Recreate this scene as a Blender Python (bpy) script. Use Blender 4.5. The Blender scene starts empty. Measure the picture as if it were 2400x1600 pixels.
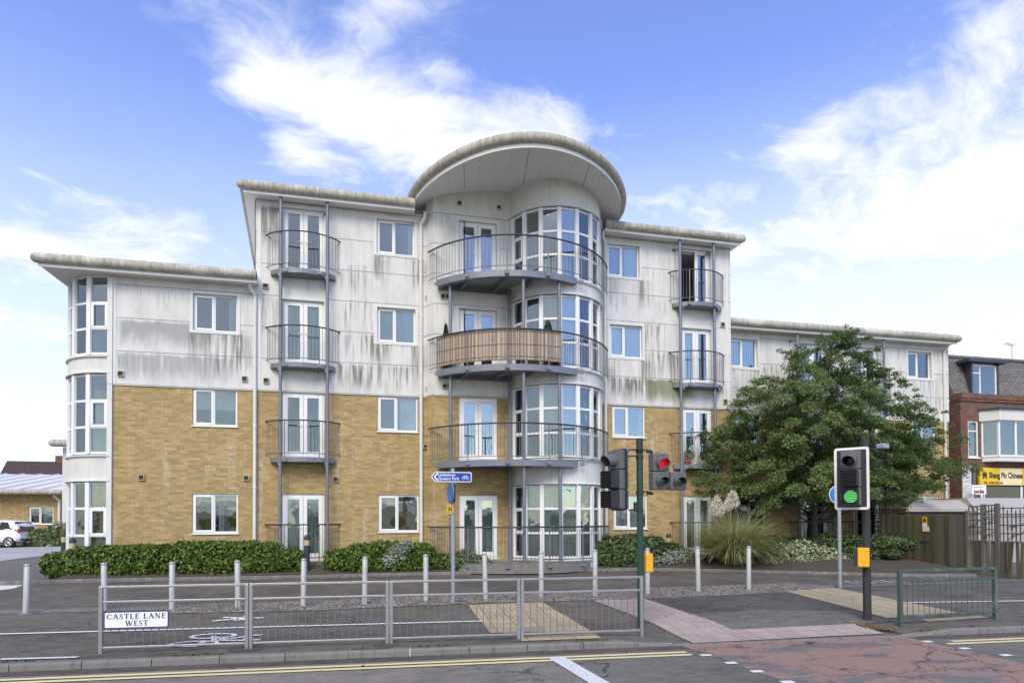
import bpy, bmesh, math, random
import numpy as np
from mathutils import Matrix, Vector
random.seed(7)
RNG = np.random.default_rng(11)
C = bpy.context.scene.collection
SC = bpy.context.scene
PI = math.pi

# ------------------------------------------------------------------ camera
FPX, YAW, PIT, ROL, CY, EYE = 1500.0, 0.233863, 0.017247, -0.003986, 1192.45, 1.95
_f = np.array([math.sin(YAW)*math.cos(PIT), math.cos(YAW)*math.cos(PIT), math.sin(PIT)])
_r0 = np.array([math.cos(YAW), -math.sin(YAW), 0.0])
_u0 = np.cross(_r0, _f)
_r = _r0*math.cos(ROL) + _u0*math.sin(ROL)
_u = _u0*math.cos(ROL) - _r0*math.sin(ROL)
cam_d = bpy.data.cameras.new('camera')
cam = bpy.data.objects.new('camera', cam_d)
C.objects.link(cam)
cam.matrix_world = Matrix(((_r[0], _u[0], -_f[0], 0), (_r[1], _u[1], -_f[1], 0), (_r[2], _u[2], -_f[2], EYE), (0, 0, 0, 1)))
cam_d.lens = FPX/2400*36.0
cam_d.sensor_width = 36.0
cam_d.shift_y = (CY-800)/2400
cam_d.clip_start = 0.1
cam_d.clip_end = 3000
SC.camera = cam

# --------------------------------------------------- measuring the photograph
def ray(px, py):
    return (px-1200)/FPX*_r + (CY-py)/FPX*_u + _f
def at(px, py, Y):
    """point of the photograph on the upright plane y = Y, as (x, z)"""
    d = ray(px, py); t = Y/d[1]
    return float(d[0]*t), float(EYE+d[2]*t)
def atx(px, Y): return at(px, 1000, Y)[0]
DROP0, DROP1 = 5.02, 9.28                          # the dropped kerb of the crossing, along the road
def zg(x, y):
    n = .0657*x + .9978*(y-10.24)
    if n < -.39: return -.1
    z = .0376*max(n, 0) if n < 4.2 else .158+.02*(n-4.2)
    if n < 1.0:
        s = x*.9978-(y-10.24)*.0657
        z -= .082*min(1, max(0, 1+min(s-DROP0, DROP1-s)/.95))*min(1, 1-(n+.26)/1.26)
    return z
def G(px, py, off=0.0):
    """point of the photograph on the ground, as (x, y)"""
    z = 0.0
    d = ray(px, py)
    for _ in range(40):
        t = (z+off-EYE)/d[2]; x, y = d[0]*t, d[1]*t
        z = .5*z+.5*zg(x, y)
    return float(x), float(y)

# ------------------------------------------------------------------ nodes
class NT:
    def __init__(s, tree): s.t = tree; s.n = tree.nodes; s.l = tree.links
    def new(s, typ, **kw):
        nd = s.n.new(typ)
        for k, v in kw.items(): setattr(nd, k, v)
        return nd
    def put(s, sock, v):
        if isinstance(v, bpy.types.NodeSocket): s.l.new(v, sock)
        elif v is not None:
            try: sock.default_value = v
            except Exception: sock.default_value = tuple(v)+(1.0,)
    def m(s, op, a, b=None, c=None, clamp=False):
        nd = s.new('ShaderNodeMath', operation=op, use_clamp=clamp)
        for i, v in enumerate((a, b, c)):
            if v is not None: s.put(nd.inputs[i], v)
        return nd.outputs[0]
    def vm(s, op, a, b=None):
        nd = s.new('ShaderNodeVectorMath', operation=op)
        s.put(nd.inputs[0], a)
        if b is not None: s.put(nd.inputs[1], b)
        return nd.outputs[0]
    def comb(s, x, y, z):
        nd = s.new('ShaderNodeCombineXYZ')
        for i, v in enumerate((x, y, z)): s.put(nd.inputs[i], v)
        return nd.outputs[0]
    def sep(s, v):
        nd = s.new('ShaderNodeSeparateXYZ'); s.put(nd.inputs[0], v)
        return nd.outputs[0], nd.outputs[1], nd.outputs[2]
    def noise(s, vec, scale=1.0, detail=3.0, rough=.55, out=0):
        nd = s.new('ShaderNodeTexNoise'); s.put(nd.inputs['Vector'], vec)
        nd.inputs['Scale'].default_value = scale; nd.inputs['Detail'].default_value = detail
        nd.inputs['Roughness'].default_value = rough
        return nd.outputs[out]
    def vor(s, vec, scale=1.0, feature='F1', out=0):
        nd = s.new('ShaderNodeTexVoronoi', feature=feature); s.put(nd.inputs['Vector'], vec)
        nd.inputs['Scale'].default_value = scale
        return nd.outputs[out]
    def ss(s, x, a, b):
        nd = s.new('ShaderNodeMapRange', interpolation_type='SMOOTHSTEP')
        s.put(nd.inputs['Value'], x); s.put(nd.inputs['From Min'], a); s.put(nd.inputs['From Max'], b)
        return nd.outputs[0]
    def mix(s, f, a, b):
        nd = s.new('ShaderNodeMix', data_type='RGBA'); s.put(nd.inputs[0], f)
        s.put(nd.inputs[6], a if isinstance(a, bpy.types.NodeSocket) else tuple(a)+(1,))
        s.put(nd.inputs[7], b if isinstance(b, bpy.types.NodeSocket) else tuple(b)+(1,))
        return nd.outputs[2]
    def pos(s): return s.new('ShaderNodeNewGeometry').outputs['Position']
    def island(s): return s.new('ShaderNodeNewGeometry').outputs['Random Per Island']
    def bump(s, h, strength=.3, dist=.01):
        nd = s.new('ShaderNodeBump'); s.put(nd.inputs['Height'], h)
        nd.inputs['Strength'].default_value = strength; nd.inputs['Distance'].default_value = dist
        return nd.outputs[0]

def material(name):
    m = bpy.data.materials.new(name); m.use_nodes = True
    t = NT(m.node_tree); b = m.node_tree.nodes['Principled BSDF']
    return m, t, b
def plain(name, col, rough=.6, metal=0.0, var=.12, scale=6.0, spec=.5, dirt=None, bump=0.0):
    """one colour with a little cloudy variation (and dirt of its own)"""
    m, t, b = material(name)
    p = t.pos()
    n = t.noise(p, scale, 4)
    c = t.mix(n, [x*(1-var) for x in col], [min(1, x*(1+var)) for x in col])
    if dirt:
        d = t.noise(t.vm('MULTIPLY', p, (3, 3, .8)), 2.2, 5, .65)
        c = t.mix(t.m('MULTIPLY', t.ss(d, .5, .72), dirt[1]), c, dirt[0])
    t.put(b.inputs['Base Color'], c)
    b.inputs['Roughness'].default_value = rough; b.inputs['Metallic'].default_value = metal
    b.inputs['Specular IOR Level'].default_value = spec
    if bump: t.put(b.inputs['Normal'], t.bump(t.noise(p, 60, 4), bump, .01))
    return m

# ------------------------------------------------------------------ sky, sun, exposure
SUN_EL, SUN_AZ = math.radians(42), math.radians(205)     # azimuth from +y, clockwise: behind the camera, to the left
w = bpy.data.worlds.new('World'); SC.world = w; w.use_nodes = True
t = NT(w.node_tree)
bg = w.node_tree.nodes['Background']
sky = t.new('ShaderNodeTexSky', sky_type='NISHITA', sun_disc=False, sun_elevation=SUN_EL, sun_rotation=SUN_AZ)
sky.air_density = 1.0; sky.dust_density = .5; sky.ozone_density = 2.0
dirv = t.vm('NORMALIZE', t.new('ShaderNodeTexCoord').outputs['Generated'])
dx, dy, dz = t.sep(dirv)
az = t.m('ARCTAN2', dx, dy); el = t.m('ARCSINE', dz)
zc = t.m('ADD', t.m('MAXIMUM', dz, 0.0), .22)
cl = t.comb(t.m('DIVIDE', dx, zc), t.m('DIVIDE', dy, zc), 0.0)
warp = t.vm('ADD', cl, t.vm('MULTIPLY', t.noise(cl, 2.2, 4, .6, out=1), (.30, .30, 0)))
fb = t.noise(t.vm('MULTIPLY', warp, (1.0, 1.5, 1)), 4.3, 9, .62)
fine = t.noise(warp, 9.0, 6, .65)
def blob(px, py, rx, ry, amp, rot=0.0):
    d = ray(px, py); d = d/np.linalg.norm(d)
    a0, e0 = math.atan2(d[0], d[1]), math.asin(d[2])
    da = t.m('SUBTRACT', az, a0); de = t.m('SUBTRACT', el, e0)
    c_, s_ = math.cos(rot), math.sin(rot)
    u_ = t.m('DIVIDE', t.m('ADD', t.m('MULTIPLY', da, c_), t.m('MULTIPLY', de, s_)), rx)
    v_ = t.m('DIVIDE', t.m('SUBTRACT', t.m('MULTIPLY', de, c_), t.m('MULTIPLY', da, s_)), ry)
    q = t.m('ADD', t.m('MULTIPLY', u_, u_), t.m('MULTIPLY', v_, v_))
    return t.m('MULTIPLY', t.m('EXPONENT', t.m('MULTIPLY', q, -1.0)), amp)
SKY_BLOBS = [(640, 150, .10, .055, .34, -.25), (560, 215, .085, .035, .26, 0), (512, 290, .022, .018, .24, 0), (880, 40, .07, .030, .30, .2), (1020, 12, .13, .018, .20, 0),
             (1000, 250, .15, .055, .30, -.15), (860, 225, .06, .04, .24, 0), (1270, 275, .09, .05, .30, -.3), (1045, 165, .045, .013, .26, 0), (980, 365, .28, .055, .32, 0), (690, 350, .035, .018, .24, 0),
             (330, 525, .20, .05, .36, 0), (90, 590, .16, .028, .32, 0), (200, 760, .3, .06, .34, 0), (470, 455, .08, .025, .2, .2), (60, 283, .08, .02, .24, 0), (1850, 575, .34, .07, .34, 0), (1840, 400, .12, .028, .24, .15), (1970, 275, .07, .02, .20, .2), (2170, 290, .10, .04, .22, .2),
             (2330, 350, .12, .08, .20, .2), (2240, 140, .17, .035, .20, .15), (2360, 520, .20, .07, .26, 0), (1600, 440, .06, .02, .18, .3), (1480, 330, .05, .03, .16, 0), (100, 20, .05, .03, .16, 0),
             (250, 170, .24, .09, -.22, 0), (1560, 190, .16, .075, -.26, 0), (1500, 50, .32, .05, -.20, 0), (280, 420, .22, .045, -.20, 0), (760, 60, .05, .05, -.10, 0)]
tot = t.m('ADD', .495, t.m('MULTIPLY', t.m('SUBTRACT', fb, .5), 1.15))
for bdef in SKY_BLOBS: tot = t.m('ADD', tot, blob(*bdef))
tot = t.m('ADD', tot, t.m('MULTIPLY', t.m('SUBTRACT', fine, .5), .42))
cloud = t.m('POWER', t.ss(tot, .46, 1.04), 1.1)
front = t.ss(t.m('COSINE', az), -.2, .55)
back_blue = t.ss(t.m('SINE', az), .0, .22)               # behind the camera: cloud to the left, clear sky to the right
low = t.m('MULTIPLY', t.m('MULTIPLY', t.ss(el, .62, .16), t.m('ADD', .62, t.m('MULTIPLY', t.ss(az, -.35, .45), .38))), t.m('ADD', t.m('MULTIPLY', front, .75), .25))   # white air towards the horizon
cloud = t.m('MAXIMUM', cloud, t.m('MULTIPLY', low, .93))
behind = t.m('SUBTRACT', 1.0, front)
cloud = t.m('MULTIPLY', cloud, t.m('SUBTRACT', 1.0, t.m('MULTIPLY', behind, t.m('MULTIPLY', back_blue, .75))))
cloud = t.m('MAXIMUM', cloud, t.m('MULTIPLY', t.m('MULTIPLY', behind, t.m('SUBTRACT', 1.0, back_blue)), t.m('ADD', .55, t.m('MULTIPLY', fb, .5))))
hsv = t.new('ShaderNodeHueSaturation'); hsv.inputs['Hue'].default_value = .520; hsv.inputs['Saturation'].default_value = 1.10; hsv.inputs['Value'].default_value = 2.3
t.put(hsv.inputs['Color'], sky.outputs[0])
shade = t.m('MULTIPLY', t.m('ADD', .86, t.m('MULTIPLY', fine, .22)), t.m('SUBTRACT', 1.0, t.m('MULTIPLY', t.m('MULTIPLY', behind, t.m('SUBTRACT', 1.0, back_blue)), .42)))
ccol = t.vm('MULTIPLY', t.comb(7.6, 7.8, 8.2), t.comb(shade, shade, shade))
skyc = t.mix(cloud, hsv.outputs[0], ccol)
t.put(bg.inputs['Color'], skyc)
bg.inputs['Strength'].default_value = .104
sd = bpy.data.lights.new('sun', 'SUN'); sd.energy = 2.15; sd.angle = math.radians(32); sd.color = (1, .925, .80)
sun = bpy.data.objects.new('sun', sd); C.objects.link(sun)
sv = Vector((math.sin(SUN_AZ)*math.cos(SUN_EL), math.cos(SUN_AZ)*math.cos(SUN_EL), math.sin(SUN_EL)))
sun.rotation_euler = sv.to_track_quat('Z', 'Y').to_euler()
SC.view_settings.view_transform = 'Standard'; SC.view_settings.look = 'None'
SC.view_settings.exposure = 0.47; SC.view_settings.gamma = 1.0
SC.cycles.max_bounces = 6; SC.cycles.transparent_max_bounces = 12; SC.cycles.sample_clamp_indirect = 4.0
SC.cycles.use_denoising = True

# ------------------------------------------------------------------ mesh building
class MB:
    def __init__(s): s.v = []; s.f = []; s.mi = []; s.cur = 0
    def add(s, vs, fs):
        o = len(s.v); s.v += [tuple(map(float, q)) for q in vs]
        for f in fs: s.f.append([i+o for i in f]); s.mi.append(s.cur)
        return s
    def quad(s, a, b, c, d): return s.add([a, b, c, d], [(0, 1, 2, 3)])
    def box(s, x0, x1, y0, y1, z0, z1, rot=0.0, piv=None):
        vs = [(x, y, z) for z in (z0, z1) for y in (y0, y1) for x in (x0, x1)]
        if rot:
            px, py = piv if piv else ((x0+x1)/2, (y0+y1)/2); c_, s_ = math.cos(rot), math.sin(rot)
            vs = [(px+(x-px)*c_-(y-py)*s_, py+(x-px)*s_+(y-py)*c_, z) for x, y, z in vs]
        return s.add(vs, [(0, 2, 3, 1), (4, 5, 7, 6), (0, 1, 5, 4), (2, 6, 7, 3), (0, 4, 6, 2), (1, 3, 7, 5)])
    def tube(s, pts, r, n=8, caps=True, closed=False):
        """round bar along a line of points; r one radius or one per point"""
        pts = [Vector(p) for p in pts]; k = len(pts)
        rs = r if isinstance(r, (list, tuple)) else [r]*k
        vs, fs = [], []
        up = None
        for i, p in enumerate(pts):
            if closed: d = pts[(i+1) % k]-pts[i-1]
            else: d = pts[min(i+1, k-1)]-pts[max(i-1, 0)]
            d.normalize()
            if up is None:
                up = Vector((0, 0, 1)) if abs(d.z) < .9 else Vector((1, 0, 0))
            a = d.cross(up); a.normalize(); b_ = a.cross(d)
            up = b_
            for j in range(n):
                th = 2*PI*j/n+.001
                vs.append(p+(a*math.cos(th)+b_*math.sin(th))*rs[i])
        m_ = k if closed else k-1
        for i in range(m_):
            for j in range(n):
                i2 = (i+1) % k
                fs.append((i*n+j, i*n+(j+1) % n, i2*n+(j+1) % n, i2*n+j))
        if caps and not closed:
            fs.append(tuple(range(n-1, -1, -1))); fs.append(tuple((k-1)*n+j for j in range(n)))
        return s.add(vs, fs)
    def lathe(s, prof, n=16, c=(0, 0), axis='z'):
        """profile [(r, z)] turned about the upright axis through c"""
        vs = [(c[0]+r*math.cos(2*PI*j/n), c[1]+r*math.sin(2*PI*j/n), z) for r, z in prof for j in range(n)]
        fs = [(i*n+j, i*n+(j+1) % n, (i+1)*n+(j+1) % n, (i+1)*n+j) for i in range(len(prof)-1) for j in range(n)]
        fs.append(tuple(range(n-1, -1, -1))); fs.append(tuple((len(prof)-1)*n+j for j in range(n)))
        return s.add(vs, fs)
    def prism(s, poly, z0, z1):
        """upright solid over a plan polygon (counter-clockwise); z0/z1 numbers or functions of (x, y)"""
        k = len(poly); a = z0 if callable(z0) else (lambda x, y: z0); b_ = z1 if callable(z1) else (lambda x, y: z1)
        vs = [(x, y, a(x, y)) for x, y in poly]+[(x, y, b_(x, y)) for x, y in poly]
        fs = [tuple(range(k-1, -1, -1)), tuple(range(k, 2*k))]+[(i, (i+1) % k, k+(i+1) % k, k+i) for i in range(k)]
        return s.add(vs, fs)
    def extr(s, poly, o, ax, ay, depth):
        """solid over a polygon lying in the plane o + a*ax + b*ay, thickened along ax x ay"""
        ax, ay, o = Vector(ax), Vector(ay), Vector(o); nz = ax.cross(ay).normalized()*depth; k = len(poly)
        vs = [o+ax*p+ay*q for p, q in poly]; vs = vs+[v+nz for v in vs]
        fs = [tuple(range(k-1, -1, -1)), tuple(range(k, 2*k))]+[(i, (i+1) % k, k+(i+1) % k, k+i) for i in range(k)]
        return s.add(vs, fs)
    def strip(s, A, B):
        """faces between two lines of points"""
        k = len(A); return s.add(list(A)+list(B), [(i, i+1, k+i+1, k+i) for i in range(k-1)])
    def build(s, name, mats, parent=None, smooth=False, bevel=0.0, local=False, tri=False):
        me = bpy.data.meshes.new(name)
        off = Vector((0, 0, 0))
        if parent is not None and not local:
            q = parent
            while q is not None: off += q.location; q = q.parent
        me.from_pydata([(x-off.x, y-off.y, z-off.z) for x, y, z in s.v], [], s.f)
        for m_ in (mats if isinstance(mats, (list, tuple)) else [mats]): me.materials.append(m_)
        if any(s.mi): me.polygons.foreach_set('material_index', s.mi)
        if smooth: me.polygons.foreach_set('use_smooth', [True]*len(me.polygons))
        me.update()
        o = bpy.data.objects.new(name, me); C.objects.link(o)
        if parent is not None: o.parent = parent
        if bevel:
            b_ = o.modifiers.new('edge', 'BEVEL'); b_.width = bevel; b_.segments = 2; b_.limit_method = 'ANGLE'; b_.angle_limit = math.radians(50)
        if smooth and smooth != 2:
            try:
                me.set_sharp_from_angle(angle=math.radians(40))
            except Exception: pass
        return o

def tag(o, label, cat, group=None, kind=None):
    if label: o['label'] = label
    if cat: o['category'] = cat
    if group: o['group'] = group
    if kind: o['kind'] = kind
    return o
def thing(name, label, cat, loc=(0, 0, 0), group=None, rz=0.0):
    o = bpy.data.objects.new(name, None); o.empty_display_size = .2; C.objects.link(o); o.location = loc; o.rotation_euler = (0, 0, rz)
    return tag(o, label, cat, group)
def struct(name, mb, mats, **kw):
    o = mb.build(name, mats, **kw); o['kind'] = 'structure'; return o
def copy_tree(o, parent=None):
    c = o.copy(); C.objects.link(c)
    if parent is not None: c.parent = parent
    for ch in list(o.children): copy_tree(ch, c)
    return c
def setbase(o, loc):
    """give a one-mesh thing its origin at its base"""
    v = Vector(loc); o.data.transform(Matrix.Translation(-v)); o.location = v; return o

def text_mesh(s, size, mat, name, parent, o, ax, ay, depth=.002, bold=0.0, wscale=1.0, align='CENTER'):
    """lettering as a flat raised mesh in the plane o + ax, ay"""
    cu = bpy.data.curves.new('lettering', 'FONT'); cu.body = s; cu.size = size; cu.align_x = align; cu.align_y = 'CENTER'
    cu.offset = bold; cu.resolution_u = 3; cu.space_line = .85
    tmp = bpy.data.objects.new('lettering_source', cu); C.objects.link(tmp)
    me = bpy.data.meshes.new_from_object(tmp)
    bpy.data.objects.remove(tmp); bpy.data.curves.remove(cu)
    mb = MB(); ax, ay, o = Vector(ax), Vector(ay), Vector(o); nz = ax.cross(ay)
    vs = [o+ax*(v.co.x*wscale)+ay*v.co.y+nz*depth for v in me.vertices]
    mb.add(vs, [tuple(p.vertices) for p in me.polygons])
    bpy.data.meshes.remove(me)
    return mb.build(name, mat, parent)

def np_mesh(name, verts, faces, mats, parent=None, mi=None, smooth=False):
    me = bpy.data.meshes.new(name)
    me.vertices.add(len(verts)); me.vertices.foreach_set('co', np.asarray(verts, dtype=np.float32).ravel())
    k = faces.shape[1]; nf = len(faces)
    me.loops.add(nf*k); me.loops.foreach_set('vertex_index', faces.astype(np.int32).ravel())
    me.polygons.add(nf); me.polygons.foreach_set('loop_start', np.arange(nf, dtype=np.int32)*k)
    for m_ in (mats if isinstance(mats, (list, tuple)) else [mats]): me.materials.append(m_)
    if mi is not None: me.polygons.foreach_set('material_index', mi.astype(np.int32))
    me.update(calc_edges=True); me.validate()
    o = bpy.data.objects.new(name, me); C.objects.link(o)
    if parent is not None: o.parent = parent
    return o
def leaf_quads(cen, nrm, size, aspect=1.7, rng=RNG, fold=.25):
    """leaves as folded diamonds: two triangles-like quads hinged on the midrib"""
    n = len(cen); nrm = nrm/np.linalg.norm(nrm, axis=1)[:, None]
    a = rng.normal(size=(n, 3)); a -= (a*nrm).sum(1)[:, None]*nrm; a /= np.linalg.norm(a, axis=1)[:, None]
    b = np.cross(nrm, a); sz = np.asarray(size).reshape(-1, 1)*np.ones((n, 1))
    L, W = sz*.5*aspect, sz*.5
    tip0, tip1 = cen-a*L, cen+a*L
    s1 = cen+b*W+nrm*W*fold; s2 = cen-b*W+nrm*W*fold
    v = np.stack([tip0, s1, tip1, s2], 1).reshape(-1, 3)
    f = np.arange(4*n).reshape(n, 4)
    # two triangles sharing the midrib, kept as one island
    tri = np.concatenate([f[:, [0, 2, 1]], f[:, [0, 3, 2]]], 1).reshape(-1, 3)
    return v, tri
# ------------------------------------------------------------------ materials
M = {}
def brick_material(name, c1, c2, mortar, bw=.225, bh=.075, msize=.010, dirt=True, rowoff=.5):
    m, t, b = material(name)
    x, y, z = t.sep(t.pos())
    uv = t.comb(t.m('ADD', x, y), z, 0.0)
    bt = t.new('ShaderNodeTexBrick', offset=rowoff); t.put(bt.inputs['Vector'], uv)
    bt.inputs['Scale'].default_value = 1.0; bt.inputs['Brick Width'].default_value = bw; bt.inputs['Row Height'].default_value = bh
    bt.inputs['Mortar Size'].default_value = msize; bt.inputs['Mortar Smooth'].default_value = .25; bt.inputs['Bias'].default_value = 0.0
    t.put(bt.inputs['Color1'], c1); t.put(bt.inputs['Color2'], c2); t.put(bt.inputs['Mortar'], mortar)
    # every brick its own shade
    row = t.m('FLOOR', t.m('DIVIDE', z, bh))
    col = t.m('FLOOR', t.m('ADD', t.m('DIVIDE', t.m('ADD', x, y), bw), t.m('MULTIPLY', t.m('MODULO', row, 2.0), rowoff)))
    wn = t.new('ShaderNodeTexWhiteNoise', noise_dimensions='2D'); t.put(wn.inputs['Vector'], t.comb(col, row, 0.0))
    k = t.m('ADD', .82, t.m('MULTIPLY', wn.outputs[0], .36))
    c = t.vm('MULTIPLY', bt.outputs['Color'], t.comb(k, k, k))
    big = t.noise(uv, .55, 4, .6)
    c = t.mix(t.m('MULTIPLY', t.ss(big, .50, .75), .30), c, [q*.72 for q in c1])
    if dirt:      # pale lime runs down the wall, and darker damp ones
        n = t.noise(t.comb(t.m('MULTIPLY', t.m('ADD', x, y), 2.6), t.m('MULTIPLY', z, .35), 0.0), 1.0, 5, .6)
        f2 = t.noise(uv, 9.0, 4, .6)
        c = t.mix(t.m('MULTIPLY', t.m('MULTIPLY', t.ss(n, .54, .70), t.ss(f2, .36, .60)), .5), c, (.62, .55, .45))
        n2 = t.noise(t.comb(t.m('MULTIPLY', t.m('ADD', x, y), 4.3), t.m('MULTIPLY', z, .5), 7.0), 1.0, 5, .6)
        c = t.mix(t.m('MULTIPLY', t.ss(n2, .58, .75), .35), c, (.17, .12, .065))
    t.put(b.inputs['Base Color'], c); b.inputs['Roughness'].default_value = .88
    h = t.m('SUBTRACT', t.m('ADD', 1.0, t.m('MULTIPLY', t.noise(uv, 45, 3), .35)), bt.outputs['Fac'])
    t.put(b.inputs['Normal'], t.bump(h, .55, .006))
    return m
M['brick'] = brick_material('buff_brick', (.46, .335, .145), (.39, .27, .105), (.33, .25, .135))
M['red_brick'] = brick_material('dark_red_brick', (.20, .082, .050), (.125, .048, .032), (.17, .125, .10), bh=.082, msize=.014, dirt=False)
M['white_brick'] = brick_material('white_painted_brick', (.74, .73, .71), (.68, .67, .66), (.50, .50, .49), dirt=False)

def cladding_material(name, base, groove=True, z0=6.06, step=1.0, stains=1.0):
    m, t, b = material(name)
    P = t.pos(); x, y, z = t.sep(P)
    u = t.m('ADD', x, t.m('MULTIPLY', y, .7))
    c = t.mix(t.noise(P, 1.3, 4, .6), [q*.93 for q in base], [min(1, q*1.05) for q in base])
    ph = t.m('FRACT', t.m('DIVIDE', t.m('SUBTRACT', z, z0), step))             # 0 at a joint, 1 under the next one
    down = t.m('SUBTRACT', 1.0, ph)                                           # distance under the joint above
    streak = t.noise(t.comb(t.m('MULTIPLY', u, 9.0), t.m('MULTIPLY', z, .55), 0.0), 1.0, 5, .62)
    thin = t.noise(t.comb(t.m('MULTIPLY', u, 26.0), t.m('MULTIPLY', z, .8), 3.0), 1.0, 4, .6)
    patch = t.noise(t.comb(t.m('MULTIPLY', u, .8), t.m('MULTIPLY', z, .9), 11.0), 1.0, 3, .5)
    grime = t.noise(t.comb(t.m('MULTIPLY', u, 2.2), t.m('MULTIPLY', z, .7), 2.0), 1.0, 6, .65)
    c = t.mix(t.m('MULTIPLY', t.ss(grime, .42, .72), .42*min(1, stains+.3)), c, (.40, .395, .36))
    lowpart = t.ss(z, 13.0, 6.2)
    if stains:
        run = t.m('MULTIPLY', t.ss(streak, .50, .72), t.ss(patch, .40, .58))
        run = t.m('MULTIPLY', run, t.m('MULTIPLY', t.ss(down, 1.0, .15), t.ss(down, .0, .08)))
        run = t.m('MULTIPLY', run, t.m('MULTIPLY', t.m('ADD', .40, t.m('MULTIPLY', lowpart, .6)), stains))
        c = t.mix(run, c, (.20, .19, .155))
        hair = t.m('MULTIPLY', t.m('MULTIPLY', t.ss(thin, .56, .72), t.ss(patch, .34, .55)), t.m('MULTIPLY', t.ss(down, .95, .2), .5*stains))
        c = t.mix(hair, c, (.22, .21, .17))
        # the stains the photograph shows, each where it sits: x0, x1, z bottom, z top, strength, colour
        for (x0, x1, zb, zt, k, colr, th) in STAINS:
            wx = t.m('MULTIPLY', t.ss(x, x0-.10, x0+.12), t.ss(x, x1+.25, x1-.35))
            ed = t.m('MULTIPLY', t.m('SUBTRACT', t.noise(t.comb(t.m('MULTIPLY', u, 3.5), z, 5.0), 1.0, 5, .6), .5), .9)
            zz = t.m('ADD', z, ed)
            wz = t.m('MULTIPLY', t.ss(t.m('ADD', z, t.m('MULTIPLY', ed, .4)), zt+.03, zt-.08), t.ss(zz, zb-.15, zb+.5))
            st = t.ss(streak, th, th+.26)
            c = t.mix(t.m('MULTIPLY', t.m('MULTIPLY', wx, wz), t.m('MULTIPLY', st, k)), c, colr)
    if groove:
        g = t.m('MAXIMUM', t.ss(ph, .022, .010), t.ss(ph, .985, .996))
        c = t.mix(t.m('MULTIPLY', g, .75), c, (.16, .155, .15))
    t.put(b.inputs['Base Color'], c); b.inputs['Roughness'].default_value = .72; b.inputs['Specular IOR Level'].default_value = .3
    t.put(b.inputs['Normal'], t.bump(t.noise(P, 30, 3), .08, .01))
    return m
GREY, DARK, GREEN = (.34, .34, .33), (.15, .15, .12), (.17, .18, .075)
STAINS = [(-7.0, -4.35, 7.25, 8.02, .9, GREY, .10), (-7.0, -3.75, 6.2, 7.02, .85, (.36, .36, .35), .22), (-4.7, -3.4, 6.4, 7.9, .85, DARK, .42),
          (-0.7, 1.7, 6.15, 7.02, .95, DARK, .40), (-.8, .6, 8.0, 9.1, .6, DARK, .46), (-.6, .9, 7.1, 8.0, .65, DARK, .42), (-.5, .4, 9.1, 10.3, .5, DARK, .44), (.7, 2.0, 7.3, 8.2, .5, DARK, .46), (-3.1, -2.4, 6.9, 9.0, .5, DARK, .42),
          (9.1, 10.9, 7.9, 9.03, .95, (.12, .12, .07), .42), (8.7, 10.4, 6.2, 7.03, .95, DARK, .34), (10.1, 12.0, 6.1, 7.03, .8, GREEN, .16), (10.0, 11.8, 7.0, 8.0, .7, (.20, .19, .14), .38),
          (11.0, 12.8, 10.6, 11.9, .7, DARK, .42), (-3.1, -2.3, 10.6, 11.9, .8, DARK, .32), (-3.2, -1.0, 8.6, 9.4, .35, DARK, .5),
          (14.1, 17.0, 6.3, 7.9, .6, DARK, .42), (20.5, 24.0, 6.3, 7.9, .6, DARK, .42)]
for l_, r_, b_ in ((451, 556, 777), (882.6, 972, 597), (883.7, 974, 803), (1425, 1501, 650), (1429.5, 1506.6, 838)):   # drips off the ends of the sills
    a0_, a1_, zs_ = atx(l_, 21.3), atx(r_, 21.3), at((l_+r_)/2, b_, 21.3)[1]
    STAINS += [(a0_-.16, a0_+.34, zs_-1.0, zs_-.06, .75, DARK, .34), (a1_-.12, a1_+.42, zs_-1.1, zs_-.06, .75, DARK, .34)]
M['clad'] = cladding_material('white_render_panel', (.70, .69, .655))
M['clad_bay'] = cladding_material('white_curved_panel', (.70, .69, .65), groove=False, stains=.35)
STAINS = []
M['soffit'] = plain('grey_white_soffit', (.78, .77, .74), .7, var=.06, scale=2)
M['trim'] = plain('white_wall_trim', (.70, .695, .665), .6, var=.05, dirt=((.45, .44, .40), .3))
M['upvc'] = plain('white_plastic_frame', (.82, .815, .80), .35, var=.02)
M['pipe'] = plain('white_rain_pipe', (.70, .695, .67), .4, var=.03, dirt=((.55, .54, .50), .35))
M['vent_dark'] = plain('dark_vent_grille', (.035, .03, .02), .7)
M['vent'] = plain('buff_vent_frame', (.42, .40, .30), .7)

def gutter_material():
    m, t, b = material('weathered_grey_roof_edge')
    P = t.pos(); x, y, z = t.sep(P)
    n = t.noise(t.vm('MULTIPLY', P, (4, 4, .9)), 2.2, 6, .68)
    n2 = t.noise(t.vm('MULTIPLY', P, (11, 11, 2)), 1.6, 5, .65)
    c = t.mix(t.ss(n, .32, .66), (.52, .495, .42), (.33, .31, .25))
    c = t.mix(t.m('MULTIPLY', t.ss(n2, .50, .72), .75), c, (.13, .12, .095))
    c = t.mix(t.m('MULTIPLY', t.ss(t.noise(P, 1.1, 3), .55, .7), .6), c, (.70, .67, .58))
    t.put(b.inputs['Base Color'], c); b.inputs['Roughness'].default_value = .8
    return m
M['gutter'] = gutter_material()
M['steel_blue'] = plain('grey_blue_balcony_steel', (.20, .215, .245), .5, .35, var=.22, scale=5, dirt=((.24, .25, .27), .6))
M['rail_dark'] = plain('dark_balcony_rail', (.055, .06, .065), .5, .3, var=.2)
M['baluster'] = plain('grey_baluster', (.17, .175, .18), .5, .4, var=.2)
M['galv_dark'] = plain('dull_galvanised_bar', (.22, .215, .21), .5, .4, var=.2)
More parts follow.
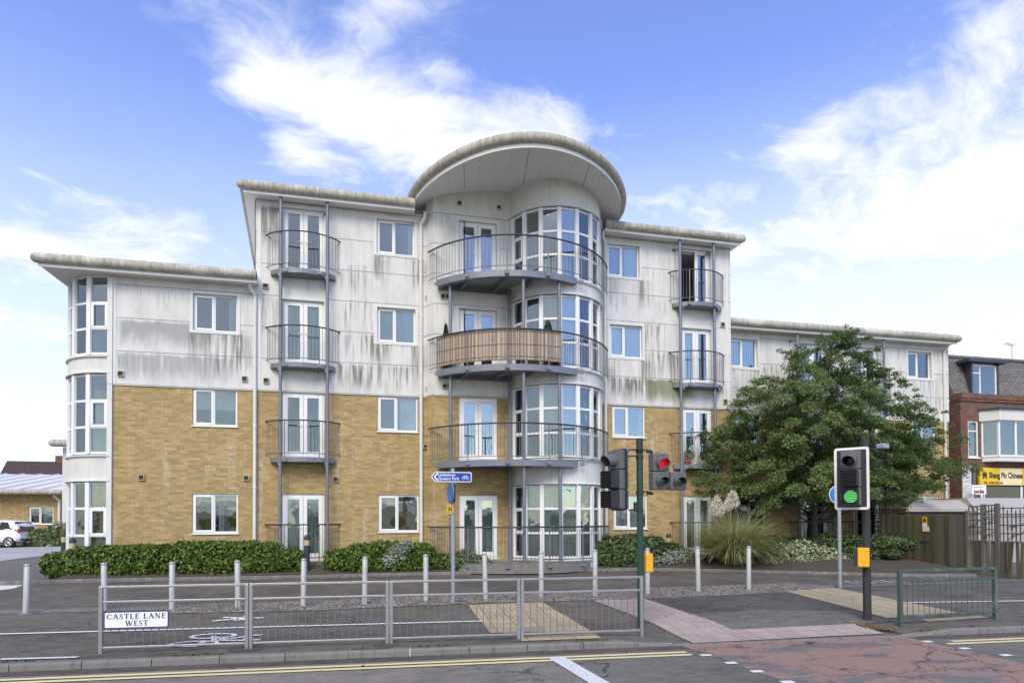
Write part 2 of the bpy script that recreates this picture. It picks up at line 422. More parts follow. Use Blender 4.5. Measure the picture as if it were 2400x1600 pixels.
M['galv'] = plain('galvanised_steel', (.37, .375, .375), .42, .55, var=.16, scale=14, dirt=((.24, .24, .24), .5))
M['bollard'] = plain('dull_brushed_steel', (.53, .515, .48), .45, .35, var=.14, scale=9, dirt=((.27, .26, .25), .55))
M['pole_green'] = plain('dark_green_paint', (.018, .058, .042), .45, var=.25)
M['pole_black'] = plain('black_tar_band', (.034, .033, .034), .7, var=.3, scale=20)
M['rail_green'] = plain('grey_green_rail_paint', (.068, .098, .085), .5, .1, var=.25, dirt=((.25, .28, .25), .6))
M['sig_black'] = plain('signal_black_plastic', (.03, .03, .033), .5, var=.2)
M['sig_grey'] = plain('signal_grey_plastic', (.125, .125, .13), .55, var=.3, scale=10)
M['white_board'] = plain('white_board_edge', (.82, .80, .79), .5, var=.04)
M['yellow'] = plain('yellow_button_box', (.83, .42, .012), .4, var=.05)
M['sign_white'] = plain('sign_white', (.83, .83, .82), .45, var=.02)
M['sign_blue'] = plain('sign_blue', (.012, .06, .36), .4, var=.04)
M['round_blue'] = plain('round_sign_blue', (.02, .17, .50), .4, var=.04)
M['ink'] = plain('sign_black_ink', (.012, .012, .014), .5)
M['navy'] = plain('sign_navy_edge', (.03, .03, .22), .5)
M['grey_post'] = plain('grey_sign_post', (.36, .38, .40), .45, .4, var=.1)
M['interior'] = plain('room_wall', (.42, .40, .36), .9, var=.2, scale=1.0)
M['curtain_w'] = plain('white_net_curtain', (.80, .80, .77), .9, var=.05)
M['curtain_g'] = plain('pale_grey_curtain', (.58, .62, .57), .9, var=.08)
M['curtain_b'] = plain('olive_yellow_blind', (.52, .42, .08), .9, var=.08)
M['curtain_d'] = plain('dark_curtain', (.09, .10, .09), .9, var=.1)
M['blind_c'] = plain('cream_roller_blind', (.80, .79, .70), .9, var=.04)
M['card'] = plain('brown_cardboard', (.60, .43, .20), .9, var=.1)

def glass_material(name, refl, tint, blue=0.0):
    m = bpy.data.materials.new(name); m.use_nodes = True; t = NT(m.node_tree)
    t.n.remove(m.node_tree.nodes['Principled BSDF']); out = m.node_tree.nodes['Material Output']
    gl = t.new('ShaderNodeBsdfGlossy'); gl.inputs['Roughness'].default_value = .012
    gl.inputs['Color'].default_value = (*tint, 1)
    tr = t.new('ShaderNodeBsdfTransparent'); tr.inputs['Color'].default_value = (.80, .86, .83, 1)
    lw = t.new('ShaderNodeFresnel'); lw.inputs['IOR'].default_value = 1.5
    P = t.pos()
    wob = t.bump(t.noise(P, 1.6, 2), .035, .12)
    t.put(gl.inputs['Normal'], wob)
    f = t.m('ADD', t.m('MULTIPLY', lw.outputs[0], 1.6), refl, clamp=True)
    mx = t.new('ShaderNodeMixShader'); t.put(mx.inputs[0], f); t.l.new(tr.outputs[0], mx.inputs[1]); t.l.new(gl.outputs[0], mx.inputs[2])
    t.l.new(mx.outputs[0], out.inputs['Surface'])
    return m
M['glass'] = glass_material('window_glass', .15, (.80, .86, .90))

# ------------------------------------------------------------------ ground materials
def asphalt_material(name, col, var=.3, crack=0.0, patch=None, speck=.9):
    m, t, b = material(name)
    P = t.pos()
    big = t.noise(P, .45, 5, .6); mid = t.noise(P, 3.0, 5, .65); fin = t.noise(P, 90.0, 3, .7)
    k = t.m('ADD', t.m('ADD', t.m('MULTIPLY', big, .8), t.m('MULTIPLY', mid, .5)), t.m('MULTIPLY', fin, speck))
    k = t.m('ADD', k, t.m('MULTIPLY', t.m('SUBTRACT', t.noise(t.vm('MULTIPLY', P, (1.0, 3.0, 1)), 2.6, 7, .7), .5), 1.1)); k = t.m('ADD', k, t.m('MULTIPLY', t.m('SUBTRACT', t.noise(P, 24, 4, .7), .5), .8))
    c = t.mix(t.ss(k, .60, 1.45), [q*(1-var) for q in col], [q*(1+var) for q in col])
    st = t.vor(P, 70.0)
    c = t.mix(t.m('MULTIPLY', t.ss(st, .24, .08), .55), c, [min(1, q*2.4) for q in col])
    if patch: c = t.mix(t.m('MULTIPLY', t.ss(t.noise(P, .8, 6, .6), .5, .62), patch[1]), c, patch[0])
    if crack:
        wv = t.vm('ADD', P, t.vm('MULTIPLY', t.noise(P, 1.2, 5, .7, out=1), (1.5, 1.5, 0)))
        e = t.vor(wv, .55, 'DISTANCE_TO_EDGE')
        c = t.mix(t.m('MULTIPLY', t.m('MULTIPLY', t.ss(e, .012, .003), t.ss(t.noise(P, .5, 3), .42, .58)), crack), c, (.012, .012, .012))
    t.put(b.inputs['Base Color'], c); b.inputs['Roughness'].default_value = .86; b.inputs['Specular IOR Level'].default_value = .35
    t.put(b.inputs['Normal'], t.bump(t.noise(P, 120, 3), .5, .006))
    return m
M['road'] = asphalt_material('worn_road_asphalt', (.195, .175, .147), .34, crack=.8)
M['road_dark'] = asphalt_material('newer_road_asphalt', (.142, .133, .115), .36, crack=.8)
M['foot'] = asphalt_material('footway_asphalt', (.104, .092, .074), .62, crack=.35, patch=((.150, .142, .132), .6))
M['service'] = asphalt_material('service_road_asphalt', (.107, .096, .079), .55, patch=((.070, .068, .066), .5))
M['foot_new'] = asphalt_material('dark_patch_asphalt', (.082, .075, .063), .55)
M['foot_grey'] = asphalt_material('grey_patch_asphalt', (.120, .112, .101), .6)
M['carpark'] = asphalt_material('pale_car_park', (.36, .36, .36), .25)
M['entry'] = asphalt_material('entry_footway', (.13, .12, .115), .3)
def red_surface():
    m, t, b = material('worn_red_surfacing'); P = t.pos()
    c = t.mix(t.noise(P, 40, 4, .7), (.25, .150, .118), (.345, .225, .178))
    n = t.noise(t.vm('MULTIPLY', P, (.7, 1.9, 1)), 1.1, 9, .66)
    c = t.mix(t.m('MULTIPLY', t.ss(n, .515, .55), t.m('ADD', .55, t.m('MULTIPLY', t.noise(P, 9, 4), .6))), c, (.145, .143, .138))
    c = t.mix(t.m('MULTIPLY', t.ss(t.noise(P, 2.2, 6, .7), .5, .7), .4), c, (.22, .175, .155))
    wv = t.vm('ADD', P, t.vm('MULTIPLY', t.noise(P, 1.6, 6, .75, out=1), (1.1, 1.1, 0)))
    e = t.vor(wv, 1.1, 'DISTANCE_TO_EDGE')
    c = t.mix(t.m('MULTIPLY', t.ss(e, .016, .004), .85), c, (.02, .018, .018))
    t.put(b.inputs['Base Color'], c); b.inputs['Roughness'].default_value = .85
    t.put(b.inputs['Normal'], t.bump(t.noise(P, 110, 3), .5, .006)); return m
M['red'] = red_surface()
def slab_material(name, col, joint, size, ang, ribs=0.0, ribdir=0, blister=False, var=.12):
    m, t, b = material(name); P = t.pos(); x, y, z = t.sep(P)
    c_, s_ = math.cos(ang), math.sin(ang)
    u = t.m('ADD', t.m('MULTIPLY', x, c_), t.m('MULTIPLY', y, s_)); v = t.m('SUBTRACT', t.m('MULTIPLY', y, c_), t.m('MULTIPLY', x, s_))
    bt = t.new('ShaderNodeTexBrick', offset=0.0); t.put(bt.inputs['Vector'], t.comb(u, v, 0.0))
    bt.inputs['Scale'].default_value = 1.0; bt.inputs['Brick Width'].default_value = size[0]; bt.inputs['Row Height'].default_value = size[1]
    bt.inputs['Mortar Size'].default_value = .008; bt.inputs['Bias'].default_value = 0.0
    t.put(bt.inputs['Color1'], [q*(1-var) for q in col]); t.put(bt.inputs['Color2'], [q*(1+var) for q in col]); t.put(bt.inputs['Mortar'], joint)
    c = t.mix(t.m('MULTIPLY', t.ss(t.noise(P, 4, 6, .65), .45, .7), .45), bt.outputs['Color'], [q*.62 for q in col])
    c = t.mix(t.m('MULTIPLY', t.noise(P, 70, 3), .25), c, [q*.5 for q in col])
    h = t.m('MULTIPLY', bt.outputs['Fac'], -1.0)
    if ribs:
        q = t.m('SINE', t.m('MULTIPLY', (u, v)[ribdir], 2*PI/ribs))
        c = t.mix(t.m('MULTIPLY', t.ss(q, -.2, -.8), .5), c, [z_*.45 for z_ in col])
        h = t.m('ADD', h, q)
    if blister:
        q = t.m('MULTIPLY', t.m('SINE', t.m('MULTIPLY', u, 2*PI/.067)), t.m('SINE', t.m('MULTIPLY', v, 2*PI/.067)))
        c = t.mix(t.m('MULTIPLY', t.ss(q, .2, .7), .35), c, [min(1, z_*1.35) for z_ in col]); h = t.m('ADD', h, q)
    t.put(b.inputs['Base Color'], c); b.inputs['Roughness'].default_value = .85
    t.put(b.inputs['Normal'], t.bump(h, .5, .01)); return m
RA = -.0657
M['pink'] = slab_material('pink_blister_paving', (.43, .340, .305), (.22, .175, .16), (.40, .40), RA, blister=True)
M['buff_a'] = slab_material('buff_ladder_paving', (.50, .405, .255), (.16, .13, .09), (.40, .40), RA, ribs=.10, ribdir=0)
M['buff_b'] = slab_material('buff_tram_paving', (.50, .405, .255), (.16, .13, .09), (.40, .40), RA, ribs=.10, ribdir=1)
def cobble_material():
    m, t, b = material('rough_cobble_strip'); P = t.pos()
    e = t.vor(P, 9.0, 'DISTANCE_TO_EDGE'); cellc = t.vor(P, 9.0, 'F1', out=1)
    r_, g_, b__ = t.sep(cellc)
    c = t.mix(r_, (.17, .155, .14), (.36, .325, .285))
    c = t.mix(t.ss(e, .09, .02), c, (.075, .068, .055))
    c = t.mix(t.m('MULTIPLY', t.ss(t.noise(P, 3, 4), .55, .7), .5), c, (.14, .10, .06))
    t.put(b.inputs['Base Color'], c); b.inputs['Roughness'].default_value = .9
    t.put(b.inputs['Normal'], t.bump(t.ss(e, 0.0, .12), .9, .02)); return m
M['cobble'] = cobble_material()
M['kerb'] = plain('concrete_kerb', (.20, .188, .172), .85, var=.18, scale=8, dirt=((.10, .095, .085), .7), bump=.4)
M['kerb_dirty'] = plain('lichened_kerb', (.16, .15, .14), .9, var=.3, scale=14, dirt=((.34, .33, .30), .6), bump=.5)
M['soil'] = plain('bare_soil', (.075, .062, .045), .95, var=.4, scale=9, bump=.8)
def paint_material(name, col, wear=.5):
    m, t, b = material(name); P = t.pos()
    c = t.mix(t.noise(P, 6, 3), [q*.9 for q in col], col)
    c = t.mix(t.m('MULTIPLY', t.ss(t.noise(P, 26, 6, .75), .54, .68), wear), c, (.11, .11, .11))
    t.put(b.inputs['Base Color'], c); b.inputs['Roughness'].default_value = .75; return m
M['paint'] = paint_material('white_road_paint', (.80, .80, .80), .35)
M['paint_worn'] = paint_material('worn_white_paint', (.72, .72, .72), .95)
M['paint_y'] = paint_material('yellow_road_paint', (.84, .70, .38), .3)
def leaf_material(name, dark, light, spec=.35, rough=.5, trans=.25, extra=None):
    m = bpy.data.materials.new(name); m.use_nodes = True; t = NT(m.node_tree); b = m.node_tree.nodes['Principled BSDF']
    r = t.island(); P = t.pos()
    k = t.m('ADD', t.m('MULTIPLY', r, .65), t.m('MULTIPLY', t.noise(P, 1.6, 3), .5))
    c = t.mix(t.ss(k, .25, .85), dark, light)
    if extra: c = t.mix(t.m('GREATER_THAN', t.m('FRACT', t.m('MULTIPLY', r, 37.3)), extra[1]), c, extra[0])
    t.put(b.inputs['Base Color'], c); b.inputs['Roughness'].default_value = rough; b.inputs['Specular IOR Level'].default_value = spec
    tl = t.new('ShaderNodeBsdfTranslucent'); t.put(tl.inputs['Color'], c)
    mx = t.new('ShaderNodeMixShader'); mx.inputs[0].default_value = trans
    t.l.new(b.outputs[0], mx.inputs[1]); t.l.new(tl.outputs[0], mx.inputs[2]); t.l.new(mx.outputs[0], m.node_tree.nodes['Material Output'].inputs['Surface'])
    return m
M['leaf_tree'] = leaf_material('maple_leaf', (.080, .130, .052), (.29, .375, .135), .2, .5, .46)
M['leaf_hedge'] = leaf_material('laurel_leaf', (.042, .082, .014), (.19, .27, .050), .3, .42, .25)
M['leaf_dark'] = leaf_material('dark_shrub_leaf', (.034, .064, .024), (.135, .19, .072), .3, .45, .15)
M['leaf_var'] = leaf_material('variegated_leaf', (.11, .155, .065), (.34, .38, .20), .3, .5, .15, extra=((.55, .56, .40), .72))
M['leaf_silver'] = leaf_material('pale_variegated_leaf', (.13, .17, .12), (.46, .48, .40), .4, .45, .15)
M['leaf_mix'] = leaf_material('mixed_shrub_leaf', (.045, .08, .025), (.17, .22, .08), .3, .45, .15, extra=((.36, .38, .25), .80))
M['blade'] = leaf_material('pampas_blade', (.26, .28, .11), (.55, .55, .28), .25, .5, .25)
M['plume'] = leaf_material('pampas_plume', (.70, .63, .50), (.92, .87, .76), .1, .8, .3)
M['conifer'] = leaf_material('conifer_leaf', (.012, .030, .014), (.04, .075, .025), .3, .5, .1)
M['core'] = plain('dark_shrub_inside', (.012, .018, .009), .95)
M['bark'] = plain('grey_brown_bark', (.055, .045, .036), .9, var=.35, scale=12, bump=.8)
def wood_material(name, col, green, zlow=.3):
    m, t, b = material(name); P = t.pos(); x, y, z = t.sep(P)
    u = t.m('ADD', x, y)
    bd = t.m('FLOOR', t.m('DIVIDE', u, .125))
    wn = t.new('ShaderNodeTexWhiteNoise', noise_dimensions='1D'); t.put(wn.inputs['W'], bd)
    c = t.mix(wn.outputs[0], [q*.65 for q in col], [q*1.3 for q in col])
    gr = t.noise(t.comb(t.m('MULTIPLY', u, 40), t.m('MULTIPLY', z, 1.5), 0.0), 1.0, 5, .65)
    c = t.mix(t.m('MULTIPLY', t.ss(gr, .5, .75), .6), c, [q*.45 for q in col])
    gn = t.noise(t.comb(t.m('MULTIPLY', u, 2.0), t.m('MULTIPLY', z, .6), 4.0), 1.0, 4)
    c = t.mix(t.m('MULTIPLY', t.ss(gn, .46, .66), .8), c, green)
    t.put(b.inputs['Base Color'], c); b.inputs['Roughness'].default_value = .9
    t.put(b.inputs['Normal'], t.bump(gr, .4, .01)); return m
M['fence'] = wood_material('weathered_fence_board', (.105, .088, .062), (.10, .105, .030))
M['fence_grey'] = wood_material('grey_fence_board', (.145, .132, .112), (.10, .105, .055))
def reed_material():
    m, t, b = material('split_bamboo_reed'); P = t.pos(); x, y, z = t.sep(P)
    u = t.m('MULTIPLY', t.m('ARCTAN2', t.m('SUBTRACT', x, 5.4), t.m('SUBTRACT', 23.5, y)), 3.9)
    r = t.m('FLOOR', t.m('DIVIDE', u, .035))
    wn = t.new('ShaderNodeTexWhiteNoise', noise_dimensions='1D'); t.put(wn.inputs['W'], r)
    c = t.mix(wn.outputs[0], (.25, .175, .115), (.58, .47, .36))
    n = t.noise(t.comb(t.m('MULTIPLY', u, 1.8), t.m('MULTIPLY', z, .8), 0.0), 1.0, 4)
    c = t.mix(t.m('MULTIPLY', t.ss(n, .5, .68), .6), c, (.30, .27, .24))
    k = t.noise(t.comb(t.m('MULTIPLY', u, 28), t.m('MULTIPLY', z, 7), 0.0), 1.0, 4)
    c = t.mix(t.m('MULTIPLY', t.ss(k, .60, .72), .7), c, (.09, .06, .04))
    t.put(b.inputs['Base Color'], c); b.inputs['Roughness'].default_value = .8
    t.put(b.inputs['Normal'], t.bump(t.m('ABSOLUTE', t.m('SINE', t.m('MULTIPLY', u, PI/.035))), .6, .01)); return m
M['reed'] = reed_material()
def slate_material(name, c1, c2, mortar, bw, bh, use_y=False):
    m, t, b = material(name); P = t.pos(); x, y, z = t.sep(P)
    bt = t.new('ShaderNodeTexBrick'); t.put(bt.inputs['Vector'], t.comb(t.m('ADD', x, t.m('MULTIPLY', t.noise(P, 8, 2), .04)), t.m('ADD', z, t.m('MULTIPLY', t.noise(P, 9, 2), .03)), 0.0))
    bt.inputs['Scale'].default_value = 1.0; bt.inputs['Brick Width'].default_value = bw; bt.inputs['Row Height'].default_value = bh
    bt.inputs['Mortar Size'].default_value = .012
    t.put(bt.inputs['Color1'], c1); t.put(bt.inputs['Color2'], c2); t.put(bt.inputs['Mortar'], mortar)
    c = t.mix(t.m('MULTIPLY', t.noise(P, 7, 5, .7), .6), bt.outputs['Color'], [q*.5 for q in c1])
    t.put(b.inputs['Base Color'], c); b.inputs['Roughness'].default_value = .8
    t.put(b.inputs['Normal'], t.bump(t.m('SUBTRACT', 1.0, bt.outputs['Fac']), .8, .015)); return m
M['slate'] = slate_material('rough_grey_slate', (.27, .255, .235), (.15, .14, .13), (.045, .042, .04), .24, .105)
M['rooftile'] = slate_material('brown_roof_tile', (.115, .062, .050), (.080, .042, .036), (.035, .022, .02), .30, .14)
M['roof_white'] = plain('white_metal_roof', (.74, .715, .67), .5, var=.03)
M['felt'] = plain('grey_roof_felt', (.16, .16, .16), .9, var=.2)
M['lead'] = plain('dark_lead', (.05, .055, .07), .6, var=.2)
M['shed_roof'] = plain('grey_brown_roof_sheet', (.42, .39, .365), .7, var=.06)
M['shed_wall'] = plain('pale_grey_panel', (.40, .375, .365), .7, var=.06)
M['shed_dark'] = plain('dark_brown_board', (.07, .062, .055), .8, var=.2)
M['sign_y'] = plain('yellow_shop_sign', (.72, .50, .012), .5, var=.03)
M['sign_cream'] = plain('cream_shop_sign', (.80, .70, .42), .5, var=.03)
M['darkred'] = plain('dark_red_lettering', (.25, .02, .02), .5)
M['terracotta'] = plain('red_flower_pot', (.35, .055, .04), .7, var=.1)
M['carpaint'] = plain('white_car_paint', (.80, .80, .82), .22, var=.02)
M['tyre'] = plain('black_rubber', (.02, .02, .021), .8)
M['chrome'] = plain('silver_wheel', (.55, .55, .57), .3, .7)
M['carglass'] = plain('dark_car_glass', (.012, .014, .016), .06, spec=.8, var=0)
M['lamp_red'] = plain('red_tail_lamp', (.35, .015, .02), .2, var=.05)
M['plate_y'] = plain('yellow_number_plate', (.70, .48, .02), .5, var=.02)
M['lens_green'] = plain('unlit_green_lens', (.02, .075, .07), .12, spec=.8, var=.2, scale=30)
M['lens_dark'] = plain('unlit_dark_lens', (.015, .012, .012), .2, var=.2)
M['light_navy'] = plain('dark_blue_grey_post', (.030, .038, .055), .5, var=.1)
M['light_cream'] = plain('cream_lamp_ring', (.50, .42, .20), .4, var=.08)
def emit(name, col, s):
    m = bpy.data.materials.new(name); m.use_nodes = True; t = NT(m.node_tree); b = m.node_tree.nodes['Principled BSDF']
    P = t.pos(); n = t.noise(P, 60, 2)
    c = t.mix(n, [q*.8 for q in col], col)
    t.put(b.inputs['Base Color'], c); t.put(b.inputs['Emission Color'], c); b.inputs['Emission Strength'].default_value = s
    return m
M['lit_red'] = emit('lit_red_lens', (.55, .004, .008), .55)
M['lit_core'] = emit('lit_orange_core', (1.0, .14, .02), .8)
M['lit_green'] = emit('lit_green_lens', (.20, .95, .24), .75)
# ------------------------------------------------------------------ ground, roads, markings
RDIR = Vector((math.cos(RA), math.sin(RA), 0)); RNRM = Vector((-math.sin(RA), math.cos(RA), 0))
def rn(sx, n):                                   # road coordinates: along the kerb, away from the road
    p = Vector((0, 10.24, 0))+RDIR*sx+RNRM*n; return p.x, p.y
def sheet(name, poly, mat, off, kind='structure', label=None, cat=None, sub=1.0):
    """a ground-hugging sheet over a plan polygon, cut fine enough to follow the fall of the ground"""
    bm = bmesh.new()
    vs = [bm.verts.new((x, y, 0)) for x, y in poly]; f = bm.faces.new(vs)
    if f.normal.z < 0 or f.calc_area() and sum((poly[i][0]*poly[(i+1) % len(poly)][1]-poly[(i+1) % len(poly)][0]*poly[i][1]) for i in range(len(poly))) < 0: bmesh.ops.reverse_faces(bm, faces=[f])
    bmesh.ops.triangulate(bm, faces=bm.faces[:])
    for sx_ in (DROP0-.95, DROP0, DROP1, DROP1+.95):
        bmesh.ops.bisect_plane(bm, geom=bm.verts[:]+bm.edges[:]+bm.faces[:], plane_co=(sx_, 10.24-.0657*sx_, 0), plane_no=(.9978, -.0657, 0))
    for n in (0.0, .4, 1.0, 4.2):                 # fold lines of the ground
        bmesh.ops.bisect_plane(bm, geom=bm.verts[:]+bm.edges[:]+bm.faces[:], plane_co=(0, 10.24+n/.9978, 0), plane_no=(.0657, .9978, 0))
    for v in bm.verts: v.co.z = zg(v.co.x, v.co.y)+off
    me = bpy.data.meshes.new(name); bm.to_mesh(me); bm.free(); me.materials.append(mat)
    o = bpy.data.objects.new(name, me); C.objects.link(o); o['kind'] = kind
    return tag(o, label, cat)
def px_sheet(name, pts, mat, off, **k): return sheet(name, [G(*p) for p in pts], mat, off, **k)

# one sheet of land out to the horizon, under everything
mb = MB(); a = 900
mb.quad((-a, -a, -.16), (a, -a, -.16), (a, 9.3, -.16), (-a, 9.3, -.16))
mb.build('ground', M['road']).update_tag()
bpy.data.objects['ground']['kind'] = 'structure'
KB = 9.845                                        # kerb line at x = 0
def kerb_n(): return (KB-10.24)*math.cos(RA)
kn = -.394
xs0, xs1 = -40, 60
# carriageway
pl = [rn(xs0, kn), rn(xs0, -40), rn(xs1, -40), rn(xs1, kn)]
mb = MB(); mb.add([(x, y, -.1) for x, y in pl], [(0, 1, 2, 3)]); struct('road', mb, M['road'])
# footway and far ground behind it
def land(name, n0, n1, mat, off=0.0, x0=xs0, x1=xs1):
    mb = MB(); ns = sorted(set([n0, n1]+[q for q in (-.1, 0.0, .4, 1.0, 4.2, 12, 30, 80) if n0 < q < n1])); xc = sorted([x0, x1, DROP0-.95, DROP0, DROP1, DROP1+.95])
    for a_, b_ in zip(ns, ns[1:]):
        for c_, d_ in zip(xc, xc[1:]):
            q = [rn(c_, a_), rn(d_, a_), rn(d_, b_), rn(c_, b_)]
            mb.add([(x, y, zg(x, y)+off) for x, y in q], [(0, 1, 2, 3)])
    return struct(name, mb, mat)
land('footway', kn+.135, 4.05, M['foot'])
land('service_road', 4.05, 12.5, M['service'])
land('terrain', 12.5, 800, M['entry'], x0=-900, x1=900)
# the kerb, dropped to the road at the crossing, as separate concrete stones
mb = MB()
def kerb_top(sx): 
    l, r = S_DROP
    return max(-.088, min(0.004, -.09+max((l-sx)/.95, (sx-r)/.95)*.094))
sxof = lambda p: (Vector((*G(*p, off=0), 0))-Vector((0, 10.24, 0))).dot(RDIR)
S_DROP = (DROP0, DROP1); print('drop', sxof((1640, 1508)), sxof((2105, 1490)))
sx = -30.0
while sx < 40:
    L = .905
    e0, e1 = sx+.006, sx+L-.006
    cuts = [e0]+[q for q in (S_DROP[0]-.95, S_DROP[0], S_DROP[1], S_DROP[1]+.95) if e0 < q < e1]+[e1]
    for q0, q1 in zip(cuts, cuts[1:]):
        t0, t1 = kerb_top(q0), kerb_top(q1)
        if sx > 1.0 and sx < 14 and t0 < -.086 and t1 < -.086: t0 = t1 = -.082
        vs = []
        for q, tt in ((q0, t0), (q1, t1)):
            for n_, z_ in ((kn, -.2), (kn+.012, tt-.022), (kn+.03, tt), (kn+.135, tt+.002), (kn+.135, -.2)):
                x, y = rn(q, n_); vs.append((x, y, z_))
        mb.add(vs, [(0, 5, 6, 1), (1, 6, 7, 2), (2, 7, 8, 3), (3, 8, 9, 4), (0, 1, 2, 3, 4), (9, 8, 7, 6, 5)])
    sx += L
kerbs = struct('kerb', mb, M['kerb'])
# newer, darker asphalt right of the stop line; the red crossing between the studs
def road_sheet(name, pts, mat, off, z=-.1):
    P_ = []
    for p in pts:
        d = ray(*p); t_ = (z-EYE)/d[2]; P_.append((d[0]*t_, d[1]*t_, z+off))
    mb = MB(); mb.add(P_, [tuple(range(len(P_)))]); return struct(name, mb, mat)
def kpt(sx_, n): x, y = rn(sx_, n); return (x, y)
def road_poly(name, pts, mat, off):
    mb = MB(); mb.add([(x, y, -.1+off) for x, y in pts], [tuple(range(len(pts)))]); return struct(name, mb, mat)
def rp(px, py):
    d = ray(px, py); t_ = (-.1-EYE)/d[2]; return Vector((d[0]*t_, d[1]*t_, 0))
def sn(px, py): 
    q = rp(px, py)-Vector((0, 10.24, 0)); return q.dot(RDIR), q.dot(RNRM)
s_stop, _ = sn(1310, 1541)
road_poly('road_dark_patch', [kpt(s_stop+.1, kn-.02), kpt(s_stop+.1, -9), kpt(30, -9), kpt(30, kn-.02)], M['road_dark'], .004)
sL, _ = sn(1632, 1522); sR, _ = sn(2118, 1493)
road_poly('red_crossing', [kpt(sL-.1, kn-.02), kpt(sL+.9, -8.5), kpt(sR+.25, -8.5), kpt(sR+.05, kn-.02)], M['red'], .008)
road_poly('gutter_strip', [kpt(-30, kn-.005), kpt(-30, kn-.30), kpt(30, kn-.26), kpt(30, kn-.005)], M['foot_new'], .006)
# yellow lines, stop line, studs
for (n0, s0, s1) in ((-.68, -30, sn(1612, 1529)[0]), (-.84, -30, sn(1622, 1535)[0]), (-.68, sn(2190, 1494)[0], 36), (-.84, sn(2165, 1499)[0], 36)):
    pass
yl = []
def line_n(px, py): return sn(px, py)[1]
n_up, n_lo = line_n(900, 1557.5), line_n(900, 1564.5)
for n0, s1, s0r in ((n_up, sn(1608, 1528.5)[0], sn(2185, 1493)[0]), (n_lo, sn(1620, 1534)[0], sn(2165, 1497)[0])):
    for a_, b_ in ((-30, s1), (s0r, 36)):
        road_poly('yellow_line', [kpt(a_, n0+.052), kpt(a_, n0-.052), kpt(b_, n0-.052), kpt(b_, n0+.052)], M['paint_y'], .012)
sa, na = sn(1305, 1541); sb, nb = sn(1405, 1600)
ds = (sb-sa)/(na-nb)
road_poly('stop_line', [kpt(sa-.14, na), kpt(sa-.14+ds*4, na-4), kpt(sa+.11+ds*4, na-4), kpt(sa+.11, na)], M['paint_worn'], .016)
for p in ((1654.5, 1535.8), (1713.5, 1554.0), (1774, 1574), (1846, 1599), (2174, 1503.8), (2261, 1520), (2357.5, 1536)):
    s_, n_ = sn(*p)
    road_poly('crossing_stud', [kpt(s_-.085, n_+.06), kpt(s_-.085, n_-.06), kpt(s_+.085, n_-.06), kpt(s_+.085, n_+.06)], M['paint'], .013)
# footway: patches, tactile paving, cobbles
px_sheet('dark_footway_patch', [(1514, 1405), (1842, 1386), (1990, 1425), (2100, 1455), (2010, 1463), (1716, 1477)], M['foot_new'], .005)
px_sheet('grey_footway_patch', [(1586, 1440), (1780, 1428), (1960, 1432), (2060, 1458), (2010, 1462), (1716, 1475)], M['foot_grey'], .009)
px_sheet('pink_paving', [(1391, 1407), (1514, 1404), (1716, 1476), (2010, 1462), (2072, 1485), (1626, 1509)], M['pink'], .013)
px_sheet('buff_paving', [(1096, 1418), (1270, 1411), (1340, 1452), (1128, 1457)], M['buff_a'], .013)
px_sheet('buff_paving', [(1128, 1457), (1340, 1452), (1386, 1480), (1149, 1484)], M['buff_b'], .013)
px_sheet('buff_paving', [(1842, 1386), (1953, 1377.5), (2260, 1439), (2080, 1449)], M['buff_a'], .013)
px_sheet('buff_paving', [(1222, 1493), (1395, 1485), (1412, 1496), (1222, 1503)], M['buff_b'], .013)
px_sheet('buff_paving', [(2160, 1452), (2300, 1443), (2318, 1448), (2175, 1458)], M['buff_b'], .013)
px_sheet('cobble_strip', [(395, 1418), (700, 1409), (1130, 1391), (1500, 1379), (1850, 1366), (1960, 1372), (1950, 1380), (1840, 1388), (1500, 1405), (1130, 1413), (700, 1432), (400, 1438)], M['cobble'], .012)
# flush stone edging between the service road and footway, left end
px_sheet('edging', [(-60, 1430), (395, 1421), (395, 1429), (-60, 1440)], M['kerb_dirty'], .008)
px_sheet('edging', [(1960, 1372), (2420, 1357), (2420, 1360), (1962, 1376)], M['kerb_dirty'], .008)
# white lines and symbols
def band(p0, p1, wd, name, mat, off=.016):
    a_, b_ = Vector((*G(*p0), 0)), Vector((*G(*p1), 0)); d = (b_-a_).normalized(); q = Vector((-d.y, d.x, 0))*wd/2
    return sheet(name, [(v.x, v.y) for v in (a_-q, b_-q, b_+q, a_+q)], mat, off)
band((-90, 1489), (1131, 1456), .085, 'white_line', M['paint'])
band((2131, 1412.4), (2460, 1407.5), .085, 'white_line', M['paint'])
band((0, 1546), (182, 1541), .10, 'white_line', M['paint_worn'])
def symbol(name, quads, o, ux, uy):
    """flat painted shapes: polygons in metres from the symbol's centre"""
    mb = MB(); o = Vector((*o, 0)); 
    for poly in quads:
        pts = [o+ux*a_+uy*b_ for a_, b_ in poly]
        mb.add([(p.x, p.y, zg(p.x, p.y)+.017) for p in pts], [tuple(range(len(pts)))])
    return struct(name, mb, M['paint'])
def bar(x0, y0, x1, y1, wd):
    dx_, dy_ = x1-x0, y1-y0; L = math.hypot(dx_, dy_); a_, b_ = -dy_/L*wd/2, dx_/L*wd/2
    return [(x0+a_, y0+b_), (x0-a_, y0-b_), (x1-a_, y1-b_), (x1+a_, y1+b_)]
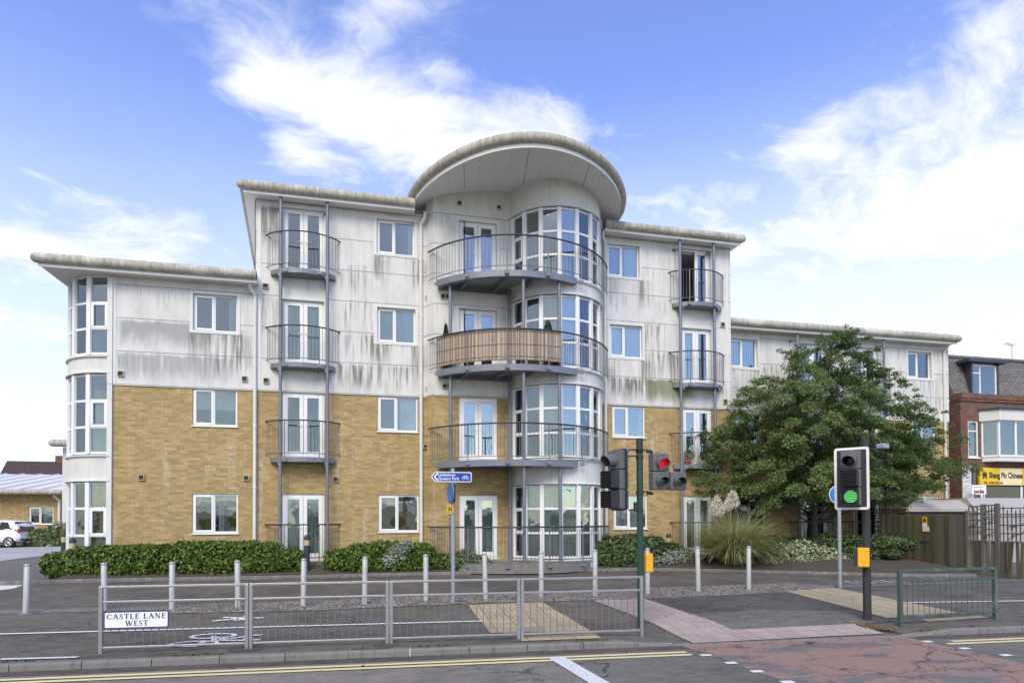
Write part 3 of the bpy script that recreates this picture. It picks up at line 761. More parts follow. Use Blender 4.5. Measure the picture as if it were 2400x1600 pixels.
def ring(cx, cy, rx, ry, wd, n=18, a0=0, a1=2*PI):
    r_ = []
    for i in range(n):
        t0, t1 = a0+(a1-a0)*i/n, a0+(a1-a0)*(i+1)/n
        r_.append([(cx+(rx-wd)*math.cos(t0), cy+(ry-wd)*math.sin(t0)), (cx+rx*math.cos(t0), cy+ry*math.sin(t0)), (cx+rx*math.cos(t1), cy+ry*math.sin(t1)), (cx+(rx-wd)*math.cos(t1), cy+(ry-wd)*math.sin(t1))])
    return r_
# walker lying along the path, head to the right
o = G(562, 1450); 
ped = [bar(-.46, -.17, -.02, -.03, .10), bar(-.36, .14, .0, .05, .10), bar(-.05, 0, .26, .0, .15), bar(.22, .06, .02, .20, .075), bar(.22, -.06, -.06, -.19, .075)]+[[(.37+.07*math.cos(k*PI/5)*1.4, .05*math.sin(k*PI/5)) for k in range(10)]]
symbol('walker_marking', [[(a_*.95, b_*1.1) for a_, b_ in q] for q in ped], o, RDIR, RNRM)
o = G(512, 1500)
cyc = ring(-.30, -.24, .38, .21, .075)+ring(-.16, .30, .38, .21, .075)+[bar(-.25, -.2, .10, .02, .075), bar(-.18, .28, .12, .0, .075), bar(.10, .02, .45, .22, .075), bar(-.05, -.08, -.12, .22, .075), bar(.42, -.12, .42, .26, .075), bar(.42, .26, .62, .26, .075), bar(.42, -.12, .66, -.10, .075), bar(.0, -.05, .45, -.12, .075)]
symbol('cycle_marking', cyc, o, RDIR, RNRM)
# worn words on the service road, right
o = G(2062, 1364)
wn_ = []
for k, (x_, l_) in enumerate(((-.9, .30), (-.62, .26), (-.34, .3), (-.05, .24), (.22, .3), (.5, .28), (.8, .3))):
    wn_ += [bar(x_, -l_, x_+.04, l_, .05), bar(x_, l_*(-1)**k, x_+.20, l_*(-1)**k, .05)]
s_ = symbol('worn_road_letters', wn_, o, RDIR, RNRM); s_.data.materials.clear(); s_.data.materials.append(M['paint_worn'])
px_sheet('give_way_marking', [(-50, 1373), (55, 1371.5), (30, 1380), (-50, 1389)], M['paint_worn'], .014)
# round reinstatement patches at the railing posts
for p, r_ in (((574, 1521), .20), ((905, 1510), .16), ((1216, 1500), .14)):
    c_ = G(*p); sheet('asphalt_patch', [(c_[0]+r_*1.3*math.cos(k*PI/9), c_[1]+r_*math.sin(k*PI/9)) for k in range(18)], M['foot_new'], .006)

# garden: kerb line, soil bank rising to the building
KPX = [(-60, 1371), (60, 1370), (128, 1366), (300, 1362), (714, 1355), (900, 1350), (1130, 1345), (1495, 1337), (1630, 1339), (1800, 1343), (1952, 1347), (2104, 1351), (2200, 1352), (2290, 1352)]
KP = [G(*p) for p in KPX]
KP = [KP[0], KP[1]]+KP[2:]
mb = MB(); 
def kerb_run(mb, line, wd, h):
    n = len(line); V = []
    for i, (x, y) in enumerate(line):
        a_ = Vector(line[max(i-1, 0)]); b_ = Vector(line[min(i+1, n-1)]); d = (b_-a_).normalized(); q = Vector((-d.y, d.x))
        z_ = zg(x, y)
        hh = h
        V.append([(x, y, z_-.05), (x+q.x*.015, y+q.y*.015, z_+hh-.02), (x+q.x*.035, y+q.y*.035, z_+hh), (x+q.x*wd, y+q.y*wd, z_+hh), (x+q.x*wd, y+q.y*wd, z_-.05)])
    for i in range(n-1):
        for j in range(4): mb.quad(V[i][j], V[i+1][j], V[i+1][j+1], V[i][j+1])
    return V
def densify(line, step):
    out = []
    for a_, b_ in zip(line, line[1:]):
        a_, b_ = Vector(a_), Vector(b_); k = max(1, int((b_-a_).length/step))
        out += [tuple(a_.lerp(b_, i/k)) for i in range(k)]
    return out+[line[-1]]
KD = densify(KP, .45)
kerb_run(mb, KD, .13, .10)
struct('garden_kerb', mb, M['kerb_dirty'])
def zsoil(x, y):
    yk = np.interp(x, [p[0] for p in KP], [p[1] for p in KP])
    return zg(x, y)+.085+.26*min(max((y-yk)/1.6, 0), 1)
KG = [(x, y+.13) for x, y in KD if x > -8.6]
mb = MB(); rows = []
for k in range(7):
    row = []
    for i, (x, y) in enumerate(KG):
        yb = 22.35 if x > -8 else y+3.0
        yy = y+(yb-y)*k/6
        row.append((x, yy, zsoil(x, yy)+(RNG.normal()*.012 if 0 < k else 0)))
    rows.append(row)
for a_, b_ in zip(rows, rows[1:]): mb.strip(a_, b_)
struct('garden_soil', mb, M['soil'])
# soil at the right end, by the fence
# side road and car park at the left, seen past the corner
def flat(name, pts, mat, off): return sheet(name, [G(*p) for p in pts], mat, off)
flat('car_park', [(-120, 1335), (20, 1312), (112, 1301), (150, 1290), (150, 1272), (40, 1268), (-120, 1268)], M['carpark'], .014)
flat('car_park_bay', [(-140, 1290), (10, 1284), (150, 1272), (165, 1266), (60, 1262), (-140, 1264)], M['service'], .020)
flat('side_footway', [(-80, 1367), (60, 1367), (128, 1362), (125, 1345), (112, 1330), (112, 1310), (-80, 1338)], M['entry'], .03)
# ------------------------------------------------------------------ the apartment building
Y0, YB, YL = 21.3, 20.9, 22.15                  # main facade, wall beside the bow, right-hand low wing
ZB, ZF, ZW = 6.06, 12.06, 9.29                  # brick line, main fascia, low fascia
FL = [.72, 3.95, 6.90, 9.84]                    # door sills
U_LW0, U_M0 = atx(257, Y0), atx(598, Y0)
U_D0, U_D1 = 2.14, 2.36                         # the step forward beside the bow
CX, CYL, CR = 6.554, 21.204, 1.625                 # the round bow
U_R0, U_R1 = 8.30, atx(1713, Y0)
U_L0, U_L1 = U_R1+.02, atx(2223, YL)
bld = thing('apartment_building', 'long block of flats, buff brick below, stained white panels above, with round bow and canopy', 'building', (3, Y0, .4))
HOLES = {'f': [], 'b': [], 'l': []}
PL = {'f': Y0, 'b': YB, 'l': YL}
WP = {'brick': None, 'clad': None}
def px_rect(p, Y):
    l, r, tl, tr, bl, br = p
    u0, u1 = .5*(atx(l, Y)+atx(l, Y)), atx(r, Y)
    z1 = .5*(at(l, tl, Y)[1]+at(r, tr, Y)[1]); z0 = .5*(at(l, bl, Y)[1]+at(r, br, Y)[1])
    return u0, u1, z0, z1
def wavy(mb, u0, u1, z0, z1, Y, amp=.035, pitch=.16, seed=0):
    k = max(4, int((u1-u0)/pitch*4)); r_ = random.Random(seed)
    ph = r_.random()*6
    A = [(u0+(u1-u0)*i/k, Y+amp*math.sin(ph+i*PI/2+r_.random()*.5), z0) for i in range(k+1)]
    mb.strip(A, [(x+(r_.random()-.5)*.01, y, z1) for x, y, _ in A])
def dress(parent, kind, u0, u1, z0, z1, Y, seed=0):
    """curtains and blinds hang just inside the glass"""
    if not kind: return
    for n_, (typ, mat, a_, b_) in enumerate(kind):
        mb = MB()
        if typ == 'curtain': wavy(mb, u0+(u1-u0)*a_, u0+(u1-u0)*b_, z0, z1, Y+.165, seed=seed+n_); nm = 'curtain'
        elif typ == 'blind': mb.box(u0+.03, u1-.03, Y+.14, Y+.146, z1-(z1-z0)*a_, z1); nm = 'roller_blind'
        elif typ == 'vertical':
            k = int((u1-u0)/.11)
            for i in range(k):
                x = u0+(i+.5)*(u1-u0)/k; mb.box(x-.045, x+.045, Y+.16, Y+.164, z0, z1, rot=.55)
            nm = 'vertical_blind'
        elif typ == 'card': mb.box(u0+(u1-u0)*a_, u0+(u1-u0)*b_, Y+.17, Y+.5, z0, z0+(z1-z0)*.72); mb.box(u0+(u1-u0)*(a_+.1), u0+(u1-u0)*(b_-.2), Y+.20, Y+.45, z0, z0+(z1-z0)*.9, rot=.2); nm = 'cardboard_box'
        mb.build(nm, M[mat], parent)
def frame_rect(mb, u0, u1, z0, z1, y0, y1, w_):
    mb.box(u0, u0+w_, y0, y1, z0, z1); mb.box(u1-w_, u1, y0, y1, z0, z1)
    mb.box(u0+w_, u1-w_, y0, y1, z0, z0+w_); mb.box(u0+w_, u1-w_, y0, y1, z1-w_, z1)
def pane(mb, u0, u1, z0, z1, y): mb.box(u0, u1, y, y+.012, z0, z1)
def window(parent, plane, p, trim=False, kind=None, split=.47, opener=0, seed=0, rect=None, Yp=None):
    Y = Yp if Yp else PL[plane]
    u0, u1, z0, z1 = rect if rect else px_rect(p, Y)
    if plane: HOLES[plane].append((u0, u1, z0, z1))
    y = Y+(.075 if trim else .045)
    us = u0+(u1-u0)*split
    fr = MB(); frame_rect(fr, u0, u1, z0, z1, y, y+.065, .055); fr.box(us-.032, us+.032, y+.003, y+.062, z0+.055, z1-.055)
    o = fr.build('window', M['upvc'], parent, bevel=.006)
    sh = MB(); a_, b_ = (u0+.04, us-.012) if opener == 0 else (us+.012, u1-.04)
    frame_rect(sh, a_, b_, z0+.04, z1-.04, y-.018, y+.03, .062); sh.build('sash', M['upvc'], o, bevel=.006)
    g = MB()
    if opener == 0: pane(g, u0+.085, us-.055, z0+.085, z1-.085, y+.02); pane(g, us+.032, u1-.055, z0+.055, z1-.055, y+.03)
    else: pane(g, u0+.055, us-.032, z0+.055, z1-.055, y+.03); pane(g, us+.055, u1-.085, z0+.085, z1-.085, y+.02)
    g.build('glass', M['glass'], o)
    s_ = MB(); s_.box(u0-.03, u1+.03, Y-.045, y, z0-.035, z0-.002); s_.build('sill', M['upvc'], o, bevel=.005)
    if trim:
        tr = MB(); w_ = .085
        f_ = Y-.022-.020
        tr.box(u0-w_, u0+.004, f_, Y+.05, z0-w_, z1+w_); tr.box(u1-.004, u1+w_, f_, Y+.05, z0-w_, z1+w_)
        tr.box(u0+.004, u1-.004, f_, Y+.05, z1-.004, z1+w_); tr.box(u0+.004, u1-.004, f_+.002, Y+.04, z0-w_, z0-.036)
        tr.build('window_surround', M['trim'], o, bevel=.004)
    dress(o, kind, u0+.05, u1-.05, z0+.05, z1-.05, Y, seed)
    return o
def french_door(parent, plane, u0, u1, z0, z1, trim=False, kind=None, ajar=False, seed=0):
    Y = PL[plane]; HOLES[plane].append((u0, u1, z0, z1))
    y = Y+(.075 if trim else .045)
    fr = MB(); frame_rect(fr, u0, u1, z0, z1, y, y+.07, .06)
    o = fr.build('french_door', M['upvc'], parent, bevel=.006)
    um = (u0+u1)/2; g = MB()
    for s_, (a_, b_) in enumerate(((u0+.055, um+.004), (um-.004, u1-.055))):
        a_, b_ = (a_, um-.004) if s_ == 0 else (um+.004, b_)
        if ajar and s_ == 0: continue
        lf = MB(); w_ = .115
        lf.box(a_, a_+w_, y-.02, y+.04, z0+.05, z1-.05); lf.box(b_-w_, b_, y-.02, y+.04, z0+.05, z1-.05)
        lf.box(a_+w_, b_-w_, y-.02, y+.04, z1-.05-w_, z1-.05); lf.box(a_+w_, b_-w_, y-.02, y+.04, z0+.05, z0+.05+w_*1.3)
        l_ = lf.build('door_leaf', M['upvc'], o, bevel=.006)
        pane(g, a_+w_, b_-w_, z0+.05+w_*1.3, z1-.05-w_, y+.01)
        h = MB(); hx = um-.055 if s_ == 0 else um+.055; zz = z0+1.0
        h.box(hx-.015, hx+.015, y-.03, y-.02, zz-.10, zz+.10); h.tube([(hx, y-.03, zz+.03), (hx, y-.07, zz+.03), (hx+(-.11 if s_ == 0 else .11), y-.07, zz+.03)], .009, 6)
        h.build('door_handle', M['sign_white'], o)
    g.build('glass', M['glass'], o)
    if ajar:
        lf = MB(); w_ = .11; L = um-u0-.06
        frame_rect(lf, u0+.06, u0+.06+L, z0+.05, z1-.05, y+.04, y+.09, w_); g2 = MB(); pane(g2, u0+.06+w_, u0+.06+L-w_, z0+.05+w_, z1-.05-w_, y+.06)
        for q, nm, mt in ((lf, 'door_leaf', M['upvc']), (g2, 'glass', M['glass'])):
            c_, s_2 = math.cos(1.35), math.sin(1.35); hx, hy = u0+.06, y+.04
            q.v = [(hx+(x-hx)*c_-(yy-hy)*s_2, hy+(x-hx)*s_2+(yy-hy)*c_, z) for x, yy, z in q.v]; q.build(nm, mt, o)
    th = MB(); th.box(u0-.02, u1+.02, Y-.03, y, z0-.05, z0-.002); th.build('threshold', M['upvc'], o)
    if trim:
        tr = MB(); w_ = .10
        f_ = Y-.022-.020
        tr.box(u0-w_, u0+.004, f_, Y+.05, z0-.02, z1+w_); tr.box(u1-.004, u1+w_, f_, Y+.05, z0-.02, z1+w_); tr.box(u0+.004, u1-.004, f_, Y+.05, z1-.004, z1+w_)
        tr.build('door_surround', M['trim'], o, bevel=.004)
    dress(o, kind, u0+.06, u1-.06, z0+.06, z1-.06, Y, seed)
    return o

nets = lambda m_='curtain_g': [('curtain', m_, 0.0, 1.0)]
sideR = lambda m_='curtain_w', a_=.80: [('curtain', m_, a_, 1.0)]
# left wing windows (top, middle, ground)
window(bld, 'f', (451, 556, 688, 693, 774, 779.4), True, sideR(), seed=1)
window(bld, 'f', (451, 556, 908.6, 912.5, 996, 1000), False, [('blind', 'blind_c', .55, 0)], seed=2)
window(bld, 'f', (451, 558.5, 1156.5, 1156.5, 1249, 1249.5), False, [('blind', 'blind_c', .30, 0), ('curtain', 'curtain_b', .0, .22), ('card', 'card', .22, .5), ('curtain', 'curtain_b', .80, 1.0), ('curtain', 'curtain_w', .55, .68)], seed=3)
# main block
window(bld, 'f', (882.6, 972, 514, 519.5, 592, 602), True, sideR('curtain_w', .86), seed=4)
window(bld, 'f', (883.7, 974, 720, 725, 800, 807), True, nets(), seed=5)
window(bld, 'f', (885, 979, 928, 930.5, 1009, 1013.5), False, sideR('curtain_w', .55), seed=6)
window(bld, 'f', (887, 981.5, 1159, 1159, 1245, 1246.6), False, [('card', 'card', .05, .95)], seed=7)
# right block
window(bld, 'f', (1425, 1501, 571.5, 578.6, 646, 653), True, [('curtain', 'curtain_w', .60, 1.0)], opener=0, seed=8)
window(bld, 'f', (1429.5, 1506.6, 759.5, 765, 835, 840), True, nets('curtain_w'), seed=9)
window(bld, 'f', (1435, 1512, 950, 954, 1023, 1026), False, sideR('curtain_g', .88), seed=10)
window(bld, 'f', (1437, 1516, 1160, 1160, 1239, 1238), False, [('blind', 'blind_c', .98, 0)], seed=11)
# low wing
window(bld, 'l', (1712, 1776.5, 792, 797, 860, 863.6), True, [('vertical', 'curtain_w', 0, 1)], seed=12)
window(bld, 'l', (2129, 2184, 822.7, 827, 885, 889), True, sideR('curtain_d', .5), seed=13)
window(bld, 'l', (1719.8, 1785, 967, 969, 1039, 1040), False, None, seed=14)
window(bld, 'l', (2137, 2193, 984, 986, 1048, 1049), False, nets(), seed=15)
window(bld, 'l', (1724, 1792.5, 1162, 1162, 1235, 1235), False, None, seed=16)
window(bld, 'l', (2140.7, 2198, 1161, 1160, 1229, 1228), False, None, seed=17)

# balconies: a curved steel platform, a bent railing and two tall poles for each column
def arc_pts(cx, cy, R, a0, a1, n): return [(cx+R*math.sin(a0+(a1-a0)*i/n), cy-R*math.cos(a0+(a1-a0)*i/n)) for i in range(n+1)]
def railing(parent, arc, zf, zt, step=.115, posts=(), hand=.022, skip=None, ztop_mat='rail_dark'):
    """handrail and lower rail as bent bars, thin upright bars between, stouter posts"""
    o = MB(); o.tube([(x, y, zt) for x, y in arc], hand, 8); h = o.build('railing', M[ztop_mat], parent, smooth=True)
    b_ = MB(); b_.tube([(x, y, zf+.10) for x, y in arc], .012, 6)
    L = [0]
    for p, q in zip(arc, arc[1:]): L.append(L[-1]+math.hypot(q[0]-p[0], q[1]-p[1]))
    k = int(L[-1]/step)
    for i in range(1, k):
        s_ = L[-1]*i/k; x = np.interp(s_, L, [p[0] for p in arc]); y = np.interp(s_, L, [p[1] for p in arc])
        b_.tube([(x, y, zf+.10), (x, y, zt)], .0075, 5, caps=False)
    b_.build('baluster_row', M['baluster'], h)
    for f_ in posts:
        s_ = L[-1]*f_; x = np.interp(s_, L, [p[0] for p in arc]); y = np.interp(s_, L, [p[1] for p in arc])
        p_ = MB(); p_.tube([(x, y, zf-.12), (x, y, zt)], .017, 6); p_.box(x-.07, x+.07, y-.02, y+.03, zf-.15, zf-.06); p_.build('rail_post', M['steel_blue'], h)
    return h
def small_balcony(Y, uc, hw_p, hw_r, zf, platform=True, rail=True, fl=1):
    bal = bpy.data.objects.new('balcony', None); C.objects.link(bal); bal.parent = bld
    bal.location = Vector((uc, Y, zf))-bld.location
    if platform:
        s_ = .44; R = (hw_p**2+s_**2)/(2*s_)+.0; a_ = math.asin(hw_p/R)
        arc = arc_pts(uc, Y-s_+R-.10, R, -a_, a_, 14)
        poly = [(uc-hw_p, Y-.005)]+arc+[(uc+hw_p, Y-.005)]
        pm = MB(); pm.prism(poly[::1], zf-.17, zf-.02)
        pm.build('platform', M['steel_blue'], bal, bevel=.008)
        br = MB()
        for sx in (-1, 1): br.box(uc+sx*hw_p*.72-.03, uc+sx*hw_p*.72+.03, Y-.38, Y-.006, zf-.26, zf-.171); 
        for sx in (-1, 1): br.box(uc+sx*hw_p*.72-.035, uc+sx*hw_p*.72+.035, Y-.10, Y-.006, zf-.46, zf-.262)
        br.build('bracket', M['steel_blue'], bal)
    if rail:
        s_ = .58; R = (hw_r**2+s_**2)/(2*s_); a_ = math.asin(hw_r/R)
        railing(bal, arc_pts(uc, Y-s_+R, R, -a_, a_, 20), zf, zf+1.12, posts=(.30, .70))
    return bal
def poles(Y, us, ztop, z0=.3):
    for u in us:
        m_ = MB(); m_.tube([(u, Y-.34, z0), (u, Y-.34, ztop)], .052, 12)
        m_.tube([(u, Y-.34, ztop-.28), (u, Y-.01, ztop-.28)], .018, 6); m_.tube([(u-.09, Y-.05, ztop-.28), (u-.09, Y-.02, ztop-.28)], .055, 10)
        m_.build('balcony_pole', M['steel_blue'], bld, smooth=True)
doors_L = [((661, 759), (490, 499)), ((661, 758), (701, 709)), ((659.5, 760), (917, 922)), ((664, 764), (1158, 1158))]
uL0, uL1 = atx(661, Y0), atx(760, Y0)
kinds = {3: [('curtain', 'curtain_g', 0, .12), ('curtain', 'curtain_g', .88, 1)], 2: nets(), 1: sideR('curtain_w', .86)+[('curtain', 'curtain_w', .0, .12)], 0: nets('curtain_w')}
for k in range(4): french_door(bld, 'f', uL0, uL1, FL[k], FL[k]+2.08, k > 1, kinds[k], seed=20+k)
uc = (uL0+uL1)/2; hp = (atx(786, Y0-.2)-atx(633, Y0-.2))/2; hr = (atx(796, Y0)-atx(620, Y0))/2
for k in range(4): small_balcony(Y0, uc, hp, hr, FL[k]-.0, platform=k > 0)
poles(Y0, (atx(657, Y0-.34), atx(767, Y0-.34)), ZF+.02)
uR0, uR1 = atx(1599, Y0), atx(1668, Y0)
kr = {3: None, 2: [('curtain', 'curtain_w', .04, .45)], 1: None, 0: [('blind', 'blind_c', .70, 0)]}
for k in range(4): french_door(bld, 'f', uR0, uR1, FL[k], FL[k]+2.08, k > 1, kr[k], ajar=(k == 3), seed=30+k)
uc = (uR0+uR1)/2; hp = (atx(1689, Y0-.2)-atx(1574, Y0-.2))/2; hr = (atx(1695, Y0)-atx(1564, Y0))/2
for k in range(4): small_balcony(Y0, uc, hp, hr, FL[k], platform=k > 0)
poles(Y0, (atx(1597, Y0-.34), atx(1676.5, Y0-.34)), ZF+.02)
for l_, r_, pl_, pr_ in ((1873, 1938, 1871, 1951), (1999, 2060, 2004, 2074)):
    a_, b_ = atx(l_, YL), atx(r_, YL)
    for k in range(3): french_door(bld, 'l', a_, b_, FL[k], FL[k]+2.08, k > 1, nets() if k else None, seed=40+k+l_)
    uc = (a_+b_)/2
    for k in range(3): small_balcony(YL, uc, .98, 1.2, FL[k], platform=k > 0)
    poles(YL, (atx(pl_, YL-.34), atx(pr_, YL-.34)), ZW+.02)
# doors beside the bow
uB0, uB1 = atx(1076, YB), atx(1166, YB)
kb = {3: None, 2: [('curtain', 'curtain_d', .88, 1.0)], 1: [('curtain', 'curtain_d', .88, 1.0)], 0: [('curtain', 'curtain_g', .0, 1.0)]}
for k in range(4): french_door(bld, 'b', uB0, uB1, FL[k]-.02, FL[k]+2.06, k > 1, kb[k], seed=50+k)

# ---- walls
def wall_grid(mb, u0, u1, z0, z1, Y, holes, rev):
    H = [(max(a, u0), min(b_, u1), max(c_, z0), min(d_, z1)) for a, b_, c_, d_ in holes if a < u1 and b_ > u0 and c_ < z1 and d_ > z0]
    us = sorted(set([u0, u1]+[q for h in H for q in h[:2]])); zs = sorted(set([z0, z1]+[q for h in H for q in h[2:]]))
    for a, b_ in zip(us, us[1:]):
        for c_, d_ in zip(zs, zs[1:]):
            um, zm = (a+b_)/2, (c_+d_)/2
            if any(h[0] < um < h[1] and h[2] < zm < h[3] for h in H): continue
            mb.quad((a, Y, c_), (b_, Y, c_), (b_, Y, d_), (a, Y, d_))
    for a, b_, c_, d_ in H:
        mb.quad((a, Y, c_), (a, Y, d_), (a, Y+rev, d_), (a, Y+rev, c_)); mb.quad((b_, Y, d_), (b_, Y, c_), (b_, Y+rev, c_), (b_, Y+rev, d_))
        if d_ < z1: mb.quad((a, Y, d_), (b_, Y, d_), (b_, Y+rev, d_), (a, Y+rev, d_))
        if c_ > z0: mb.quad((b_, Y, c_), (a, Y, c_), (a, Y+rev, c_), (b_, Y+rev, c_))
ZG = .05; PR = .022                                # cladding stands a little proud of the brick
bk, cw = MB(), MB()
wall_grid(bk, U_LW0, U_D0, ZG, ZB, Y0, HOLES['f'], .12)
wall_grid(bk, U_R0-.3, U_R1, ZG, ZB, Y0, HOLES['f'], .12)
wall_grid(bk, U_D1, 5.9, ZG, ZB, YB, HOLES['b'], .12)
bk.quad((U_D0, Y0, ZG), (U_D1, YB, ZG), (U_D1, YB, ZB), (U_D0, Y0, ZB))
b2 = MB(); wall_grid(b2, U_L0, U_L1, ZG, ZB, YL, HOLES['l'], .12)
bk.quad((U_R1, Y0, ZG), (U_R1, YL+.2, ZG), (U_R1, YL+.2, ZB), (U_R1, Y0, ZB))
b2.quad((U_L1, YL, ZG), (U_L1, YL+10, ZG), (U_L1, YL+10, ZB), (U_L1, YL, ZB))
bk.build('brick_wall', M['brick'], bld); b2.build('brick_wall', M['brick'], bld)
YC = Y0-PR
wall_grid(cw, U_LW0-.02, U_M0, ZB, ZW+.06, YC, HOLES['f'], .14)
wall_grid(cw, U_M0, U_D0, ZB, ZF+.06, YC, HOLES['f'], .14)
wall_grid(cw, U_R0-.3, U_R1+PR, ZB, ZF+.06, YC, HOLES['f'], .14)
wall_grid(cw, U_D1, 3.4, ZB, 12.85, YB-PR, HOLES['b'], .14); wall_grid(cw, 3.4, 5.9, ZB, 13.2, YB-PR, HOLES['b'], .14)
cw.quad((U_D0, YC, ZB), (U_D1, YB-PR, ZB), (U_D1, YB-PR, 12.8), (U_D0, YC, 12.8))
wall_grid(cw, U_L0, U_L1+PR, ZB, ZW+.06, YL-PR, HOLES['l'], .14)
cw.quad((U_M0-PR, YC, ZW-.2), (U_M0-PR, YC+9, ZW-.2), (U_M0-PR, YC+9, ZF), (U_M0-PR, YC, ZF))
cw.quad((U_R1+PR, YC+9, ZB), (U_R1+PR, YC, ZB), (U_R1+PR, YC, ZF+.05), (U_R1+PR, YC+9, ZF+.05))
cw.quad((U_L1+PR, YL-PR, ZB), (U_L1+PR, YL+10, ZB), (U_L1+PR, YL+10, ZW), (U_L1+PR, YL-PR, ZW))
# undersides where the panels overhang the brick
for a_, b_, y_ in ((U_LW0-.02, U_D0, Y0), (U_R0, U_R1+PR, Y0), (U_D1, 5.2, YB), (U_L0, U_L1, YL)):
    cw.box(a_, b_, y_-PR-.014, y_+.003, ZB-.03, ZB+.012)
cw.build('panel_wall', M['clad'], bld)
# corner strips of the panels
for x_, za, zb_, y_ in ((U_LW0+.06, ZB, ZW, YC), (U_M0+.06, ZB+.02, ZF, YC), (U_R1-.18, ZB, ZF, YC)):
    tr = MB(); tr.box(x_, x_+.10, y_-.012, y_+.01, za, zb_); tr.build('corner_strip', M['trim'], bld)
# rooms behind the glass
rm = MB()
for a_, b_, y_, top in ((U_LW0+.06, U_M0-.05, Y0, ZW), (U_M0+.05, U_D0, Y0, ZF), (U_R0+.1, U_R1-.05, Y0, ZF), (U_L0+.05, U_L1-.1, YL, ZW), (U_D0, U_R0, Y0, ZF)):
    rm.quad((a_, y_+2.6, 0), (b_, y_+2.6, 0), (b_, y_+2.6, top), (a_, y_+2.6, top))
    for z_ in FL+[ZF-.05]:
        if z_ <= top: rm.box(a_, b_, y_+.16, y_+2.6, z_-.22, z_-.05)
    k = max(1, int((b_-a_)/3.2))
    for i in range(k+1):
        x = a_+(b_-a_)*i/k; rm.box(x-.04, x+.04, y_+.25, y_+2.6, 0, top) if not (a_ == U_D0) else None
for z_ in FL[:3]+[ZW-.05]: rm.prism([(U_LW0-1.36*math.sin(k*PI/20), Y0+1.6-1.36*math.cos(k*PI/20)) for k in range(11)][::-1]+[(U_LW0, Y0+1.6)], z_-.22, z_-.05)
rm.quad((U_LW0-1.5, Y0+2.6, 0), (U_LW0+.1, Y0+2.6, 0), (U_LW0+.1, Y0+2.6, ZW), (U_LW0-1.5, Y0+2.6, ZW))
rm.build('room_interior', M['interior'], bld)

# ---- the round bow with its window bands
aW0, aST, NF = -1.283, .371, 7
def cyl_pt(a, R, z): return (CX+R*math.sin(a), CYL-R*math.cos(a), z)
zc_ = lambda py: at(1290, py, CYL-CR)[1]
BOW = [(zc_(1309), zc_(1249), zc_(1191), zc_(1135)), (zc_(1070.5), zc_(1012.5), zc_(954), zc_(899)), (zc_(859), zc_(799), zc_(743), zc_(688)), (zc_(649), zc_(592), zc_(537), zc_(481.7))]
bandz = [(0.2, BOW[0][0]-.03)]+[(BOW[k][3]+.05, BOW[k+1][0]-.05) for k in range(3)]+[(BOW[3][3]+.05, 13.2)]
bw = MB()
for z0_, z1_ in bandz:
    A = [cyl_pt(-1.5+3.0*i/40, CR+.02, z0_) for i in range(41)]; bw.strip(A, [(x, y, z1_) for x, y, _ in A])
    for zz, s_ in ((z0_, -1), (z1_, 1)):
        B = [cyl_pt(-1.5+3.0*i/40, CR-.15, zz) for i in range(41)]
        Az = [(x, y, zz) for x, y, _ in A]
        (bw.strip(B, Az) if s_ < 0 else bw.strip(Az, B))
for (za, zb_) in ((0.2, 13.2),):                  # plain strip beside the wall
    A = [cyl_pt(-1.56+.22*i/4, CR+.015, za) for i in range(5)]; bw.strip(A, [(x, y, zb_) for x, y, _ in A])
    A = [cyl_pt(1.30+.2*i/4, CR+.015, za) for i in range(5)]; bw.strip(A, [(x, y, zb_) for x, y, _ in A])
bw.build('bow_wall', M['clad_bay'], bld, smooth=True)
seam = MB()
for z0_, z1_ in bandz[1:]:
    for a_ in (-.36, .42):
        p_, q_ = cyl_pt(a_, CR+.022, 0), cyl_pt(a_+.007, CR+.022, 0); seam.quad((p_[0], p_[1], z0_), (q_[0], q_[1], z0_), (q_[0], q_[1], z1_), (p_[0], p_[1], z1_))
seam.build('panel_joint', M['vent'], bld)
for k in range(4):
    for zz in (BOW[k][3]+.04, BOW[k][0]-.055):
        prof = [(CR-.02, zz-.02), (CR+.085, zz-.02), (CR+.085, zz+.012), (CR-.02, zz+.03)]
        n_ = 44
        rows = [[cyl_pt(-1.45+2.9*i/n_, r_, z_) for i in range(n_+1)] for r_, z_ in prof]
        lip = MB()
        for a_, b_ in zip(rows, rows[1:]): lip.strip(b_, a_)
        lip.build('bow_ledge', M['trim'], bld)
def facet_box(mb, a0, a1, R0, R1, z0, z1, i0=0.0, i1=0.0):
    p0, p1, q0, q1 = (Vector(cyl_pt(a0, R1, 0)), Vector(cyl_pt(a1, R1, 0)), Vector(cyl_pt(a0, R0, 0)), Vector(cyl_pt(a1, R0, 0)))
    d = (p1-p0).normalized(); p0, p1, q0, q1 = p0+d*i0, p1-d*i1, q0+d*i0, q1-d*i1
    mb.prism([(p0.x, p0.y), (p1.x, p1.y), (q1.x, q1.y), (q0.x, q0.y)], z0, z1)
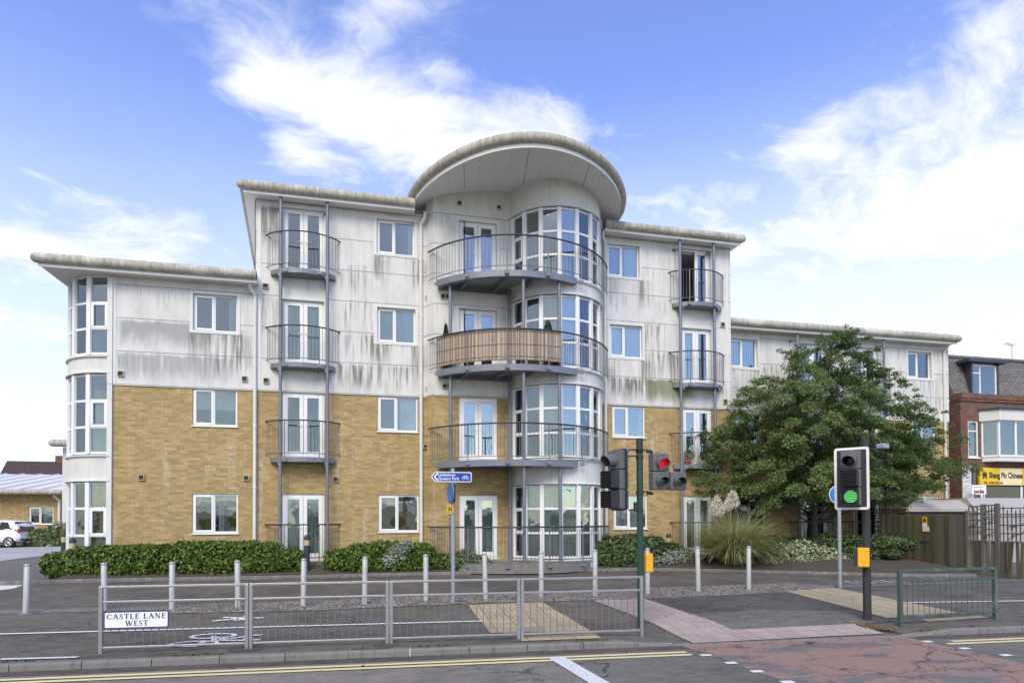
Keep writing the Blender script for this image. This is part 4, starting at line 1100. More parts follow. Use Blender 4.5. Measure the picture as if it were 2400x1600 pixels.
def bow_window(cx, cy, R, angs, zs, parent, dressing, mirror=False, openers=()):
    global CX, CYL
    keep = (CX, CYL); CX, CYL = cx, cy
    fr, gl = MB(), MB(); s_, t2, t1, hd = zs
    for a_ in angs:
        x, y, _ = cyl_pt(a_, R-.02, 0)
        fr.box(x-.068, x+.068, y-.055, y+.055, s_, hd, rot=a_)
    for a_, b_ in zip(angs, angs[1:]):
        for zz, h_ in ((s_+.035, .035), (t2, .036), (t1, .036), (hd-.03, .03)): facet_box(fr, a_, b_, R-.05, R-.004, zz-h_, zz+h_, .03, .03)
        facet_box(gl, a_, b_, R-.035, R-.025, s_+.03, hd-.03, .03, .03)
    for i in openers:
        a_, b_ = angs[i], angs[i+1]
        facet_box(fr, a_, b_, R-.03, R+.012, t2, t2+.075, .06, .06); facet_box(fr, a_, b_, R-.03, R+.012, t1-.075, t1, .06, .06)
        facet_box(fr, a_, a_+(b_-a_)*.24, R-.03, R+.011, t2+.075, t1-.075, .06, 0); facet_box(fr, b_-(b_-a_)*.24, b_, R-.03, R+.011, t2+.075, t1-.075, 0, .06)
    o = fr.build('bow_window', M['upvc'], parent, bevel=.006)
    gl.build('glass', M['glass'], o)
    for (mat, f0, f1, zr0, zr1) in dressing:
        cu = MB(); a_, b_ = angs[0]+(angs[-1]-angs[0])*f0, angs[0]+(angs[-1]-angs[0])*f1; n_ = max(6, int((b_-a_)*R/.05))
        A = [cyl_pt(a_+(b_-a_)*i/n_, R-.11-.03*(i % 2), s_+(hd-s_)*zr0) for i in range(n_+1)]
        cu.strip(A, [(x, y, s_+(hd-s_)*zr1) for x, y, _ in A]); cu.build('curtain', M[mat], o)
    CX, CYL = keep
    return o
angs = [aW0+aST*i for i in range(NF+1)]
bow_window(CX, CYL, CR, angs, BOW[3], bld, [('curtain_g', .02, .16, 0, 1), ('curtain_g', .30, .52, 0, .35), ('curtain_w', .62, .78, 0, .4)], openers=(0,))
bow_window(CX, CYL, CR, angs, BOW[2], bld, [('curtain_g', .30, .56, .0, 1), ('curtain_w', .50, .80, 0, .34)], openers=(0,))
bow_window(CX, CYL, CR, angs, BOW[1], bld, [('curtain_g', .30, .46, .0, 1), ('curtain_w', .0, .08, 0, 1)], openers=(0,))
bow_window(CX, CYL, CR, angs, BOW[0], bld, [('curtain_g', .0, 1.0, .0, .97)], openers=(0,))
fl_ = MB()
for z0_, z1_ in bandz[:4]: fl_.lathe([(.02, z0_+.3), (CR-.16, z0_+.3), (CR-.16, z1_-.1), (.02, z1_-.1)], 24, (CX, CYL))
fl_.build('bow_floor', M['interior'], bld)

# ---- rounded corner window at the left end
QR = 1.60; QX, QY = U_LW0, Y0+QR
zq = lambda py: at(235, py, Y0+.05)[1]
QB = [(zq(1313), zq(1254.7), zq(1191), zq(1129)), (zq(1063.6), zq(1000), zq(938), zq(876)), (zq(831), zq(769), zq(709), zq(645))]
qa = [-PI/2*i/4 for i in range(5)][::-1]
qd = [[('curtain_b', .0, 1.0, 0, 1)], [('curtain_g', .30, 1.0, 0, .8)], [('curtain_g', .45, .70, 0, 1)]]
for k in range(3): bow_window(QX, QY, QR, qa, QB[k], bld, qd[k], openers=(3,))
qw = MB(); ql = MB()
keep = (CX, CYL); CX, CYL = QX, QY
for z0_, z1_ in [(.1, QB[0][0]-.03), (QB[0][3]+.05, QB[1][0]-.05), (QB[1][3]+.05, QB[2][0]-.05), (QB[2][3]+.04, ZW+.1)]:
    A = [cyl_pt(-PI/2+PI/2*i/20, QR+.02, z0_) for i in range(21)]; qw.strip(A, [(x, y, z1_) for x, y, _ in A])
    for zz in (z0_, z1_): qw.strip([(x, y, zz) for x, y, _ in A], [cyl_pt(-PI/2+PI/2*i/20, QR-.2, zz) for i in range(21)])
for k in range(3):
    for zz in (QB[k][3]+.04, QB[k][0]-.05):
        rows = [[cyl_pt(-PI/2+PI/2*i/20, r_, z_) for i in range(21)] for r_, z_ in [(QR-.02, zz-.02), (QR+.085, zz-.02), (QR+.085, zz+.012), (QR-.02, zz+.03)]]
        for a_, b_ in zip(rows, rows[1:]): ql.strip(b_, a_)
CX, CYL = keep
qw.quad((QX-QR, QY+8, 0), (QX-QR, QY, 0), (QX-QR, QY, ZW), (QX-QR, QY+8, ZW))
qw.build('corner_wall', M['clad_bay'], bld, smooth=True); ql.build('corner_ledge', M['trim'], bld)
jm = MB(); jm.box(QX-.06, QX+.075, Y0-.062, Y0+.05, .3, ZB-.002); jm.box(QX-.06, QX+.075, Y0-.074, Y0+.05, ZB, ZW-.02); jm.build('corner_post', M['trim'], bld)

# ---- roofs
def bullnose(mb, pts, r, seams=.0, round_ends=(True, True)):
    P_ = [Vector(p) for p in pts]; rs = [r]*len(P_)
    for e in (0, 1):
        if round_ends[e]:
            d = (P_[0]-P_[1]).normalized() if e == 0 else (P_[-1]-P_[-2]).normalized()
            ext = [((P_[0] if e == 0 else P_[-1])+d*r*k_*1.3, r*math.sqrt(max(0.02, 1-k_*k_))) for k_ in (.35, .65, .87, .99)]
            if e == 0: P_ = [q for q, _ in ext][::-1]+P_; rs = [q for _, q in ext][::-1]+rs
            else: P_ = P_+[q for q, _ in ext]; rs = rs+[q for _, q in ext]
    mb.tube(P_, rs, 14)
def seams(mb, line, r, step):
    line = [Vector(p) for p in line]; acc = step*.6
    for a_, b_ in zip(line, line[1:]):
        L = (b_-a_).length; d = (b_-a_)/max(L, 1e-6)
        while acc < L:
            p = a_+d*acc; mb.tube([p-d*.012, p+d*.012], r+.006, 14); acc += step
        acc -= L
YE = Y0-.45
def roof(name, u0, u1, ye, zf, yb, r=.15, left=None, right=None, ends=(True, True), step=1.9):
    """flat roof slab with a soffit, a white fascia and the fat rounded edge"""
    ul, ur = u0, u1
    back_l = (u0+(left or 0)*(yb-ye), yb); back_r = (u1+(right or 0)*(yb-ye), yb)
    sl = MB(); sl.prism([(ul, ye), (ur, ye), back_r, back_l], zf+.03, zf+.30)
    o = sl.build(name, M['soffit'], bld)
    fa = MB(); fa.box(ul, ur, ye-.012, ye+.02, zf-.02, zf+.12); fa.build('fascia', M['trim'], o)
    g = MB(); line = [(ul, ye-.02, zf+.215), (ur, ye-.02, zf+.215)]; bullnose(g, line, r, round_ends=ends)
    if left is not None: g.tube([(ul, ye, zf+.215), (back_l[0], back_l[1], zf+.215)], r*.8, 12)
    if right is not None: g.tube([(ur, ye, zf+.215), (back_r[0], back_r[1], zf+.215)], r*.8, 12)
    seams(g, line, r, step)
    g.build('rounded_roof_edge', M['gutter'], o, smooth=True)
    return o
roof('left_roof', atx(86, YE), atx(600, YE), YE, ZW, Y0+9, left=.02, ends=(True, False))
roof('main_roof', atx(568, YE), 1.75, YE, ZF, Y0+9, left=-.088, ends=(True, False))
roof('main_roof', 8.35, atx(1740, YE), YE, ZF, Y0+9, right=0.0, ends=(False, True), step=.55)
roof('right_roof', U_R1+.03, atx(2246, YL-.45), YL-.45, ZW-.02, YL+9, right=0.0, ends=(False, True))
rb = MB(); rb.box(U_M0-1.3, U_M0+.5, Y0+5, Y0+8, ZW+.2, ZW+1.0); o = rb.build('rear_parapet', M['clad_bay'], bld)
g = MB(); bullnose(g, [(U_M0-1.35, Y0+4.95, ZW+1.05), (U_M0+.5, Y0+4.95, ZW+1.05)], .17); g.build('rounded_roof_edge', M['gutter'], o, smooth=True)
# the curved canopy over the bow
KX, KY, KR = 5.304, 21.515, 3.62
def kz(x, y=20.5): return 12.468+.624*(1-((x-5.545)/KR)**2)-.049*(21.9-y)
so = MB(); nA, nR = 48, 12
rows = []
for j in range(nR+1):
    r_ = KR*j/nR
    rows.append([(KX+r_*math.sin(-PI/2-.02+(PI+.04)*i/nA), KY-r_*math.cos(-PI/2-.02+(PI+.04)*i/nA)) for i in range(nA+1)])
for a_, b_ in zip(rows, rows[1:]):
    so.strip([(x, y, kz(x, y)) for x, y in b_], [(x, y, kz(x, y)) for x, y in a_])
    so.strip([(x, y, kz(x, y)+.42) for x, y in a_], [(x, y, kz(x, y)+.42) for x, y in b_])
o = so.build('canopy_roof', M['soffit'], bld, smooth=True)
back = MB(); A = [(KX-KR+2*KR*i/30, KY+.1) for i in range(31)]; back.strip([(x, y, ZF-.2) for x, y in A], [(x, y, kz(x)+.42) for x, y in A]); back.build('canopy_back', M['trim'], o)
fx = MB()
for i in range(-3, 4):
    x = KX+i*.98
    seg = [(x+(KY-1-yy)*-.18, yy) for yy in np.arange(KY-3.4, KY-.9, .12)]
    for (xa, ya), (xb, yb_) in zip(seg, seg[1:]):
        if math.hypot(xa-KX, ya-KY) < KR-.06 and math.hypot(xb-KX, yb_-KY) < KR-.06 and i % 2 == 0:
            fx.quad((xa-.006, ya, kz(xa, ya)-.004), (xb-.006, yb_, kz(xb, yb_)-.004), (xb+.006, yb_, kz(xb, yb_)-.004), (xa+.006, ya, kz(xa, ya)-.004))
    for yy in np.arange(KY-3.2, KY-.9, .42):
        for sx in (0, .48):
            xx = x+sx+(KY-1-yy)*-.18
            if math.hypot(xx-KX, yy-KY) < KR-.12: fx.tube([(xx, yy, kz(xx, yy)-.012), (xx, yy, kz(xx, yy)+.01)], .011, 6)
fx.build('soffit_fixing', M['vent_dark'], o)
ka = [-PI/2-.03+(PI+.06)*i/60 for i in range(61)]
fa = MB(); A = [(KX+(KR+.01)*math.sin(a_), KY-(KR+.01)*math.cos(a_)) for a_ in ka]
B = [(KX+(KR-.03)*math.sin(a_), KY-(KR-.03)*math.cos(a_)) for a_ in ka]
fa.strip([(x, y, kz(x, y)-.03) for x, y in A], [(x, y, kz(x, y)+.15) for x, y in A]); fa.strip([(x, y, kz(x, y)-.03) for x, y in B], [(x, y, kz(x, y)-.03) for x, y in A])
fa.strip([(x, y, kz(x, y)+.05) for x, y in B], [(x, y, kz(x, y)-.03) for x, y in B])
fa.build('fascia', M['trim'], o, smooth=2)
g = MB(); line = [(KX+(KR+.03)*math.sin(a_), KY-(KR+.03)*math.cos(a_), kz(KX+KR*math.sin(a_), KY-KR*math.cos(a_))+.25) for a_ in ka]
g.tube(line, .155, 14); seams(g, line, .155, .46)
g.build('rounded_roof_edge', M['gutter'], o, smooth=True)

# ---- big curved balconies round the bow
BX, BY, RB = 5.345, 22.50, 3.48
def big_arc(R, u0, u1, n, by=BY):
    a0, a1 = math.asin((u0-BX)/R), math.asin((u1-BX)/R); return arc_pts(BX, by, R, a0, a1, n)
zr = [at(1177, 1235, 19.02)[1], at(1191, 989, 19.02)[1], 7.861, 10.775]
zp = [None, at(1191, 1075, 19.1)[1], 6.79, 9.716]; PY = 22.72
for k in range(4):
    bal = bpy.data.objects.new('bow_balcony', None); C.objects.link(bal); bal.parent = bld; bal.location = Vector((BX, YB, FL[k]))-bld.location
    if k:
        zt = zp[k]; arc = big_arc(3.62, 2.43, 6.80, 30, PY)
        ch = MB(); inn = [(BX+(x-BX)*.955, PY+(y-PY)*.955) for x, y in arc]
        ch.strip([(x, y, zt-.20) for x, y in arc], [(x, y, zt) for x, y in arc])
        ch.strip([(x, y, zt) for x, y in arc], [(x, y, zt) for x, y in inn]); ch.strip([(x, y, zt-.20) for x, y in inn], [(x, y, zt-.20) for x, y in arc])
        ch.strip([(x, y, zt) for x, y in inn], [(x, y, zt-.20) for x, y in inn])
        for q in (0, -1):
            a_, b_ = arc[q], inn[q]; ch.quad((a_[0], a_[1], zt-.2), (b_[0], b_[1], zt-.2), (b_[0], b_[1], zt), (a_[0], a_[1], zt))
        ch.box(2.50, 5.1, YB-.10, YB-.03, zt-.20, zt-.01)
        for x0 in (3.25, 4.35, 5.2):
            yf = PY-math.sqrt(3.45**2-(x0+.25-BX)**2)
            ch.box(x0-.035, x0+.035, yf+.05, YB-.1, zt-.19, zt-.035, rot=.12, piv=(x0, YB))
        ch.build('platform', M['steel_blue'], bal)
        dk = MB(); dk.prism(inn+[(6.6, 20.2), (5.6, YB-.04), (2.60, YB-.04)], zt-.035, zt-.01); dk.build('deck', M['galv'], bal)
    railing(bal, big_arc(RB, 2.20, 8.46, 56), (zp[k] if k else FL[0]-.1), zr[k], step=.115, posts=(.06, .22, .385, .555, .72), hand=.026)
for u_, y_, zt in ((atx(1056, 20.40), 20.40, zp[3]-.2), (atx(1195, 20.62), 20.62, zp[3]-.2), (atx(1228, 19.27), 19.27, zp[3]-.2), (atx(1312, 19.35), 19.35, zp[3]-.2)):
    m_ = MB(); m_.tube([(u_, y_, .3), (u_, y_, zt)], .055, 12); m_.build('balcony_pole', M['steel_blue'], bld, smooth=True)
st = MB(); st.prism(big_arc(3.64, 2.6, 7.3, 16, PY)+[(7.3, 20.6), (2.6, 20.85)], .3, .60); st.build('concrete_step', M['kerb'], bld)

# ---- rain pipes, vents, little things on the wall
def pipe(u, Y, ztop, zbot, neck=(0, 0), r=.055):
    m_ = MB(); pts = [(u, Y-.075, zbot), (u, Y-.075, ztop-.35)]
    if neck: pts += [(u, Y-.09, ztop-.28), (u+neck[0], Y-.25, ztop-.12), (u+neck[0], Y-.36, ztop+.03)]
    m_.tube(pts, r, 10)
    for z_ in np.arange(zbot+.8, ztop-.5, 1.9): m_.tube([(u, Y-.075, z_-.03), (u, Y-.075, z_+.03)], r+.010, 10); 
    m_.build('rain_pipe', M['pipe'], bld, smooth=True)
pipe(atx(597.2, Y0-.08), Y0, ZW, .3, (-.12, 0)); pipe(atx(987, Y0-.08), Y0, ZF, .3, (.12, 0)); pipe(atx(1420, Y0-.08), Y0, ZF, .3, (-.14, 0)); pipe(atx(2215.5, YL-.08), YL, ZW, .3, (-.02, 0))
def vent(px, py, Y, s=.085):
    u, z = at(px, py, Y)
    m_ = MB(); frame_rect(m_, u-s, u+s, z-s, z+s, Y-.055, Y-.002, .02); o_ = m_.build('vent', M['vent'], bld)
    d_ = MB(); d_.box(u-s+.02, u+s-.02, Y-.028, Y-.003, z-s+.02, z+s-.02); d_.build('grille', M['vent_dark'], o_)
for q in ((283.5, 876), (573.5, 888), (332, 1118.7), (577.5, 1120), (622.6, 671), (624, 892), (787, 1123)): vent(q[0], q[1], Y0-.022 if q[1] < 900 else Y0)
for q in ((1002, 699), (1003, 911), (997, 1046), (1003, 1125)): vent(q[0], q[1], Y0-.03, .075)
for q in ((1077, 477), (1169, 487), (1038, 695), (1050, 695), (1042, 905), (1054, 905)): vent(q[0], q[1], YB-.022, .075)
for q in ((1693, 761), (1699, 941)): vent(q[0], q[1], Y0-.022)
# ------------------------------------------------------------------ street furniture
RP = [G(*p) for p in ((231.7, 1530.6), (574, 1523), (904.3, 1510), (1216, 1500), (1509, 1492))]
_a = math.atan2(RP[4][1]-RP[0][1], RP[4][0]-RP[0][0]); _L = math.hypot(RP[4][1]-RP[0][1], RP[4][0]-RP[0][0])/4
def make_guard_rail(L, mat, pw, zt, z2, zb, nb, label, group, rail_r=.020):
    t_ = thing('guard_rail', label, 'guard rail', (0, 0, 0), group)
    for x in (pw/2, L-pw/2):
        p_ = MB(); p_.box(x-pw/2, x+pw/2, -pw/2, pw/2, -.06, zt-.02); p_.build('post', mat, t_, local=True, bevel=.004)
    for nm, z_, r_ in (('handrail', zt-.022, rail_r), ('middle_rail', z2, rail_r*.8), ('bottom_rail', zb, rail_r*.8)):
        q = MB(); 
        if nm == 'handrail': q.box(0, L, -r_, r_, z_-r_+.004, z_+r_)
        else: q.box(pw, L-pw, -r_, r_, z_-r_, z_+r_)
        q.build(nm, mat, t_, local=True, bevel=.006)
    b_ = MB()
    for i in range(1, nb+1):
        x = pw+(L-2*pw)*i/(nb+1); b_.tube([(x, 0, zb), (x, 0, z2)], .0068, 6, caps=False)
    b_.build('bar_row', M['galv_dark'] if mat is M['galv'] else mat, t_, local=True)
    return t_
GL = ['galvanised guard rail panel carrying the street nameplate, at the far left of the row', 'galvanised guard rail panel next to the one with the street nameplate', 'galvanised guard rail panel standing in front of the left buff paving', 'galvanised guard rail panel whose end meets the dark green signal pole']
gr0 = make_guard_rail(_L-.012, M['galv'], .05, 1.0, .76, .085, 17, GL[0], 'guard rail panels along the kerb')
for i in range(4):
    o = gr0 if i == 0 else copy_tree(gr0)
    x, y = RP[0][0]+(_L*i)*math.cos(_a), RP[0][1]+(_L*i)*math.sin(_a)
    o.location = (x, y, zg(x, y)-.003); o.rotation_euler = (0, 0, _a); o['label'] = GL[i]
g0, g1 = G(2110, 1467), G(2332, 1450)
gt = at(2110, 1330, g0[1])[1]-.0
o = make_guard_rail(math.hypot(g1[0]-g0[0], g1[1]-g0[1])+.07, M['rail_green'], .07, gt-.01, gt*.79, gt*.17, 16, 'dark green guard rail panel with peeling paint, right of the black signal pole', None, .028)
o.location = (g0[0]-.03, g0[1], zg(*g0)-.002); o.rotation_euler = (0, 0, math.atan2(g1[1]-g0[1], g1[0]-g0[0]))
# street nameplate on the first panel
d_ = Vector((math.cos(_a), math.sin(_a), 0)); f_ = Vector((d_.y, -d_.x, 0)); up = Vector((0, 0, 1))
so_ = Vector((RP[0][0], RP[0][1], 0))+d_*.085+f_*.03+up*.375
sg = thing('street_nameplate', 'white street nameplate with black letters on the leftmost guard rail panel', 'street sign', so_)
W_, H_ = .885, .245
def rrect(w_, h_, r_=.015, x0=0, y0=0):
    out = []
    for cx_, cy_, a0 in ((w_-r_, r_, -PI/2), (w_-r_, h_-r_, 0), (r_, h_-r_, PI/2), (r_, r_, PI)):
        out += [(x0+cx_+r_*math.cos(a0+PI/2*k/4), y0+cy_+r_*math.sin(a0+PI/2*k/4)) for k in range(5)]
    return out
mb = MB(); mb.extr(rrect(W_, H_), so_, d_, up, .012); mb.build('edge', M['navy'], sg)
mb = MB(); mb.extr(rrect(W_-.024, H_-.024), so_+d_*.012+up*.012+f_*.0122, d_, up, .003); mb.build('plate', M['sign_white'], sg)
# hand-cut Roman capitals: strokes (x0,y0,x1,y1,width) on a unit height, with serifs
GLY = {'C': (.82, [('arc', .42, .5, .40, .50, .55, 5.73, .13)]+[(.74, .68, .74, .92, .05)]),
 'A': (.86, [(.10, .03, .43, .98, .06), (.40, .98, .76, .03, .13), (.24, .33, .62, .33, .05), (.0, .02, .24, .02, .04), (.60, .02, .88, .02, .04)]),
 'S': (.60, [('arc', .30, .73, .23, .25, .6, 4.4, .10), ('arc', .29, .27, .26, .26, -2.6, 1.4, .10), (.14, .62, .42, .42, .12), (.51, .72, .51, .92, .04), (.04, .06, .04, .28, .04)]),
 'T': (.76, [(.37, .0, .37, .98, .13), (.04, .96, .70, .96, .06), (.04, .76, .04, .98, .05), (.70, .76, .70, .98, .05), (.24, .02, .50, .02, .04)]),
 'L': (.64, [(.16, .0, .16, 1., .13), (.04, .03, .60, .03, .06), (.59, .0, .59, .24, .05), (.04, .98, .30, .98, .04)]),
 'E': (.66, [(.16, .0, .16, 1., .13), (.04, .03, .58, .03, .06), (.04, .97, .56, .97, .06), (.2, .51, .44, .51, .05), (.58, .0, .58, .22, .05), (.56, .78, .56, 1., .05), (.44, .40, .44, .62, .04)]),
 'N': (.92, [(.14, .0, .14, .97, .055), (.11, .98, .72, .04, .13), (.74, .0, .74, 1., .055), (.02, .02, .26, .02, .04), (.62, .98, .88, .98, .04), (.0, .98, .16, .98, .04)]),
 'W': (1.18, [(.06, .98, .34, .02, .13), (.36, .02, .56, .90, .06), (.52, .98, .80, .02, .13), (.82, .02, 1.08, .98, .06), (-.04, .98, .18, .98, .04), (.44, .98, .64, .98, .04), (.98, .98, 1.18, .98, .04)])}
def roman(word, h_, o_, ax, ay, mat, parent, width, fat=1.4):
    mb = MB(); adv = sum(GLY[c][0]+.14 if c != ' ' else .5 for c in word)-.14; k = width/(adv*h_); x = 0
    def putq(poly): 
        poly = [(px_*h_*k, py_*h_) for px_, py_ in poly]; mb.add([o_+ax*a_+ay*b_ for a_, b_ in poly], [tuple(range(len(poly)))])
    for c in word:
        if c == ' ': x += .5; continue
        for s_ in GLY[c][1]:
            if s_[0] == 'arc':
                _, cx_, cy_, rx, ry, t0, t1, wd = s_; wd *= fat
                for i in range(12):
                    q = [(t0+(t1-t0)*(i+j)/12) for j in (0, 1)]
                    wd2 = [wd*(.45+.55*abs(math.cos(q_))) for q_ in q]
                    putq([(x+cx_+rx*math.cos(q[0]), cy_+ry*math.sin(q[0])), (x+cx_+rx*math.cos(q[1]), cy_+ry*math.sin(q[1])), (x+cx_+(rx-wd2[1])*math.cos(q[1]), cy_+(ry-wd2[1]*.7)*math.sin(q[1])), (x+cx_+(rx-wd2[0])*math.cos(q[0]), cy_+(ry-wd2[0]*.7)*math.sin(q[0]))])
            else: putq([(x+a_, b_) for a_, b_ in bar(*s_[:4], s_[4]*fat)])
        x += GLY[c][0]+.14
    return mb.build('lettering', mat, parent)
fo = so_+f_*.0175
roman('CASTLE LANE', .078, fo+d_*.035+up*.137, d_, up, M['ink'], sg, .815)
roman('WEST', .078, fo+d_*.295+up*.034, d_, up, M['ink'], sg, .31)

# steel bollards
def make_bollard():
    t_ = thing('bollard', '', 'bollard', (0, 0, 0), 'round steel bollards along the cobbles')
    b_ = MB(); b_.lathe([(.057, -.05), (.057, .985), (.050, 1.0), (.02, 1.004)], 20); b_.build('post', M['bollard'], t_, smooth=True, local=True)
    c_ = MB(); c_.lathe([(.059, .955), (.0595, .975), (.059, .985), (.057, .987)], 20); c_.build('cap', M['galv'], t_, smooth=True, local=True)
    c_ = MB(); c_.lathe([(.14, -.03), (.13, .004), (.10, .012), (.05, .014)], 14); c_.build('footing', M['kerb'], t_, local=True)
    return t_
BP = [(61, 1437), (245, 1429), (403, 1427), (558, 1424), (711, 1420), (854.6, 1416), (998.6, 1408), (1138, 1404), (1269, 1399), (1395, 1396.7), (1518, 1392), (1637, 1386), (1755, 1381)]
BT = [1321, 1318, 1316, 1312, 1308, 1303, 1298, 1295, 1291.5, 1287, 1284, 1280.5, 1279]
BL = ['leftmost steel bollard, standing clear to the left of the guard rail', 'steel bollard behind the street nameplate end of the guard rail', 'third steel bollard from the left, in front of the long left hedge', 'steel bollard just left of the first guard rail joint', 'steel bollard in front of the right end of the long left hedge',
      'steel bollard in front of the left part of the middle hedge', 'steel bollard just left of the cycle direction sign post', 'steel bollard in front of the small variegated shrub', 'steel bollard in front of the round bow windows', 'steel bollard in front of the clipped hedge right of the bow',
      'steel bollard beside the yellow button box of the green signal pole', 'pale steel bollard left of the pampas grass, standing clear of the guard rail', 'rightmost steel bollard, in front of the pampas grass']
b0 = make_bollard()
for i, (p, tp) in enumerate(zip(BP, BT)):
    o = b0 if i == 0 else copy_tree(b0)
    x, y = G(*p); o.location = (x, y, zg(x, y)); h_ = at(p[0], tp, y)[1]-zg(x, y); o.scale = (1, 1, h_/1.004); o['label'] = BL[i]
    o.rotation_euler = (random.uniform(-.02, .02), random.uniform(-.02, .02), random.uniform(0, 6))

# low lamp bollards in the garden
def make_lamp_bollard(h):
    t_ = thing('bollard_light', '', 'garden lamp', (0, 0, 0), 'dark lamp bollards in the garden')
    b_ = MB(); b_.lathe([(.085, -.3), (.085, h-.30)], 18); b_.build('post', M['light_navy'], t_, smooth=True, local=True)
    b_ = MB(); b_.lathe([(.080, h-.30), (.080, h-.15)], 18); b_.build('lamp_lens', M['light_cream'], t_, smooth=True, local=True)
    b_ = MB(); b_.lathe([(.090, h-.15), (.088, h-.08), (.065, h-.02), (.02, h)], 18); b_.build('cap', M['light_navy'], t_, smooth=True, local=True)
    return t_
lb0 = make_lamp_bollard(1.0)
for i, (px_, pt, Y_, zb_, lab) in enumerate(((719.5, 1252, 20.35, .45, 'dark lamp bollard in the gap between the two left hedges'), (170, 1258, 21.0, .4, 'nearer of two lamp bollards by the rounded left corner, in front of its windows'), (150, 1244, 24.5, .4, 'farther of two lamp bollards, left of the building edge'), (1567, 1249, 20.75, .45, 'lamp bollard behind the clipped hedge right of the bow'))):
    o = lb0 if i == 0 else copy_tree(lb0)
    u, z = at(px_, pt, Y_); o.location = (u, Y_, zb_); o.scale = (1, 1, (z-zb_)); o['label'] = lab

# ---- traffic signals
def aspect_housing(mb, x, z, s): mb.box(x-s/2+.004, x+s/2-.004, -.11, .09, z-s/2+.004, z+s/2-.004)
def tube_visor(mb, x, z, r, L):
    n = 20; inner, outer = [], []
    for j in range(n+1):
        a_ = -PI*.30+2*PI*.80*j/n
        dx_, dz_ = r*math.cos(a_), r*math.sin(a_); k = .55+.45*(dz_/r*.5+.5)
        outer.append((x+dx_*.93, -.12-L*k, z+dz_*.93-.05*k)); inner.append((x+dx_, -.10, z+dz_))
    mb.strip(inner, outer); 
    mb.strip([(x+(p[0]-x)*.95, p[1], z+(p[2]-z)*.95) for p in outer], [(x+(p[0]-x)*.95, p[1], z+(p[2]-z)*.95) for p in inner]); mb.strip(outer, [(x+(p[0]-x)*.95, p[1], z+(p[2]-z)*.95) for p in outer])
def louvre(mb, x, z, s, L):
    w_ = s*.42
    mb.box(x-w_, x-w_+.006, -.10-L, -.11, z-w_, z+w_); mb.box(x+w_-.006, x+w_, -.10-L, -.11, z-w_, z+w_); mb.box(x-w_, x+w_, -.10-L, -.11, z+w_-.006, z+w_); mb.box(x-w_, x+w_, -.10-L, -.11, z-w_, z-w_+.006)
    for i in range(1, 9):
        zz = z-w_+2*w_*i/9; mb.box(x-w_, x+w_, -.095-L, -.11-L*.25, zz-.0055, zz+.0055)
def disc(mb, x, y, z, r, n=22, bulge=.02):
    mb.add([(x+r*math.cos(2*PI*j/n), y, z+r*math.sin(2*PI*j/n)) for j in range(n)]+[(x+r*.6*math.cos(2*PI*j/n), y-bulge, z+r*.6*math.sin(2*PI*j/n)) for j in range(n)]+[(x, y-bulge*1.2, z)], [(j, (j+1) % n, n+(j+1) % n, n+j) for j in range(n)]+[(n+j, n+(j+1) % n, 2*n) for j in range(n)])
def signal_head(parent, aspects, s, loc, rz, board=None, name='signal_head'):
    """aspects: (x, z, visor, lens material) about the head's centre; the head looks along its own -y"""
    hs = MB()
    for x, z, v, l in aspects: aspect_housing(hs, x, z, s)
    o = hs.build(name, M['sig_grey'], parent, local=True, bevel=.02)
    o.location = loc; o.rotation_euler = (0, 0, rz)
    for x, z, v, l in aspects:
        vm_ = MB(); r_ = s*.345
        rg = MB(); rg.tube([(x+r_*1.08*math.cos(2*PI*j/24), -.112, z+r_*1.08*math.sin(2*PI*j/24)) for j in range(24)], .012, 6, closed=True); rg.build('lens_ring', M['sig_grey'], o, local=True, smooth=True)
        if v == 'tube': tube_visor(vm_, x, z, r_*1.02, .24)
        elif v == 'short': tube_visor(vm_, x, z, r_*1.05, .13)
        else: louvre(vm_, x, z, s, .20)
        vm_.build('visor', M['sig_grey' if v != 'louvre' else 'sig_black'], o, local=True)
        ln = MB(); disc(ln, x, -.113, z, r_*.96); ln.build('lens', M[l], o, local=True, smooth=True)
    if board:
        x0, x1, z0, z1, edge = board
        bb = MB(); bb.extr(rrect(x1-x0, z1-z0, .05), (x0, .01, z0), (1, 0, 0), (0, 0, 1), .014); bb.build('backing_board', M['sig_black'], o, local=True)
        if edge:
            e_ = MB(); A = rrect(x1-x0, z1-z0, .05); B = rrect(x1-x0-.09, z1-z0-.09, .02)
            P0 = [(x0+a_, -.006, z0+b_) for a_, b_ in A]; P1 = [(x0+.045+a_, -.006, z0+.045+b_) for a_, b_ in B]
            e_.strip(P0+[P0[0]], P1+[P1[0]]); e_.strip([(a_, .016, c_) for a_, b_, c_ in P0]+[(P0[0][0], .016, P0[0][2])], P0+[P0[0]])
            e_.build('white_edge', M['white_board'], o, local=True)
    return o
